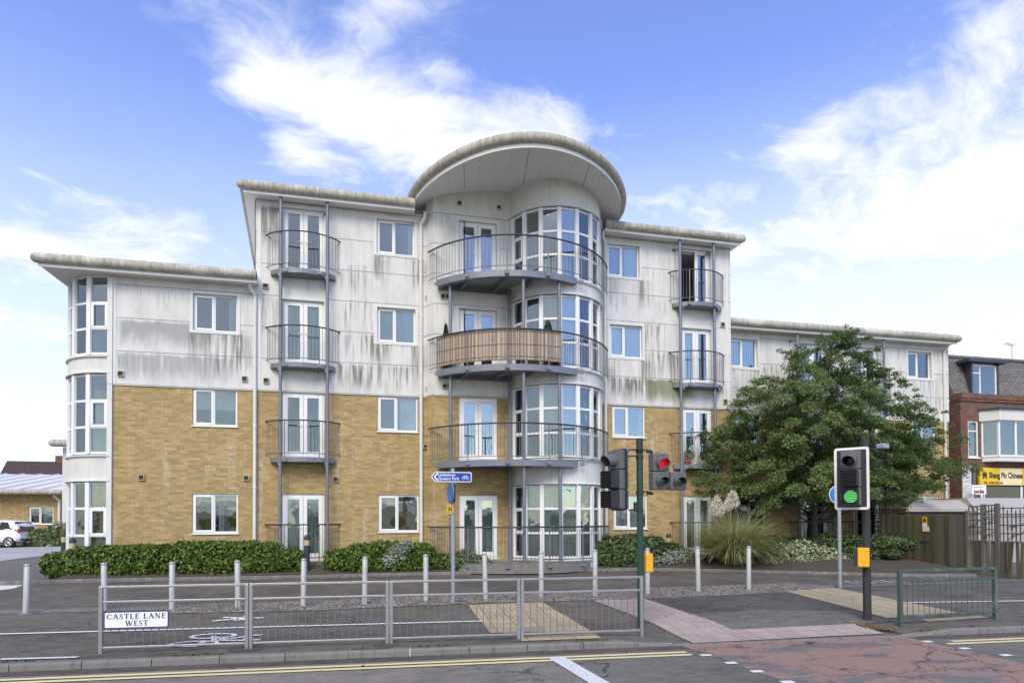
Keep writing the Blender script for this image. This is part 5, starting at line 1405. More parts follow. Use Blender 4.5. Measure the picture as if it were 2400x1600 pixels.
# green pole
px0, py0 = G(1502, 1470); zb0 = zg(px0, py0)
tl1 = thing('traffic_light', 'dark green signal pole with a side-on three lamp head and a lit red crossing head', 'traffic light', (px0, py0, zb0))
ztop = at(1497, 1027, py0)[1]; zmid = at(1497, 1062, py0)[1]
m_ = MB(); m_.tube([(px0, py0, zb0-.1), (px0, py0, zmid)], .058, 16); m_.build('pole', M['pole_green'], tl1, smooth=True)
m_ = MB(); m_.tube([(px0, py0, zmid), (px0, py0, ztop)], .060, 16); m_.build('pole_top', M['pole_black'], tl1, smooth=True)
def plocal(px_, py_, Y): u, z = at(px_, py_, Y); return Vector((u, Y, z))-Vector((px0, py0, zb0))
c1 = plocal(1450, 1124, py0+.02); s1 = (at(1450, 1052, py0)[1]-at(1450, 1196, py0)[1])/3.12
h1 = signal_head(tl1, [(0, s1, 'tube', 'lens_dark'), (0, 0, 'louvre', 'lens_dark'), (0, -s1, 'louvre', 'lens_dark')], s1, c1, math.radians(-72), (-s1*.62, s1*.62, -s1*1.56, s1*1.56, False))
s2 = (at(1545, 1062, py0)[1]-at(1545, 1148, py0)[1])/2
c2 = plocal(1543.5, 1105, py0+.0)
h2 = signal_head(tl1, [(0, s2*.5, 'short', 'lit_red'), (0, -s2*.5, 'short', 'lens_green'), (s2*1.02, -s2*.5, 'short', 'lens_green')], s2, c2, math.radians(2), None, 'crossing_head')
q = MB(); disc(q, -.01, -.128, s2*.5, .042, bulge=.006); q.build('lit_walker', M['lit_core'], h2, local=True)
m_ = MB()
P0_ = Vector((px0, py0, 0))
def arm(mb, za, dxa, dya): mb.tube([(px0, py0, za), (px0+dxa*.5, py0+dya*.5, za+.02), (px0+dxa, py0+dya, za+.01)], .014, 6)
for zz in (at(1500, 1056, py0)[1], at(1500, 1071, py0)[1], at(1500, 1196, py0)[1]): arm(m_, zz, -.22, .0); m_.tube([(px0, py0, zz-.03), (px0, py0, zz+.03)], .068, 14)
for zz in (at(1500, 1056, py0)[1], at(1500, 1154, py0)[1]): arm(m_, zz, .24, .02); m_.tube([(px0+.14, py0, zz-.015), (px0+.26, py0+.02, zz-.015)], .026, 6); m_.tube([(px0, py0, zz-.03), (px0, py0, zz+.03)], .068, 14)
m_.build('bracket', M['sig_black'], tl1, smooth=True)
m_ = MB(); u0, z0 = at(1510, 1340, py0); u1, z1 = at(1525, 1296, py0); m_.box(u0, u1+.01, py0-.09, py0+.09, z0, z1); o = m_.build('push_button_box', M['yellow'], tl1, bevel=.02)
m_ = MB(); m_.tube([(px0+.09, py0-.02, z0-.03), (px0+.09, py0-.02, z1+.035)], .02, 8); m_.build('fixing_strap', M['galv'], o)
m_ = MB(); u_, z_ = at(1492, 1185, py0); m_.box(u_-.045, u_+.01, py0-.04, py0+.04, z_-.10, z_+.07); m_.build('junction_box', M['sig_black'], tl1, bevel=.006)
# black pole
qx, qy = G(2033, 1452); zq0 = zg(qx, qy)
tl2 = thing('traffic_light', 'black signal pole with a white edged three lamp head showing green', 'traffic light', (qx, qy, zq0))
ztop = at(2027, 1028, qy)[1]
m_ = MB(); m_.tube([(qx, qy, zq0-.1), (qx, qy, ztop)], .073, 16); m_.build('pole', M['pole_black'], tl2, smooth=True)
def qlocal(px_, py_, Y): u, z = at(px_, py_, Y); return Vector((u, Y, z))-Vector((qx, qy, zq0))
s3 = (at(1998, 1057, qy)[1]-at(1998, 1184, qy)[1])/3
c3 = qlocal(1996, 1121, qy-.10)
h3 = signal_head(tl2, [(0, s3, 'tube', 'lens_dark'), (0, 0, 'louvre', 'lens_dark'), (0, -s3, 'louvre', 'lit_green')], s3, c3, math.radians(-52), (-s3*.86, s3*.86, -s3*1.70, s3*1.70, True))
m_ = MB(); u0, z0 = at(2004, 1327, qy); u1, z1 = at(2026, 1282, qy); m_.box(u0+.01, u1-.01, qy-.17, qy-.02, z0, z1, rot=-.75); o = m_.build('push_button_box', M['yellow'], tl2, bevel=.015)
m_ = MB(); m_.box(u0-.055, u0+.012, qy-.13, qy-.02, z0+.01, z1-.01, rot=-.75, piv=((u0+u1)/2, qy-.095)); m_.build('button_panel', M['sig_black'], o, bevel=.006)
m_ = MB(); m_.box(u0-.060, u0-.054, qy-.10, qy-.045, z1-.16, z1-.08, rot=-.75, piv=((u0+u1)/2, qy-.095)); m_.build('button_label', M['sign_white'], o)
m_ = MB(); u_, z_ = at(2066, 1046, qy+.1); m_.box(u_-.12, u_+.10, qy-.02, qy+.14, z_-.05, z_+.05, rot=.4); o = m_.build('detector', M['grey_post'], tl2, bevel=.02)
m_ = MB(); m_.tube([(qx, qy, z_-.06), (u_-.03, qy+.05, z_-.05)], .016, 6); m_.build('detector_arm', M['sig_black'], o)

# ---- cycle direction sign on a grey post
ex, ey = G(1062, 1413); ez = zg(ex, ey)
ds_ = thing('direction_sign', 'blue arrow-ended cycle route sign on a tall grey post with a yellow plate', 'sign post', (ex, ey, ez))
zt_ = at(1060, 1097, ey)[1]
m_ = MB(); m_.tube([(ex, ey, ez-.1), (ex, ey, zt_)], .044, 14); m_.build('post', M['grey_post'], ds_, smooth=True)
a0_, z0_ = at(1010, 1128.5, ey-.06); a1_, z1_ = at(1105, 1106, ey-.06); w_, h_ = a1_-a0_, z1_-z0_
def arrow(i): return [(h_*.42+i*.4, i), (w_-i-.02, i), (w_-i, i+.02), (w_-i, h_-i-.02), (w_-i-.02, h_-i), (h_*.42+i*.4, h_-i), (i*1.25, h_*.5)]
X_, Z_, Yn = Vector((1, 0, 0)), Vector((0, 0, 1)), ey-.055
m_ = MB(); m_.extr(arrow(0), (a0_, Yn, z0_), X_, Z_, .01); pl_ = m_.build('arrow_plate', M['sign_white'], ds_)
m_ = MB(); m_.extr(arrow(.018), (a0_, Yn-.0102, z0_), X_, Z_, .003); m_.build('blue_face', M['sign_blue'], pl_)
fo = Vector((a0_, Yn-.0145, z0_))
def flat_poly(polys, o_, ax, ay, mat, parent, name):
    mb = MB()
    for poly in polys: mb.add([o_+ax*a_+ay*b_ for a_, b_ in poly], [tuple(range(len(poly)))])
    return mb.build(name, mat, parent)
flat_poly([bar(h_*.32, h_*.5, h_*.68, h_*.86, .03), bar(h_*.32, h_*.5, h_*.68, h_*.14, .03)], fo, X_, Z_, M['sign_white'], pl_, 'arrow_mark')
text_mesh('Littledown\nQueens Park', .094, M['sign_white'], 'lettering', pl_, fo+X_*(w_*.175)+Z_*(h_*.52), X_, Z_, .001, .0012, .92, 'LEFT')
def cycle_symbol(s_): 
    return [[(a_*s_, b_*s_) for a_, b_ in p_] for p_ in ring(-.5, 0, .36, .36, .10, 16)+ring(.5, 0, .36, .36, .10, 16)+[bar(-.5, 0, -.22, .52, .09), bar(-.25, .42, .36, .42, .09), bar(.5, 0, .30, .66, .09), bar(-.25, .42, .05, .0, .09), bar(.05, 0, .36, .42, .09), bar(-.36, .58, -.10, .58, .09), bar(.18, .68, .36, .66, .09), bar(-.5, 0, .05, 0, .07)]]
flat_poly(cycle_symbol(.085), fo+X_*(w_*.845)+Z_*(h_*.42), X_, Z_, M['sign_white'], pl_, 'cycle_mark')
zc1 = at(1055, 1155, ey)[1]; rr = .235
m_ = MB(); th = math.radians(82); ax_ = Vector((math.cos(th), -math.sin(th), 0))
m_.extr([(rr*math.cos(2*PI*k/28), rr*math.sin(2*PI*k/28)) for k in range(28)], Vector((ex-.055, ey-.02, zc1)), ax_*-1, Z_, .012); o = m_.build('round_plate', M['grey_post'], ds_)
m_ = MB(); m_.extr([(rr*.94*math.cos(2*PI*k/28), rr*.94*math.sin(2*PI*k/28)) for k in range(28)], Vector((ex-.055, ey-.02, zc1))+ax_.cross(Z_)*.0125, ax_*-1, Z_, .003); m_.build('blue_face', M['round_blue'], o)
m_ = MB(); m_.box(ex-.01, ex+.05, ey-.06, ey-.03, zc1-.20, zc1+.20); m_.build('clip', M['sig_black'], ds_)
u0, z0 = at(1048.5, 1203, ey-.06); u1, z1 = at(1061.5, 1181, ey-.06)
m_ = MB(); m_.extr(rrect(u1-u0, z1-z0, .015), (u0, ey-.05, z0), X_, Z_, .008); o = m_.build('hydrant_plate', M['yellow'], ds_)
w2, h2_ = u1-u0, z1-z0
flat_poly([bar(w2*.28, h2_*.12, w2*.28, h2_*.88, .018), bar(w2*.72, h2_*.12, w2*.72, h2_*.88, .018), bar(w2*.28, h2_*.5, w2*.72, h2_*.5, .03)], Vector((u0, ey-.0595, z0)), X_, Z_, M['ink'], o, 'letter_mark')
# ---- round blue cycle sign
fx_, fy_ = G(1969, 1376); fz_ = zg(fx_, fy_)
rs_ = thing('cycle_sign', 'round blue cycle sign on a slim grey post, partly behind the green signal head', 'sign post', (fx_, fy_, fz_))
u_, z_ = at(1961, 1158.5, fy_-.05); rr = (at(1961, 1137.5, fy_)[1]-at(1961, 1179, fy_)[1])/2
m_ = MB(); m_.tube([(fx_, fy_, fz_-.1), (fx_, fy_, z_+rr*.6)], .046, 14); m_.build('post', M['grey_post'], rs_, smooth=True)
m_ = MB(); m_.extr([(rr*math.cos(2*PI*k/32), rr*math.sin(2*PI*k/32)) for k in range(32)], (u_, fy_-.05, z_), X_, Z_, .01); o = m_.build('round_plate', M['sign_white'], rs_)
m_ = MB(); m_.extr([(rr*.93*math.cos(2*PI*k/32), rr*.93*math.sin(2*PI*k/32)) for k in range(32)], (u_, fy_-.0602, z_), X_, Z_, .003); m_.build('blue_face', M['round_blue'], o)
flat_poly(cycle_symbol(.105), Vector((u_, fy_-.0645, z_-.02)), X_, Z_, M['sign_white'], o, 'cycle_mark')
# ------------------------------------------------------------------ shop with flats on the right
YS = 22.0
uS = atx(2252, YS); sz = lambda px, py: at(px, py, YS)[1]
shop = thing('brick_shop_building', 'dark red brick shop with a slate mansard roof, bay window and yellow takeaway sign', 'building', (uS, YS, .3))
uE = uS+11; zpar = sz(2260, 921); zmt = sz(2300, 829)
SH = []
def swin(l, r, t_, b_, name, bars_, Yw=YS, hole=True, kind=None):
    u0, u1 = atx(l, Yw), atx(r, Yw); z1, z0 = .5*(at(l, t_, Yw)[1]+at(r, t_, Yw)[1]), .5*(at(l, b_, Yw)[1]+at(r, b_, Yw)[1])
    if hole: SH.append((u0, u1, z0, z1))
    fr = MB(); frame_rect(fr, u0, u1, z0, z1, Yw+.03, Yw+.10, .06)
    for a_, b2, c_, d2 in bars_: fr.box(u0+(u1-u0)*a_-.025*(a_ == b2), u0+(u1-u0)*b2+.025*(a_ == b2), Yw+.033, Yw+.097, z0+(z1-z0)*c_-.025*(c_ == d2), z0+(z1-z0)*d2+.025*(c_ == d2))
    o = fr.build(name, M['upvc'], shop, bevel=.006); g = MB(); pane(g, u0+.05, u1-.05, z0+.05, z1-.05, Yw+.06); g.build('glass', M['glass'], o)
    s_ = MB(); s_.box(u0-.05, u1+.05, Yw-.06, Yw+.03, z0-.06, z0-.002); s_.build('sill', M['upvc'], o)
    if kind: dress(o, kind, u0+.05, u1-.05, z0+.05, z1-.05, Yw, 3)
    return u0, u1, z0, z1
swin(2268.5, 2293, 986, 1071, 'window', [(.0, 1, .72, .72)], kind=nets('curtain_w'))
bw_ = MB(); wall_grid(bw_, uS, uE, .1, zpar-.28, YS, SH, .14)
bw_.quad((uS, YS+1.6, .1), (uS, YS, .1), (uS, YS, zpar-.28), (uS, YS+1.6, zpar-.28))
bw_.box(uS-.02, uE, YS-.06, YS+.5, zpar-.33, zpar-.22); bw_.box(uS-.03, uE, YS-.09, YS+.5, zpar-.22, zpar)
bw_.quad((uS-.02, YS+9, .1), (uS-.02, YS+1.5, .1), (uS-.02, YS+1.5, zpar-.2), (uS-.02, YS+9, zpar-.2))
bw_.build('brick_wall', M['red_brick'], shop)
mr = MB(); yb_ = YS+.75
mr.add([(uS-.0, YS+.28, zpar-.05), (uE, YS+.28, zpar-.05), (uE, yb_, zmt), (uS-.35, yb_, zmt), (uS-.35, YS+1.5, zpar-.05), (uS-.35, YS+9, zpar-.05), (uS-.35, YS+9, zmt)], [(0, 1, 2, 3), (0, 3, 4), (4, 3, 6, 5)])
mr.box(uS-.4, uE, yb_-.06, YS+9, zmt-.02, zmt+.09)
mr.build('mansard_roof', M['slate'], shop)
# dormer
u0, u1 = atx(2276, YS+.25), atx(2341, YS+.25); z0, z1 = at(2300, 925, YS+.25)[1], at(2300, 851, YS+.25)[1]
dm = MB(); dm.box(u0, u0+.09, YS+.2, YS+1.2, z0, z1); dm.box(u1-.09, u1, YS+.2, YS+1.2, z0, z1); dm.box(u0-.30, u1+.30, YS+.02, YS+1.3, z1+.0, z1+.14)
o = dm.build('dormer', M['lead'], shop, bevel=.01)
swin(2279, 2339, 855, 925, 'window', [(.36, .36, 0, 1), (0, .36, .72, .72)], Yw=YS+.21, hole=False)
iw = MB(); iw.box(u0+.09, u1-.09, YS+.36, YS+.38, z0, z1); iw.box(uS+.2, uE, YS+1.2, YS+1.22, .2, zpar-.3); iw.build('room_wall', M['curtain_w'], shop)
# first-floor bay
bz0, bz1, bzt = sz(2310, 1070), sz(2310, 990), sz(2310, 970)
ub0, ubm, ub1 = atx(2306, YS-.1), atx(2353, YS-.45), uS+5.0
bp = [(ub0, YS), (ub0+.35, YS-.45), (ub1, YS-.45), (ub1+.35, YS)]
bay = MB(); bay.prism(bp[::1], bz0-.22, bz0-.02); o = bay.build('bay_window', M['trim'], shop, bevel=.01)
ro = MB(); ro.prism([(ub0-.14, YS), (ub0+.26, YS-.60), (ub1+.1, YS-.60), (ub1+.5, YS)], bz1+.03, bzt+.13); ro.build('bay_canopy', M['trim'], o, bevel=.01)
ro = MB(); ro.prism([(ub0-.22, YS), (ub0+.2, YS-.70), (ub1+.1, YS-.70), (ub1+.5, YS)], bzt+.13, bzt+.20); ro.build('bay_roof', M['lead'], o)
fr, gl = MB(), MB()
for (xa, ya), (xb, yb2) in zip(bp, bp[1:]):
    A_, B_ = Vector((xa, ya)), Vector((xb, yb2)); L = (B_-A_).length; k = max(1, round(L/.95)); q = (B_-A_)/L
    for i in range(0 if (xa, ya) == bp[0] else 1, k+1):
        p = A_+q*L*i/k; fr.box(p.x-.045, p.x+.045, p.y-.04, p.y+.04, bz0-.02, bz1+.04)
    nrm = Vector((q.y, -q.x))
    for zz in (bz0, bz1):
        p, p2 = A_, B_; fr.prism([(p.x+nrm.x*.03, p.y+nrm.y*.03), (p2.x+nrm.x*.03, p2.y+nrm.y*.03), (p2.x-nrm.x*.03, p2.y-nrm.y*.03), (p.x-nrm.x*.03, p.y-nrm.y*.03)], zz-.03, zz+.05)
    gl.prism([(A_.x+nrm.x*.004, A_.y+nrm.y*.004), (B_.x+nrm.x*.004, B_.y+nrm.y*.004), (B_.x-nrm.x*.004, B_.y-nrm.y*.004), (A_.x-nrm.x*.004, A_.y-nrm.y*.004)], bz0, bz1)
fr.build('bay_frame', M['upvc'], o); gl.build('glass', M['glass'], o)
cu = MB(); ln_ = densify([(ub0+.10, YS-.02), (ub0+.40, YS-.38), (ub1-.1, YS-.38)], .05); A = [(x, y-.018*(i % 2), bz0) for i, (x, y) in enumerate(ln_)]; cu.strip(A, [(x, y, bz1) for x, y, _ in A]); cu.build('curtain', M['curtain_w'], o)
# ground floor: white brick pier, sign, glazing
pm = MB(); pm.box(uS+.02, atx(2274, YS-.02), YS-.03, YS+.02, .2, sz(2262, 1093)); pm.build('white_pier', M['white_brick'], shop)
gz = MB(); gz.box(atx(2296, YS), uE-1, YS-.02, YS-.012, .4, sz(2350, 1140)); gz.box(atx(2276, YS), atx(2286, YS), YS-.03, YS-.012, .4, sz(2280, 1094)); gz.build('shop_glass', M['carglass'], shop)
fr = MB(); 
for u_ in (atx(2296, YS), atx(2389, YS), atx(2389, YS)+1.7): fr.box(u_-.05, u_+.05, YS-.05, YS-.01, .3, sz(2350, 1138))
fr.build('shop_frame', M['upvc'], shop)
s0, s1 = atx(2294.5, YS-.12), uS+5.2; sz0, sz1 = at(2340, 1136.5, YS-.12)[1], at(2340, 1096, YS-.12)[1]
sg_ = MB(); sg_.box(s0, s1, YS-.12, YS-.02, sz0, sz1); so2 = sg_.build('shop_sign', M['sign_y'], shop, bevel=.01)
uc0, uc1 = atx(2342, YS-.13), atx(2393.5, YS-.13)
cr = MB(); cr.box(uc0, uc1, YS-.124, YS-.1195, sz0+.015, sz1-.015); cr.build('cream_panel', M['sign_cream'], so2)
hs_ = sz1-sz0
text_mesh('Shang Pin Chinese Takeaway', hs_*.46, M['ink'], 'lettering', so2, Vector((atx(2317, YS-.13), YS-.126, sz0+hs_*.56)), X_, Z_, .002, .012, .72, 'LEFT')
text_mesh('TEL. 01202 522 230', hs_*.17, M['darkred'], 'phone_lettering', so2, Vector((atx(2304, YS-.13), YS-.126, sz0+hs_*.13)), X_, Z_, .002, .006, 1.0, 'LEFT')
e0 = Vector((atx(2302.5, YS-.13), YS-.126, sz0+hs_*.36)); q = hs_*.40
flat_poly([bar(0, 0, 0, q*.62, .05), bar(q*.6, 0, q*.6, q*.62, .05), bar(0, q*.62, q*.6, q*.62, .07), bar(-.03, q*.75, q*.66, q*.75, .04), bar(q*.3, q*.75, q*.3, q*1.05, .05), bar(q*.08, q*.75, -q*.06, q*1.0, .04), bar(q*.52, q*.75, q*.68, q*1.0, .04), bar(q*.2, q*.15, q*.2, q*.45, .04), bar(q*.4, q*.15, q*.4, q*.45, .04), bar(q*.2, q*.45, q*.4, q*.45, .04)], e0, X_, Z_, M['ink'], so2, 'crown_mark')
j0, j1 = atx(2275.5, YS-.5), atx(2309, YS-.5); jz0, jz1 = at(2290, 1158, YS-.5)[1], at(2290, 1136, YS-.5)[1]
js = thing('delivery_sign', 'small white board with red lettering in front of the shop pier', 'sign', (j0, YS-.5, jz0))
m_ = MB(); m_.box(j0, j1, YS-.5, YS-.48, jz0, jz1); m_.box(j0+.05, j0+.09, YS-.48, YS-.44, .3, jz1-.05); m_.box(j1-.09, j1-.05, YS-.48, YS-.44, .3, jz1-.05); o = m_.build('board', M['sign_white'], js)
text_mesh('Just-Eat', (jz1-jz0)*.50, M['darkred'], 'lettering', js, Vector(((j0+j1)/2, YS-.503, jz0+(jz1-jz0)*.30)), X_, Z_, .001, .012, .85)
text_mesh('ORDER ONLINE', (jz1-jz0)*.17, M['ink'], 'small_lettering', js, Vector(((j0+j1)/2-.06, YS-.503, jz0+(jz1-jz0)*.78)), X_, Z_, .001, .0)
# aerial
ax0, az0 = at(2372, 836, YS+3); ax1, az1 = at(2371, 809, YS+3)
m_ = MB(); m_.tube([(ax0, YS+3, az0-.6), (ax0, YS+3, az1)], .018, 6); m_.tube([(ax0-.5, YS+2.9, az1+.05), (ax0+.15, YS+3.05, az1-.02)], .012, 5)
for k in range(7): m_.tube([(ax0-.5+.09*k, YS+2.75, az1+.05-.01*k), (ax0-.5+.09*k, YS+3.1, az1+.05-.01*k)], .006, 4)
ae = m_.build('roof_aerial', M['galv']); tag(ae, 'thin television aerial standing above the slate mansard roof', 'aerial'); setbase(ae, (ax0, YS+3, az0-.6))

# ---- low prefabricated shed behind the fence
sx0, sx1 = 20.6, 27.5; sy0, sy1 = 19.4, 21.3
sb = thing('shed', 'low flat shed with a grey brown hipped roof behind the timber fence', 'shed', (sx0, sy0, .3))
ez_ = at(2135, 1192, sy0)[1]; rz_ = at(2200, 1171, sy0+.5)[1]
def xs(px_, Y): return atx(px_, Y)
A = [(xs(2121, sy0), sy0), (xs(2284, sy0), sy0), (xs(2284, sy0)+1.2, sy1), (xs(2121, sy0)+1.2, sy1)]
B = [(xs(2145, sy0+.45), sy0+.45), (xs(2287, sy0+.45), sy0+.45), (xs(2287, sy0)+1.0, sy1-.3), (xs(2150, sy0)+1.3, sy1-.3)]
m_ = MB(); m_.add([(x, y, ez_) for x, y in A]+[(x, y, rz_) for x, y in B], [(0, 1, 5, 4), (1, 2, 6, 5), (2, 3, 7, 6), (3, 0, 4, 7), (4, 5, 6, 7)]); m_.prism(A, ez_-.10, ez_-.001); m_.build('roof', M['shed_roof'], sb)
m_ = MB(); m_.prism([(x+(.12 if i in (0, 3) else -.12), y+(.12 if i < 2 else -.12)) for i, (x, y) in enumerate(A)], .2, ez_-.10); m_.build('wall', M['shed_dark'], sb)
x0_ = xs(2288, sy0-.2)
m_ = MB(); m_.box(x0_, x0_+5, sy0-.2, sy0+1.6, .2, at(2350, 1203, sy0)[1]); m_.add([(x0_-.05, sy0-.25, at(2350, 1203, sy0)[1]), (x0_+5, sy0-.25, at(2350, 1203, sy0)[1]), (x0_+5, sy0+.2, at(2350, 1166, sy0)[1]), (x0_-.05, sy0+.2, at(2350, 1166, sy0)[1]), (x0_+5, sy0+1.7, at(2350, 1166, sy0)[1]), (x0_-.05, sy0+1.7, at(2350, 1166, sy0)[1])], [(0, 1, 2, 3), (3, 2, 4, 5), (0, 3, 5)]); m_.build('pale_wing', M['shed_wall'], sb)

# ---- old timber fence running towards the road at the end of the garden
XF = 18.62
def yf(px_): return XF/math.tan(YAW+math.atan((px_-1200)/FPX))
def zf_(px_, py_): return at(px_, py_, yf(px_))[1]
fe = thing('timber_fence', 'old board fence, mossy green boards at its far end and grey broken ones nearer', 'fence', (XF, yf(2170), .3))
rg = random.Random(4)
def boards(mb, pa, pb, top, bot, w_=.125, th=.022, jag=.02, dx=0.0, lean=.0):
    ya, yb3 = yf(pa), yf(pb); y = ya
    while y > yb3:
        f = (ya-y)/(ya-yb3); px_ = pa+(pb-pa)*f
        zt = zf_(px_, top[0]+(top[1]-top[0])*f)+rg.uniform(-jag, jag); zb3 = zf_(px_, bot[0]+(bot[1]-bot[0])*f)
        o_ = rg.uniform(-.006, .006)+dx; ln = rg.uniform(-lean, lean)
        mb.add([(XF+o_, y, zb3), (XF+o_, y-w_+.008, zb3), (XF+o_+.0, y-w_+.008+ln, zt), (XF+o_, y+ln, zt-.0), (XF+o_+th, y, zb3), (XF+o_+th, y-w_+.008, zb3), (XF+o_+th, y-w_+.008+ln, zt), (XF+o_+th, y+ln, zt)], [(3, 2, 1, 0), (4, 5, 6, 7), (0, 1, 5, 4), (2, 3, 7, 6), (1, 2, 6, 5), (3, 0, 4, 7)])
        y -= w_
m_ = MB(); boards(m_, 2071, 2225, (1208, 1207), (1326, 1334), jag=.008); m_.build('board_panel', M['fence'], fe)
m_ = MB(); boards(m_, 2225, 2266, (1209, 1206), (1334, 1340), dx=-.03, jag=.03); m_.build('gate_panel', M['fence_grey'], fe)
m_ = MB(); boards(m_, 2272, 2362, (1267, 1270), (1340, 1349), jag=.03, w_=.11, lean=.02); m_.build('low_panel', M['fence_grey'], fe)
m_ = MB()
for p_, tp in ((2069, 1205), (2268, 1196), (2304, 1181), (2338, 1179), (2364, 1268)):
    y = yf(p_); z_ = zf_(p_, tp); m_.box(XF-.05, XF+.05, y-.05, y+.05, .05, z_)
m_.box(XF+.03, XF+.08, yf(2225), yf(2071), zf_(2120, 1212)-.0, zf_(2120, 1207)+.02); m_.box(XF-.06, XF-.03, yf(2362), yf(2272), .18, .34)
m_.build('post_and_rail', M['fence_grey'], fe)
m_ = MB()
for y in (yf(2168), ): m_.box(XF-.03, XF-.012, y-.18, y+.18, zf_(2168, 1270), zf_(2168, 1266)); m_.box(XF-.02, XF-.006, y-.05, y+.03, zf_(2168, 1292), zf_(2168, 1252))
m_.build('latch', M['shed_dark'], fe)
def trellis(name, label, pa, pb, tp, bt, nx, nz, mat, x=XF, tilt=0.0, broken=0.0):
    ya, yb3 = yf(pa), yf(pb); za, zb3 = zf_((pa+pb)/2, tp), zf_((pa+pb)/2, bt)
    m_ = MB(); r_ = random.Random(nx)
    for i in range(nx+1):
        y = ya+(yb3-ya)*i/nx; tz = za+r_.uniform(-.05, .05)*broken; m_.box(x-.012, x+.012, y-.014, y+.014, zb3, tz)
    for k in range(nz+1):
        z_ = zb3+(za-zb3)*k/nz; m_.box(x-.028, x-.012, min(ya, yb3), max(ya, yb3), z_-.016, z_+.016)
    if broken:
        for _ in range(5):
            y = r_.uniform(min(ya, yb3), max(ya, yb3)-.4); z_ = r_.uniform(zb3+.2, za); m_.tube([(x-.02, y, z_), (x-.05, y+r_.uniform(.2, .5), z_+r_.uniform(-.3, .35))], .014, 5)
    o = m_.build(name, mat); tag(o, label, 'trellis', None); setbase(o, (x, (ya+yb3)/2, zb3)); return o
trellis('trellis', 'dark square trellis strip running along the top of the mossy fence', 2042, 2122, 1193, 1208, 11, 2, M['shed_dark'], XF+.12)
trellis('trellis', 'dark square trellis panel at the far end of the mossy fence', 2044, 2070, 1213, 1253, 3, 4, M['shed_dark'], XF+.10)
trellis('trellis', 'square trellis panel standing between two posts in front of the shed', 2304, 2338, 1183, 1268, 5, 6, M['fence_grey'], XF, broken=.3)
trellis('trellis', 'collapsing trellis over the low grey fence boards, at the right edge', 2340, 2420, 1190, 1270, 8, 4, M['fence_grey'], XF+.03, broken=1.4)
trellis('trellis', 'small broken trellis panel beside the fence gate', 2270, 2300, 1186, 1266, 3, 5, M['fence_grey'], XF+.01, broken=1.0)
m_ = MB()
for p_, q_, tp, bt in ((2374, 2370, 1268, 1351), (2386, 2392, 1268, 1350), (2398, 2400, 1270, 1348)):
    y0_, y1_ = yf(p_), yf(q_); m_.add([(XF-.1, y1_-.04, zg(XF, y1_)), (XF-.1, y1_+.05, zg(XF, y1_)), (XF-.02, y0_+.05, zf_(p_, tp)), (XF-.02, y0_-.04, zf_(p_, tp)), (XF-.13, y1_-.04, zg(XF, y1_)), (XF-.13, y1_+.05, zg(XF, y1_)), (XF-.05, y0_+.05, zf_(p_, tp)), (XF-.05, y0_-.04, zf_(p_, tp))], [(0, 1, 2, 3), (7, 6, 5, 4), (0, 4, 5, 1), (1, 5, 6, 2), (2, 6, 7, 3), (3, 7, 4, 0)])
o = m_.build('leaning_pickets', M['fence']); tag(o, 'leaning mossy pale pickets at the right edge, by the fence end', 'fence'); setbase(o, (XF, yf(2386), .2))
# notices on the fence
y_ = yf(2168); nt = thing('warning_notice', 'yellow warning notice with a white and a buff card below, on the mossy fence', 'notice', (XF-.02, y_, zf_(2168, 1237)))
def fplate(pa, pb, tp, bt, mat, name, off=.03):
    m_ = MB(); ya, yb3 = yf(pa), yf(pb); m_.box(XF-off, XF-off+.006, yb3, ya, zf_((pa+pb)/2, bt), zf_((pa+pb)/2, tp)); return m_.build(name, M[mat], nt)
o = fplate(2162.5, 2174, 1210, 1224, 'yellow', 'warning_plate'); m_ = MB(); ya = yf(2168); zz = zf_(2168, 1217)
m_.add([(XF-.032, ya-.07, zz-.07), (XF-.032, ya+.07, zz-.07), (XF-.032, ya, zz+.07)], [(0, 1, 2)]); m_.build('triangle_mark', M['ink'], o)
fplate(2163, 2174, 1225, 1234, 'sign_white', 'white_card'); fplate(2163, 2179, 1233, 1245, 'sign_cream', 'buff_card', .034)

# ---- far left: single-storey annexe, a tiled house, the white hatchback
YA = 44.0
an = thing('annexe', 'low buff brick annexe with a white sheet roof, behind the parked car', 'building', (-25, YA, .6))
ua0, ua1 = -46, atx(146, YA); ae_ = at(60, 1157, YA)[1]
wr = (atx(69.5, YA), atx(127, YA), at(98, 1228, YA)[1], at(98, 1187, YA)[1])
m_ = MB(); wall_grid(m_, ua0, ua1, .3, ae_+.1, YA, [wr], .15); m_.quad((ua1, YA, .3), (ua1, YA+12, .3), (ua1, YA+12, ae_), (ua1, YA, ae_)); m_.build('brick_wall', M['brick'], an)
window(an, None, None, False, [('curtain', 'curtain_w', .55, 1.0)], rect=wr, seed=61, Yp=YA)
m_ = MB(); m_.quad((ua0, YA+3, 0), (ua1, YA+3, 0), (ua1, YA+3, 4), (ua0, YA+3, 4)); m_.build('room_interior', M['interior'], an)
rz2 = at(60, 1111, YA+10)[1]; 
m_ = MB(); k = 26
for i in range(k):
    x = ua0-.3+(ua1+.6-ua0)*i/k; x2 = ua0-.3+(ua1+.6-ua0)*(i+1)/k
    m_.quad((x, YA-.6, ae_+.22), (x2, YA-.6, ae_+.22), (x2, YA+10, rz2), (x, YA+10, rz2))
    m_.add([(x-.025, YA-.6, ae_+.23), (x+.025, YA-.6, ae_+.23), (x+.025, YA+10, rz2+.02), (x-.025, YA+10, rz2+.02), (x, YA-.6, ae_+.30), (x, YA+10, rz2+.09)], [(0, 4, 5, 3), (4, 1, 2, 5)])
o = m_.build('sheet_roof', M['roof_white'], an)
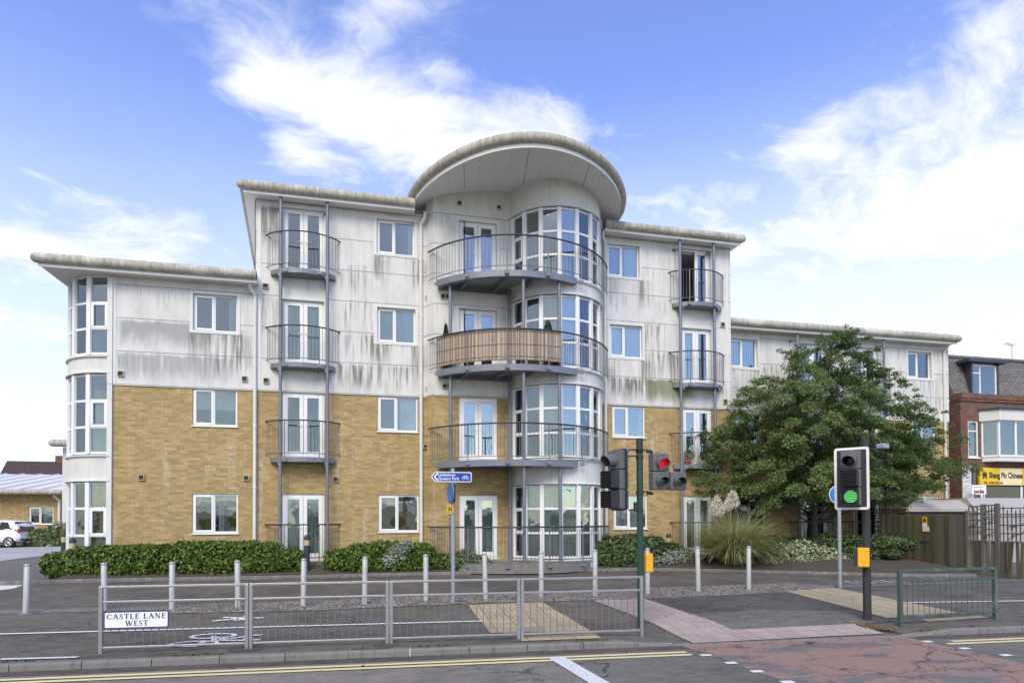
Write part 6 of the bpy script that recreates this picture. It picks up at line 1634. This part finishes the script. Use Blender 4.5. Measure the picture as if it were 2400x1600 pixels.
m_ = MB(); bullnose(m_, [(ua0, YA-.62, ae_+.10), (ua1+.1, YA-.62, ae_+.10)], .17); m_.build('rounded_roof_edge', M['gutter'], o, smooth=True)
m_ = MB(); u_ = atx(142, YA); m_.tube([(u_, YA-.1, .5), (u_, YA-.1, ae_-.4), (u_-.25, YA-.3, ae_-.1)], .08, 8); m_.build('rain_pipe', M['pipe'], an)
# taller rear piece of the flats seen at the building's edge
YR = 40.0; m_ = MB(); u_ = atx(147, YR); m_.box(u_, u_+2.0, YR, YR+6, .5, at(147, 1047, YR)[1]); rw = thing('rear_wing', 'narrow white rear wing with a rounded roof edge, just left of the corner windows', 'building', (u_, YR, .5)); m_.build('wall', M['clad_bay'], rw)
m_ = MB(); bullnose(m_, [(atx(126, YR-.4), YR-.4, at(135, 1038, YR-.4)[1]), (u_+2, YR-.4, at(150, 1036, YR-.4)[1])], .20); m_.build('rounded_roof_edge', M['gutter'], rw, smooth=True)
YH = 66.0
hs = thing('tiled_house', 'house with a brown tiled roof showing above the white annexe roof', 'house', (-45, YH, .6))
h0, h1 = atx(14, YH), atx(160, YH); hr0 = atx(17, YH+4); hz0, hz1 = at(70, 1112, YH)[1], at(70, 1078, YH+3)[1]
m_ = MB(); m_.add([(h0-.4, YH-.4, hz0-.3), (h1, YH-.4, hz0-.3), (h1, YH+4, hz1), (hr0, YH+4, hz1), (h1, YH+8.4, hz0-.3), (h0-.4, YH+8.4, hz0-.3)], [(0, 1, 2, 3), (3, 2, 4, 5), (0, 3, 5)]); m_.build('roof', M['rooftile'], hs)
m_ = MB(); m_.box(h0, h1, YH, YH+8, .6, hz0-.3); m_.build('wall', M['brick'], hs)
m_ = MB(); cx_ = atx(147, YH+4); m_.box(cx_-.5, cx_+.5, YH+3.7, YH+4.4, hz1-.4, at(147, 1068, YH+4)[1]); m_.build('chimney', M['red_brick'], hs)

# the car: body lofted along its length from shaped cross-sections, nose towards local +x
def hatchback(label):
    t_ = thing('parked_car', label, 'car')
    L = [(-1.66, .62, .50, .44), (-1.60, .68, .40, .70), (-1.48, .755, .30, .92), (-1.20, .80, .24, .98), (-.70, .815, .22, .97), (.0, .815, .22, .95), (.60, .81, .22, .93), (1.05, .79, .23, .90), (1.45, .73, .28, .80), (1.66, .62, .36, .66), (1.74, .48, .44, .56)]
    rows = []
    for x, hw, zs, zb_ in L:
        zm = (zs+zb_)/2
        rows.append([(x, -hw*.55, zb_+.03), (x, -hw*.90, zb_), (x, -hw, zm+.06), (x, -hw*.985, zs+.08), (x, -hw*.88, zs), (x, 0, zs-.02), (x, hw*.88, zs), (x, hw*.985, zs+.08), (x, hw, zm+.06), (x, hw*.90, zb_), (x, hw*.55, zb_+.03), (x, 0, zb_+.045)])
    m_ = MB()
    for a_, b_ in zip(rows, rows[1:]): m_.strip(a_+[a_[0]], b_+[b_[0]])
    m_.add(rows[0], [tuple(range(12))]); m_.add(rows[-1], [tuple(range(11, -1, -1))])
    # cabin
    cab = [(-1.56, .66, .93, .95), (-1.42, .665, .95, 1.22), (-1.20, .655, .96, 1.42), (-.70, .64, .96, 1.465), (-.1, .63, .94, 1.46), (.35, .61, .93, 1.36), (.75, .62, .92, 1.12), (1.06, .66, .90, .93)]
    rr_ = []
    for x, hw, zb_, zt in cab: rr_.append([(x, -hw*1.12, zb_-.05), (x, -hw*1.10+.10*(zt-zb_), zb_+.55*(zt-zb_)), (x, -hw*.88, zb_+.93*(zt-zb_)), (x, -hw*.5, zt), (x, 0, zt+.012), (x, hw*.5, zt), (x, hw*.88, zb_+.93*(zt-zb_)), (x, hw*1.10-.10*(zt-zb_), zb_+.55*(zt-zb_)), (x, hw*1.12, zb_-.05)])
    for a_, b_ in zip(rr_, rr_[1:]): m_.strip(b_, a_)
    b_ = m_.build('body', M['carpaint'], t_, smooth=True, local=True)
    sub = b_.modifiers.new('round', 'SUBSURF'); sub.levels = 1; sub.render_levels = 2
    w_ = MB(); w_.add([(-1.63, -.50, .90), (-1.63, .50, .90), (-1.30, .47, 1.36), (-1.30, -.47, 1.36)], [(0, 1, 2, 3)]); w_.add([(-1.63, -.50, .90), (-1.50, -.67, .96), (-1.27, -.60, 1.32), (-1.30, -.47, 1.36)], [(0, 1, 2, 3)]); w_.add([(-1.63, .50, .90), (-1.50, .67, .96), (-1.27, .60, 1.32), (-1.30, .47, 1.36)], [(0, 3, 2, 1)])
    w_.build('rear_window', M['carglass'], t_, local=True)
    for s_ in (-1, 1):
        w_ = MB(); w_.add([(-1.15, s_*.725, 1.0), (-.55, s_*.735, .98), (-.55, s_*.625, 1.36), (-.95, s_*.635, 1.34)], [(0, 1, 2, 3)]); w_.add([(-.48, s_*.735, .98), (.55, s_*.715, .96), (.30, s_*.61, 1.30), (-.48, s_*.625, 1.36)], [(0, 1, 2, 3)])
        w_.build('side_window', M['carglass'], t_, local=True)
        q = MB(); q.add([(-1.66, s_*.56, .84), (-1.58, s_*.74, .80), (-1.44, s_*.775, .92), (-1.55, s_*.70, 1.0), (-1.63, s_*.55, .98)], [(0, 1, 2, 3, 4)]); q.build('tail_lamp', M['lamp_red'], t_, local=True)
        for x in (-1.10, 1.12):
            q = MB(); q.tube([(x, s_*.60, .285), (x, s_*.80, .285)], .285, 22); wh = q.build('wheel', M['tyre'], t_, local=True, smooth=True)
            q = MB(); q.tube([(x, s_*.79, .285), (x, s_*.812, .285)], .06, 12)
            for k in range(8):
                a_ = 2*PI*k/8; q.tube([(x, s_*.808, .285), (x+.17*math.cos(a_), s_*.808, .285+.17*math.sin(a_))], .022, 5)
            q.tube([(x+.185*math.cos(2*PI*k/20), s_*.805, .285+.185*math.sin(2*PI*k/20)) for k in range(20)], .016, 6, closed=True)
            q.build('rim', M['chrome'], wh, local=True)
    q = MB(); q.box(-1.70, -1.685, -.24, .24, .66, .76); q.build('number_plate', M['plate_y'], t_, local=True)
    q = MB(); q.box(-1.69, -1.60, -.62, .62, .36, .44); q.build('rear_bumper', M['tyre'], t_, local=True, bevel=.02)
    return t_
car = hatchback('white hatchback seen from behind, cut by the left edge of the picture')
cg = G(44, 1281); car.location = (cg[0]-1.0, cg[1]+.2, zg(*cg)); car.rotation_euler = (0, 0, PI/2+1.35); car.scale = (.98, .98, .98)
# ------------------------------------------------------------------ planting
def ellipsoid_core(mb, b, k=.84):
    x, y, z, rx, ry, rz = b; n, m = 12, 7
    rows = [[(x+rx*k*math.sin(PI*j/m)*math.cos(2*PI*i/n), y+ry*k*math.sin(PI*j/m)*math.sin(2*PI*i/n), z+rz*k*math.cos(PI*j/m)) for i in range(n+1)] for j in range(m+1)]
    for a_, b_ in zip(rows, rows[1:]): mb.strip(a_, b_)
def shrub(name, label, cat, blobs, dens, size, mat, ground, group=None, aspect=1.7, upw=.45, stray=.05, boxy=2.0):
    """a bush: leaves over a union of rounded masses, with an added dark core inside"""
    base = (sum(b[0] for b in blobs)/len(blobs), sum(b[1] for b in blobs)/len(blobs), ground)
    t_ = thing(name, label, cat, base, group)
    P_, N_ = [], []
    B = np.array(blobs)
    for b in B:
        area = 4*PI*((b[3]*b[4])**1.6/3+(b[3]*b[5])**1.6/3+(b[4]*b[5])**1.6/3)**(1/1.6)
        n = int(area*dens); d = RNG.normal(size=(n, 3)); d /= np.linalg.norm(d, axis=1)[:, None]
        if boxy > 2: d /= (np.abs(d)**boxy).sum(1)[:, None]**(1/boxy)
        r_ = 1.0-.20*RNG.random((n, 1))**1.6+stray*np.abs(RNG.normal(size=(n, 1)))*(RNG.random((n, 1)) < .25)
        lump = 1+.07*np.sin(d[:, :1]*7+b[0]*3)*np.cos(d[:, 1:2]*6+d[:, 2:]*5+b[0])
        P_.append(b[:3]+d*r_*lump*b[3:6]); N_.append(d/b[3:6])
    P_, N_ = np.concatenate(P_), np.concatenate(N_); N_ /= np.linalg.norm(N_, axis=1)[:, None]
    ok = P_[:, 2] > ground-.02
    for b in B:
        q = np.abs((P_-b[:3])/b[3:6]); ok &= ~((q**boxy).sum(1)**(1/boxy) < .76)
    P_, N_ = P_[ok], N_[ok]
    nr = N_*.8+RNG.normal(size=P_.shape)*.55; nr[:, 2] += upw
    v, f = leaf_quads(P_, nr, size*(.65+.7*RNG.random(len(P_))), aspect)
    v = v-np.array(base)
    np_mesh('foliage', v, f, M[mat], t_)
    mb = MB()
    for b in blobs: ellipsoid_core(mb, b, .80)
    mb.build('dark_core', M['core'], t_)  # added near-black filler masses that stop the view through the leaves
    return t_
def row_blobs(pl, pr, Y, tops, zb, ry, step=.55, Yr=None):
    """a clipped hedge as a run of overlapping rounded masses following the photograph's top line"""
    u0, u1 = atx(pl, Y), atx(pr, Yr or Y); k = max(2, int((u1-u0)/step)); out = []
    for i in range(k+1):
        f = i/k; u = u0+(u1-u0)*f; y = Y+((Yr or Y)-Y)*f; px_ = pl+(pr-pl)*f
        zt = at(px_, np.interp(px_, [q[0] for q in tops], [q[1] for q in tops]), y-.2)[1]+RNG.normal()*.015
        e = .80 if i in (0, k) else 1.0
        out.append((u, y+RNG.normal()*.02, zb+(zt-zb)*.42, step*.95, ry*e, (zt-zb)*.60*e))
    return out
hb = row_blobs(150, 672, 21.2, [(110, 1296), (180, 1284), (300, 1280), (420, 1272), (600, 1270), (706, 1288)], .40, .58, Yr=20.62)
shrub('hedge', 'long clipped dark green hedge at the left, below the rounded corner windows', 'hedge', hb, 820, .060, 'leaf_hedge', .36, 'clipped hedges in front of the flats', boxy=3.2)
hb = row_blobs(800, 1030, 20.45, [(765, 1296), (800, 1280), (880, 1272), (960, 1268), (1010, 1280), (1055, 1306)], .40, .55)
shrub('hedge', 'middle hedge of dark leaves with pale patches, left of the cycle direction sign', 'hedge', hb, 820, .060, 'leaf_hedge', .36, 'clipped hedges in front of the flats', boxy=2.6)
hb = row_blobs(1392, 1560, 20.3, [(1365, 1266), (1400, 1258), (1500, 1255), (1560, 1266), (1590, 1290)], .40, .6)
shrub('hedge', 'clipped narrow-leaved hedge between the bow windows and the green signal pole', 'hedge', hb, 900, .055, 'leaf_dark', .36, 'clipped hedges in front of the flats', aspect=2.8, boxy=3.0)
def pxblob(px_, py_, Y, rx, ry, rz): u, z = at(px_, py_, Y); return (u, Y, z, rx, ry, rz)
shrub('variegated_shrub', 'pale speckled patch of shrub growing up through the middle hedge', 'shrub', [pxblob(932, 1300, 20.12, .36, .3, .36), pxblob(952, 1282, 20.15, .25, .22, .22), pxblob(910, 1312, 20.05, .26, .22, .26)], 900, .045, 'leaf_silver', .38)
shrub('variegated_shrub', 'small speckled shrub right of the cycle sign post, by the bow step', 'shrub', [pxblob(1090, 1312, 20.1, .42, .36, .36), pxblob(1125, 1318, 20.0, .32, .3, .25), pxblob(1062, 1316, 20.1, .28, .3, .28), pxblob(1150, 1324, 19.95, .22, .2, .13)], 900, .045, 'leaf_mix', .36)
shrub('variegated_shrub', 'low white-edged shrub at the foot of the clipped hedge, right of the green pole', 'shrub', [pxblob(1572, 1308, 19.8, .42, .32, .28), pxblob(1605, 1304, 19.85, .36, .3, .30), pxblob(1545, 1314, 19.75, .26, .26, .2)], 950, .045, 'leaf_silver', .36)
shrub('variegated_shrub', 'wide pale yellow-green speckled shrub between the pampas grass and the round cycle sign', 'shrub', [pxblob(1835, 1303, 18.9, .55, .5, .42), pxblob(1880, 1296, 18.9, .60, .5, .46), pxblob(1930, 1305, 18.8, .52, .5, .38), pxblob(1805, 1317, 18.8, .45, .4, .24), pxblob(1965, 1316, 18.6, .45, .4, .27), pxblob(1880, 1316, 18.7, .7, .4, .25)], 820, .055, 'leaf_var', .33)
shrub('dark_shrub', 'dark low shrub right behind the pampas grass, against the brick wall', 'shrub', [pxblob(1815, 1274, 20.7, .7, .45, .33), pxblob(1865, 1276, 20.7, .6, .45, .30), pxblob(1900, 1280, 20.6, .5, .45, .32)], 620, .06, 'leaf_dark', .4)
shrub('dark_shrub', 'dark green shrub behind the round cycle sign post', 'shrub', [pxblob(1945, 1272, 19.6, .65, .5, .38), pxblob(1990, 1282, 19.2, .65, .5, .45), pxblob(2025, 1286, 18.9, .6, .5, .45), pxblob(2000, 1306, 18.6, .5, .4, .32), pxblob(2040, 1308, 18.5, .4, .4, .3)], 620, .06, 'leaf_dark', .36)
sb_ = shrub('clipped_shrub', 'open-stemmed shrub with a flat clipped top, left of the mossy fence', 'shrub', [pxblob(2060, 1274, 18.2, .45, .42, .30), pxblob(2095, 1270, 17.9, .52, .42, .26), pxblob(2122, 1275, 17.7, .34, .34, .22), pxblob(2092, 1296, 17.7, .30, .3, .16), pxblob(2050, 1296, 18.3, .4, .4, .3)], 800, .055, 'leaf_dark', .5)
mb = MB(); bx, bz = at(2092, 1322, 17.7)
for dx_, px_, py_ in ((-.03, 2076, 1288), (.03, 2093, 1296), (.06, 2112, 1300)):
    u, z = at(px_, py_, 17.8); mb.tube([(bx+dx_, 17.7, .26), (bx+dx_*2+(u-bx)*.3, 17.72, .26+(z-.26)*.4), (u, 17.8, z)], [.03, .024, .014], 7)
mb.build('stem', M['bark'], sb_, smooth=True)
ub_, zb_ = at(100, 1262, 39.5)
shrub('dark_shrub', 'hedge of dark shrubs under the annexe window, right of the white car', 'shrub', [(at(p_, 1258, 39.5)[0], 39.5, .95, .8, .6, h_) for p_, h_ in ((92, .62), (106, .60), (120, .70), (134, .85), (144, .95))], 240, .10, 'leaf_mix', .55)

# pampas grass: a fountain of arching blades with two plumes
gx, gy = atx(1716, 19.1), 19.1; gz_ = .33
pg = thing('pampas_grass', 'big fountain of arching pampas grass with two cream plumes', 'grass clump', (gx, gy, gz_))
nb = 4600; V, F = [], []
th = RNG.uniform(0, 2*PI, nb); tilt = RNG.beta(2.2, 1.5, nb)*1.45+.08; Lb = RNG.uniform(1.1, 2.5, nb); droop = RNG.uniform(.5, 1.6, nb)
segs = 6; r0 = RNG.uniform(0, .22, nb)
for i in range(nb):
    d = np.array([math.cos(th[i]), math.sin(th[i]), 0]); side = np.array([-d[1], d[0], 0]); p = np.array([r0[i]*d[0], r0[i]*d[1], 0.0]); a_ = tilt[i]*.55; w_ = RNG.uniform(.006, .014)
    o_ = len(V)
    for s_ in range(segs+1):
        f = s_/segs; ww = w_*(1-f**2*.9); V.append(p+side*ww); V.append(p-side*ww)
        a_ = tilt[i]*.55+droop[i]*1.25*f**1.3
        p = p+(d*math.sin(a_)+np.array([0, 0, math.cos(a_)]))*Lb[i]/segs
        if p[2] < .01: p[2] = .01
    for s_ in range(segs): F.append((o_+2*s_, o_+2*s_+1, o_+2*s_+3, o_+2*s_+2))
np_mesh('blades', np.array(V), np.array(F), M['blade'], pg)
for px_, py_, bx_, by_, hh in ((1684, 1196, 1704, 1290, .78), (1712, 1180, 1712, 1290, .70)):
    u, z = at(px_, py_, gy); u2 = atx(bx_, gy)
    m_ = MB(); m_.tube([(u2, gy, gz_+.2), (u2+(u-u2)*.4, gy, gz_+(z-gz_)*.55), (u, gy, z)], .010, 6); st_ = m_.build('plume_stem', M['blade'], pg)
    n = 520; f = RNG.random(n); base_ = np.stack([u+(.10 if px_ > 1700 else -.06)*f, np.full(n, gy), z-.12+hh*f*.75], 1)
    a_ = RNG.uniform(0, 2*PI, n); sp = (.05+.22*np.sin(PI*np.clip(f*.9+.05, 0, 1)))*RNG.random(n)**.6
    cen = base_+np.stack([np.cos(a_)*sp, np.sin(a_)*sp, RNG.normal(size=n)*.04-.10*sp/.2], 1)
    dirn = np.stack([np.cos(a_)*.8, np.sin(a_)*.8, np.full(n, -.2)], 1)+RNG.normal(size=(n, 3))*.3
    v, fc = leaf_quads(cen, np.cross(dirn, RNG.normal(size=(n, 3))), .018, 9.0)
    np_mesh('plume', v-np.array([gx, gy, gz_]), fc, M['plume'], pg)

# ---- the maple in front of the low wing
YT = 20.5; tx_ = atx(1905, YT); tzb = .45
tree = thing('maple_tree', 'broad layered maple tree with dense dark green leaves in front of the low right wing', 'tree', (tx_, YT, tzb))
LE = [(775, 1945), (800, 1918), (820, 1850), (850, 1842), (880, 1804), (905, 1752), (935, 1716), (965, 1738), (1000, 1690), (1020, 1648), (1060, 1660), (1095, 1642), (1130, 1622), (1160, 1650), (1178, 1700), (1190, 1850)]
RE = [(775, 1985), (800, 1990), (830, 2014), (862, 2066), (890, 2060), (920, 2092), (950, 2120), (965, 2190), (985, 2170), (1010, 2195), (1040, 2180), (1070, 2245), (1085, 2246), (1105, 2205), (1140, 2190), (1165, 2130), (1182, 2040), (1192, 1960)]
lx = lambda py: np.interp(py, [a for a, _ in LE], [b for _, b in LE]); rx_ = lambda py: np.interp(py, [a for a, _ in RE], [b for _, b in RE])
cl = []                                            # tips of the boughs: centre, outward direction, size
rng = np.random.default_rng(5)
for py in np.arange(790, 1182, 19):
    l_, r_ = lx(py), rx_(py); u0, z = at(l_, py, YT); u1, _ = at(r_, py, YT); um, hw = (u0+u1)/2, (u1-u0)/2
    hw = max(.12, hw-.42); dep = min(hw*.80, 2.5); nn = max(2, int(hw*3.6))
    for k in range(nn):
        a_ = 2*PI*(k+rng.random())/nn
        rr_ = rng.uniform(.62, .93) if rng.random() < .8 else rng.uniform(.2, .6)
        x = um+hw*rr_*math.cos(a_); y = YT+dep*rr_*math.sin(a_)
        if y > YL-.55: y = YL-.55-rng.random()*.5
        cl.append((x, y, z+rng.normal()*.09, math.atan2(y-YT, x-tx_), (.30+.17*rng.random()+.05*min(1, hw/3))*min(1, .42+hw*.30)))
    for s_, ue in ((-1, u0), (1, u1)):            # the pointed ends that make the outline
        for _ in range(2): cl.append((ue-s_*rng.uniform(.28, .5), YT+rng.normal()*.5, z+rng.normal()*.06, 0 if s_ > 0 else PI, .22+.12*rng.random()))
for _ in range(150):                              # thin sprigs standing out of the outline
    py = rng.uniform(785, 1175); s2 = rng.choice((-1, 1)); ue = at(lx(py) if s2 < 0 else rx_(py), py, YT)
    cl.append((ue[0]+s2*rng.uniform(-.25, .12), YT-rng.uniform(-.3, .9), ue[1]+rng.normal()*.08, PI if s2 < 0 else 0, rng.uniform(.10, .19)))
for k in range(10): cl.append((at(1960+rng.normal()*9, 776+k*7, YT)[0], YT+rng.normal()*.12, at(1960, 774+k*7, YT)[1], rng.uniform(0, 6), .13+.012*k))
P_, N_, S_ = [], [], []
for (x, y, z, a_, s_) in cl:
    n = int(370*s_*s_/.13); d = rng.normal(size=(n, 3)); d /= np.linalg.norm(d, axis=1)[:, None]; d *= rng.random((n, 1))**.45
    u_, v_, w_ = d[:, 0]*s_*1.45, d[:, 1]*s_*.85, d[:, 2]*s_*.36
    w_ = w_-.42*np.maximum(u_, 0)**2/s_-.12*v_**2/s_+.06*np.sin(u_*14+v_*11)
    px_ = x+u_*math.cos(a_)-v_*math.sin(a_); py_ = y+u_*math.sin(a_)+v_*math.cos(a_)
    P_.append(np.stack([px_, py_, z+w_], 1)); nn = np.stack([math.cos(a_)*.5+rng.normal(size=n)*.45, math.sin(a_)*.5+rng.normal(size=n)*.45, .85+rng.normal(size=n)*.35], 1); N_.append(nn); S_.append(.036+.044*rng.random(n)**1.5)
P_, N_, S_ = np.concatenate(P_), np.concatenate(N_), np.concatenate(S_)
ok = P_[:, 1] < YL-.12; P_, N_, S_ = P_[ok], N_[ok], S_[ok]
v, f = leaf_quads(P_, N_, S_, 1.35, rng)
np_mesh('crown', v-np.array([tx_, YT, tzb]), f, M['leaf_tree'], tree)
m_ = MB(); ztop = at(1950, 800, YT)[1]
m_.tube([(tx_, YT, tzb-.2), (tx_+.02, YT, 1.2), (tx_-.02, YT, 2.6), (tx_+.2, YT, 4.8), (at(1945, 850, YT)[0], YT, ztop-.8)], [.17, .13, .115, .07, .015], 12)
for i, (x, y, z, a_, s_) in enumerate(cl):
    if i % 4 or s_ < .2: continue
    z0 = max(1.7, min(z-.25-.25*math.hypot(x-tx_, y-YT), ztop-1.2)); k = min(1, (z0-1.2)/5)
    p0 = Vector((tx_+.1*k, YT, z0)); p2 = Vector((x, y, z-.03)); p1 = p0.lerp(p2, .5)+Vector((0, 0, .12))
    r_ = .035*(1-k*.6)
    m_.tube([p0, p1, p2], [r_, r_*.6, .006], 5, caps=False)
m_.build('trunk', M['bark'], tree, smooth=True)
print('leaves', len(P_), 'boughs', len(cl))

# ---- things on the balconies
ra_ = [math.asin((u_-BX)/RB) for u_ in (2.41, 6.17)]
mb = MB(); pts = arc_pts(BX, BY, RB-.025, ra_[0], ra_[1], 60); zt_, zb_ = zr[2]-.02, zp[2]+.12
A = [(x, y, zb_+random.uniform(-.03, .03)) for x, y in pts]; mb.strip(A, [(x, y, zt_+random.uniform(-.012, .012)) for x, y in pts])
pts2 = arc_pts(BX, BY, RB-.04, ra_[0], ra_[1], 60); mb.strip([(x, y, zt_) for x, y in pts2], [(x, y, zb_) for x, y in pts2])
o = mb.build('bamboo_screen', M['reed']); tag(o, 'split bamboo screen tied round the middle balcony railing of the bow', 'screen'); setbase(o, (4.6, 19.6, zb_))
mb = MB()
for f_ in (.10, .5, .93): mb.tube([(x, y, zb_+(zt_-zb_)*f_) for x, y in arc_pts(BX, BY, RB-.015, ra_[0], ra_[1], 40)], .006, 4)
mb.build('tie_wire', M['fence'], o)
def topiary(px_, pt, pb, Y, label, r_):
    u, zt_ = at(px_, pt, Y); zb_ = zp[2]
    t_ = thing('potted_conifer', label, 'pot plant', (u, Y, zb_), 'small conifers on the screened balcony')
    m_ = MB(); m_.lathe([(.10, zb_), (.15, zb_+.28), (.16, zb_+.30), (.14, zb_+.30)], 14, (u, Y)); m_.build('pot', M['terracotta'], t_)
    n = 1500; f = RNG.random(n)**.8; a_ = RNG.uniform(0, 2*PI, n); h_ = zt_-zb_-.3
    rad = r_*(1-f)**.55*(.75+.3*RNG.random(n)); cen = np.stack([u+rad*np.cos(a_), Y+rad*np.sin(a_), zb_+.3+h_*f], 1)
    v, fc = leaf_quads(cen, np.stack([np.cos(a_), np.sin(a_), np.full(n, .3)], 1)+RNG.normal(size=(n, 3))*.5, .05, 1.8); np_mesh('foliage', v-np.array([u, Y, zb_]), fc, M['conifer'], t_)
    return t_
topiary(1045, 760, 782, 20.68, 'thin potted conifer at the left end of the bamboo screen', .15)
topiary(1284.5, 752, 773, 19.40, 'cone shaped potted conifer behind the right half of the bamboo screen', .27)
u, z = at(1612, 1089, Y0-.25)
ft = thing('flower_pot', 'red flower pot with a small plant on the low right balcony by the tree', 'pot plant', (u, Y0-.25, FL[1]))
m_ = MB(); m_.lathe([(.09, FL[1]), (.13, FL[1]+.22), (.14, FL[1]+.24), (.12, FL[1]+.24)], 14, (u, Y0-.25)); m_.build('pot', M['terracotta'], ft)
n = 160; cen = np.array([u+.05, Y0-.25, FL[1]+.34])+RNG.normal(size=(n, 3))*(.10, .07, .06); v, fc = leaf_quads(cen, RNG.normal(size=(n, 3))+(0, -.4, .6), .05); np_mesh('plant', v-np.array([u, Y0-.25, FL[1]]), fc, M['leaf_mix'], ft)

# ---- litter: fallen leaves along the kerbs and in the cobbles; moss and weeds on the kerb edge
M['litter'] = leaf_material('fallen_leaf', (.10, .06, .025), (.36, .26, .13), .2, .8, .1)
pts = []
def scatter(line, n, spread):
    for _ in range(n):
        i = RNG.integers(0, len(line)-1); f = RNG.random(); x = line[i][0]*(1-f)+line[i+1][0]*f; y = line[i][1]*(1-f)+line[i+1][1]*f
        y += RNG.normal()*spread; pts.append((x, y, zg(x, y)+.018))
scatter([(x, y-.12) for x, y in KD if x > -3], 900, .12)
scatter([G(*p) for p in ((420, 1428), (700, 1422), (1130, 1404), (1500, 1394), (1850, 1378))], 700, .22)
scatter([G(*p) for p in ((2010, 1466), (2090, 1478))], 900, .10)
scatter([G(*p) for p in ((0, 1480), (1400, 1440), (2400, 1420))], 160, 1.4)
cen = np.array(pts); nr = RNG.normal(size=cen.shape)*.25; nr[:, 2] += 1
v, fc = leaf_quads(cen, nr, RNG.uniform(.018, .05, len(cen)), 1.4)
o = np_mesh('fallen_leaves', v, fc, M['litter']); tag(o, 'small fallen leaves along the kerbs and cobbles', 'leaves', None, 'stuff')
pts = []
for _ in range(2200):
    s_ = RNG.uniform(-9, 13)
    if S_DROP[0]-.4 < s_ < S_DROP[1]+.4: continue
    if math.sin(s_*2.1)+math.sin(s_*5.3+1) < .35: continue
    x, y = rn(s_, kn+.15+abs(RNG.normal())*.03); pts.append((x, y, zg(x, y)+.008+RNG.random()*.015))
cen = np.array(pts); nr = RNG.normal(size=cen.shape)*.5; nr[:, 2] += 1
M['moss'] = leaf_material('kerb_moss', (.05, .07, .015), (.18, .20, .05), .2, .9, .1)
v, fc = leaf_quads(cen, nr, RNG.uniform(.015, .035, len(cen)), 1.5)
o = np_mesh('kerb_moss', v, fc, M['moss']); tag(o, 'yellow green moss along the back of the kerb', 'moss', None, 'stuff')

# the row of buildings across the road, behind the camera, that the lower windows mirror
mb = MB(); r_ = random.Random(3)
M['far_wall'] = plain('pale_far_wall', (.72, .66, .52), .9, var=.2, scale=.3)
for i in range(9):
    x0 = -75+i*17; h = r_.uniform(2.4, 3.4); mb.cur = 0; mb.box(x0, x0+13.5, -40, -32, -.15, h); mb.cur = 1; mb.add([(x0-.3, -31.6, h), (x0+13.8, -31.6, h), (x0+13.8, -36, h+.9), (x0-.3, -36, h+.9), (x0+13.8, -40.4, h), (x0-.3, -40.4, h)], [(0, 1, 2, 3), (3, 2, 4, 5), (0, 3, 5), (1, 4, 2)])
    for k in range(4): mb.cur = 2; mb.box(x0+1.2+k*3.1, x0+2.8+k*3.1, -31.99, -31.95, 1.0, 2.4)
o = mb.build('far_buildings', [M['far_wall'], M['shed_roof'], M['carglass']]); tag(o, 'pale low buildings across the road', 'buildings', None, 'stuff')
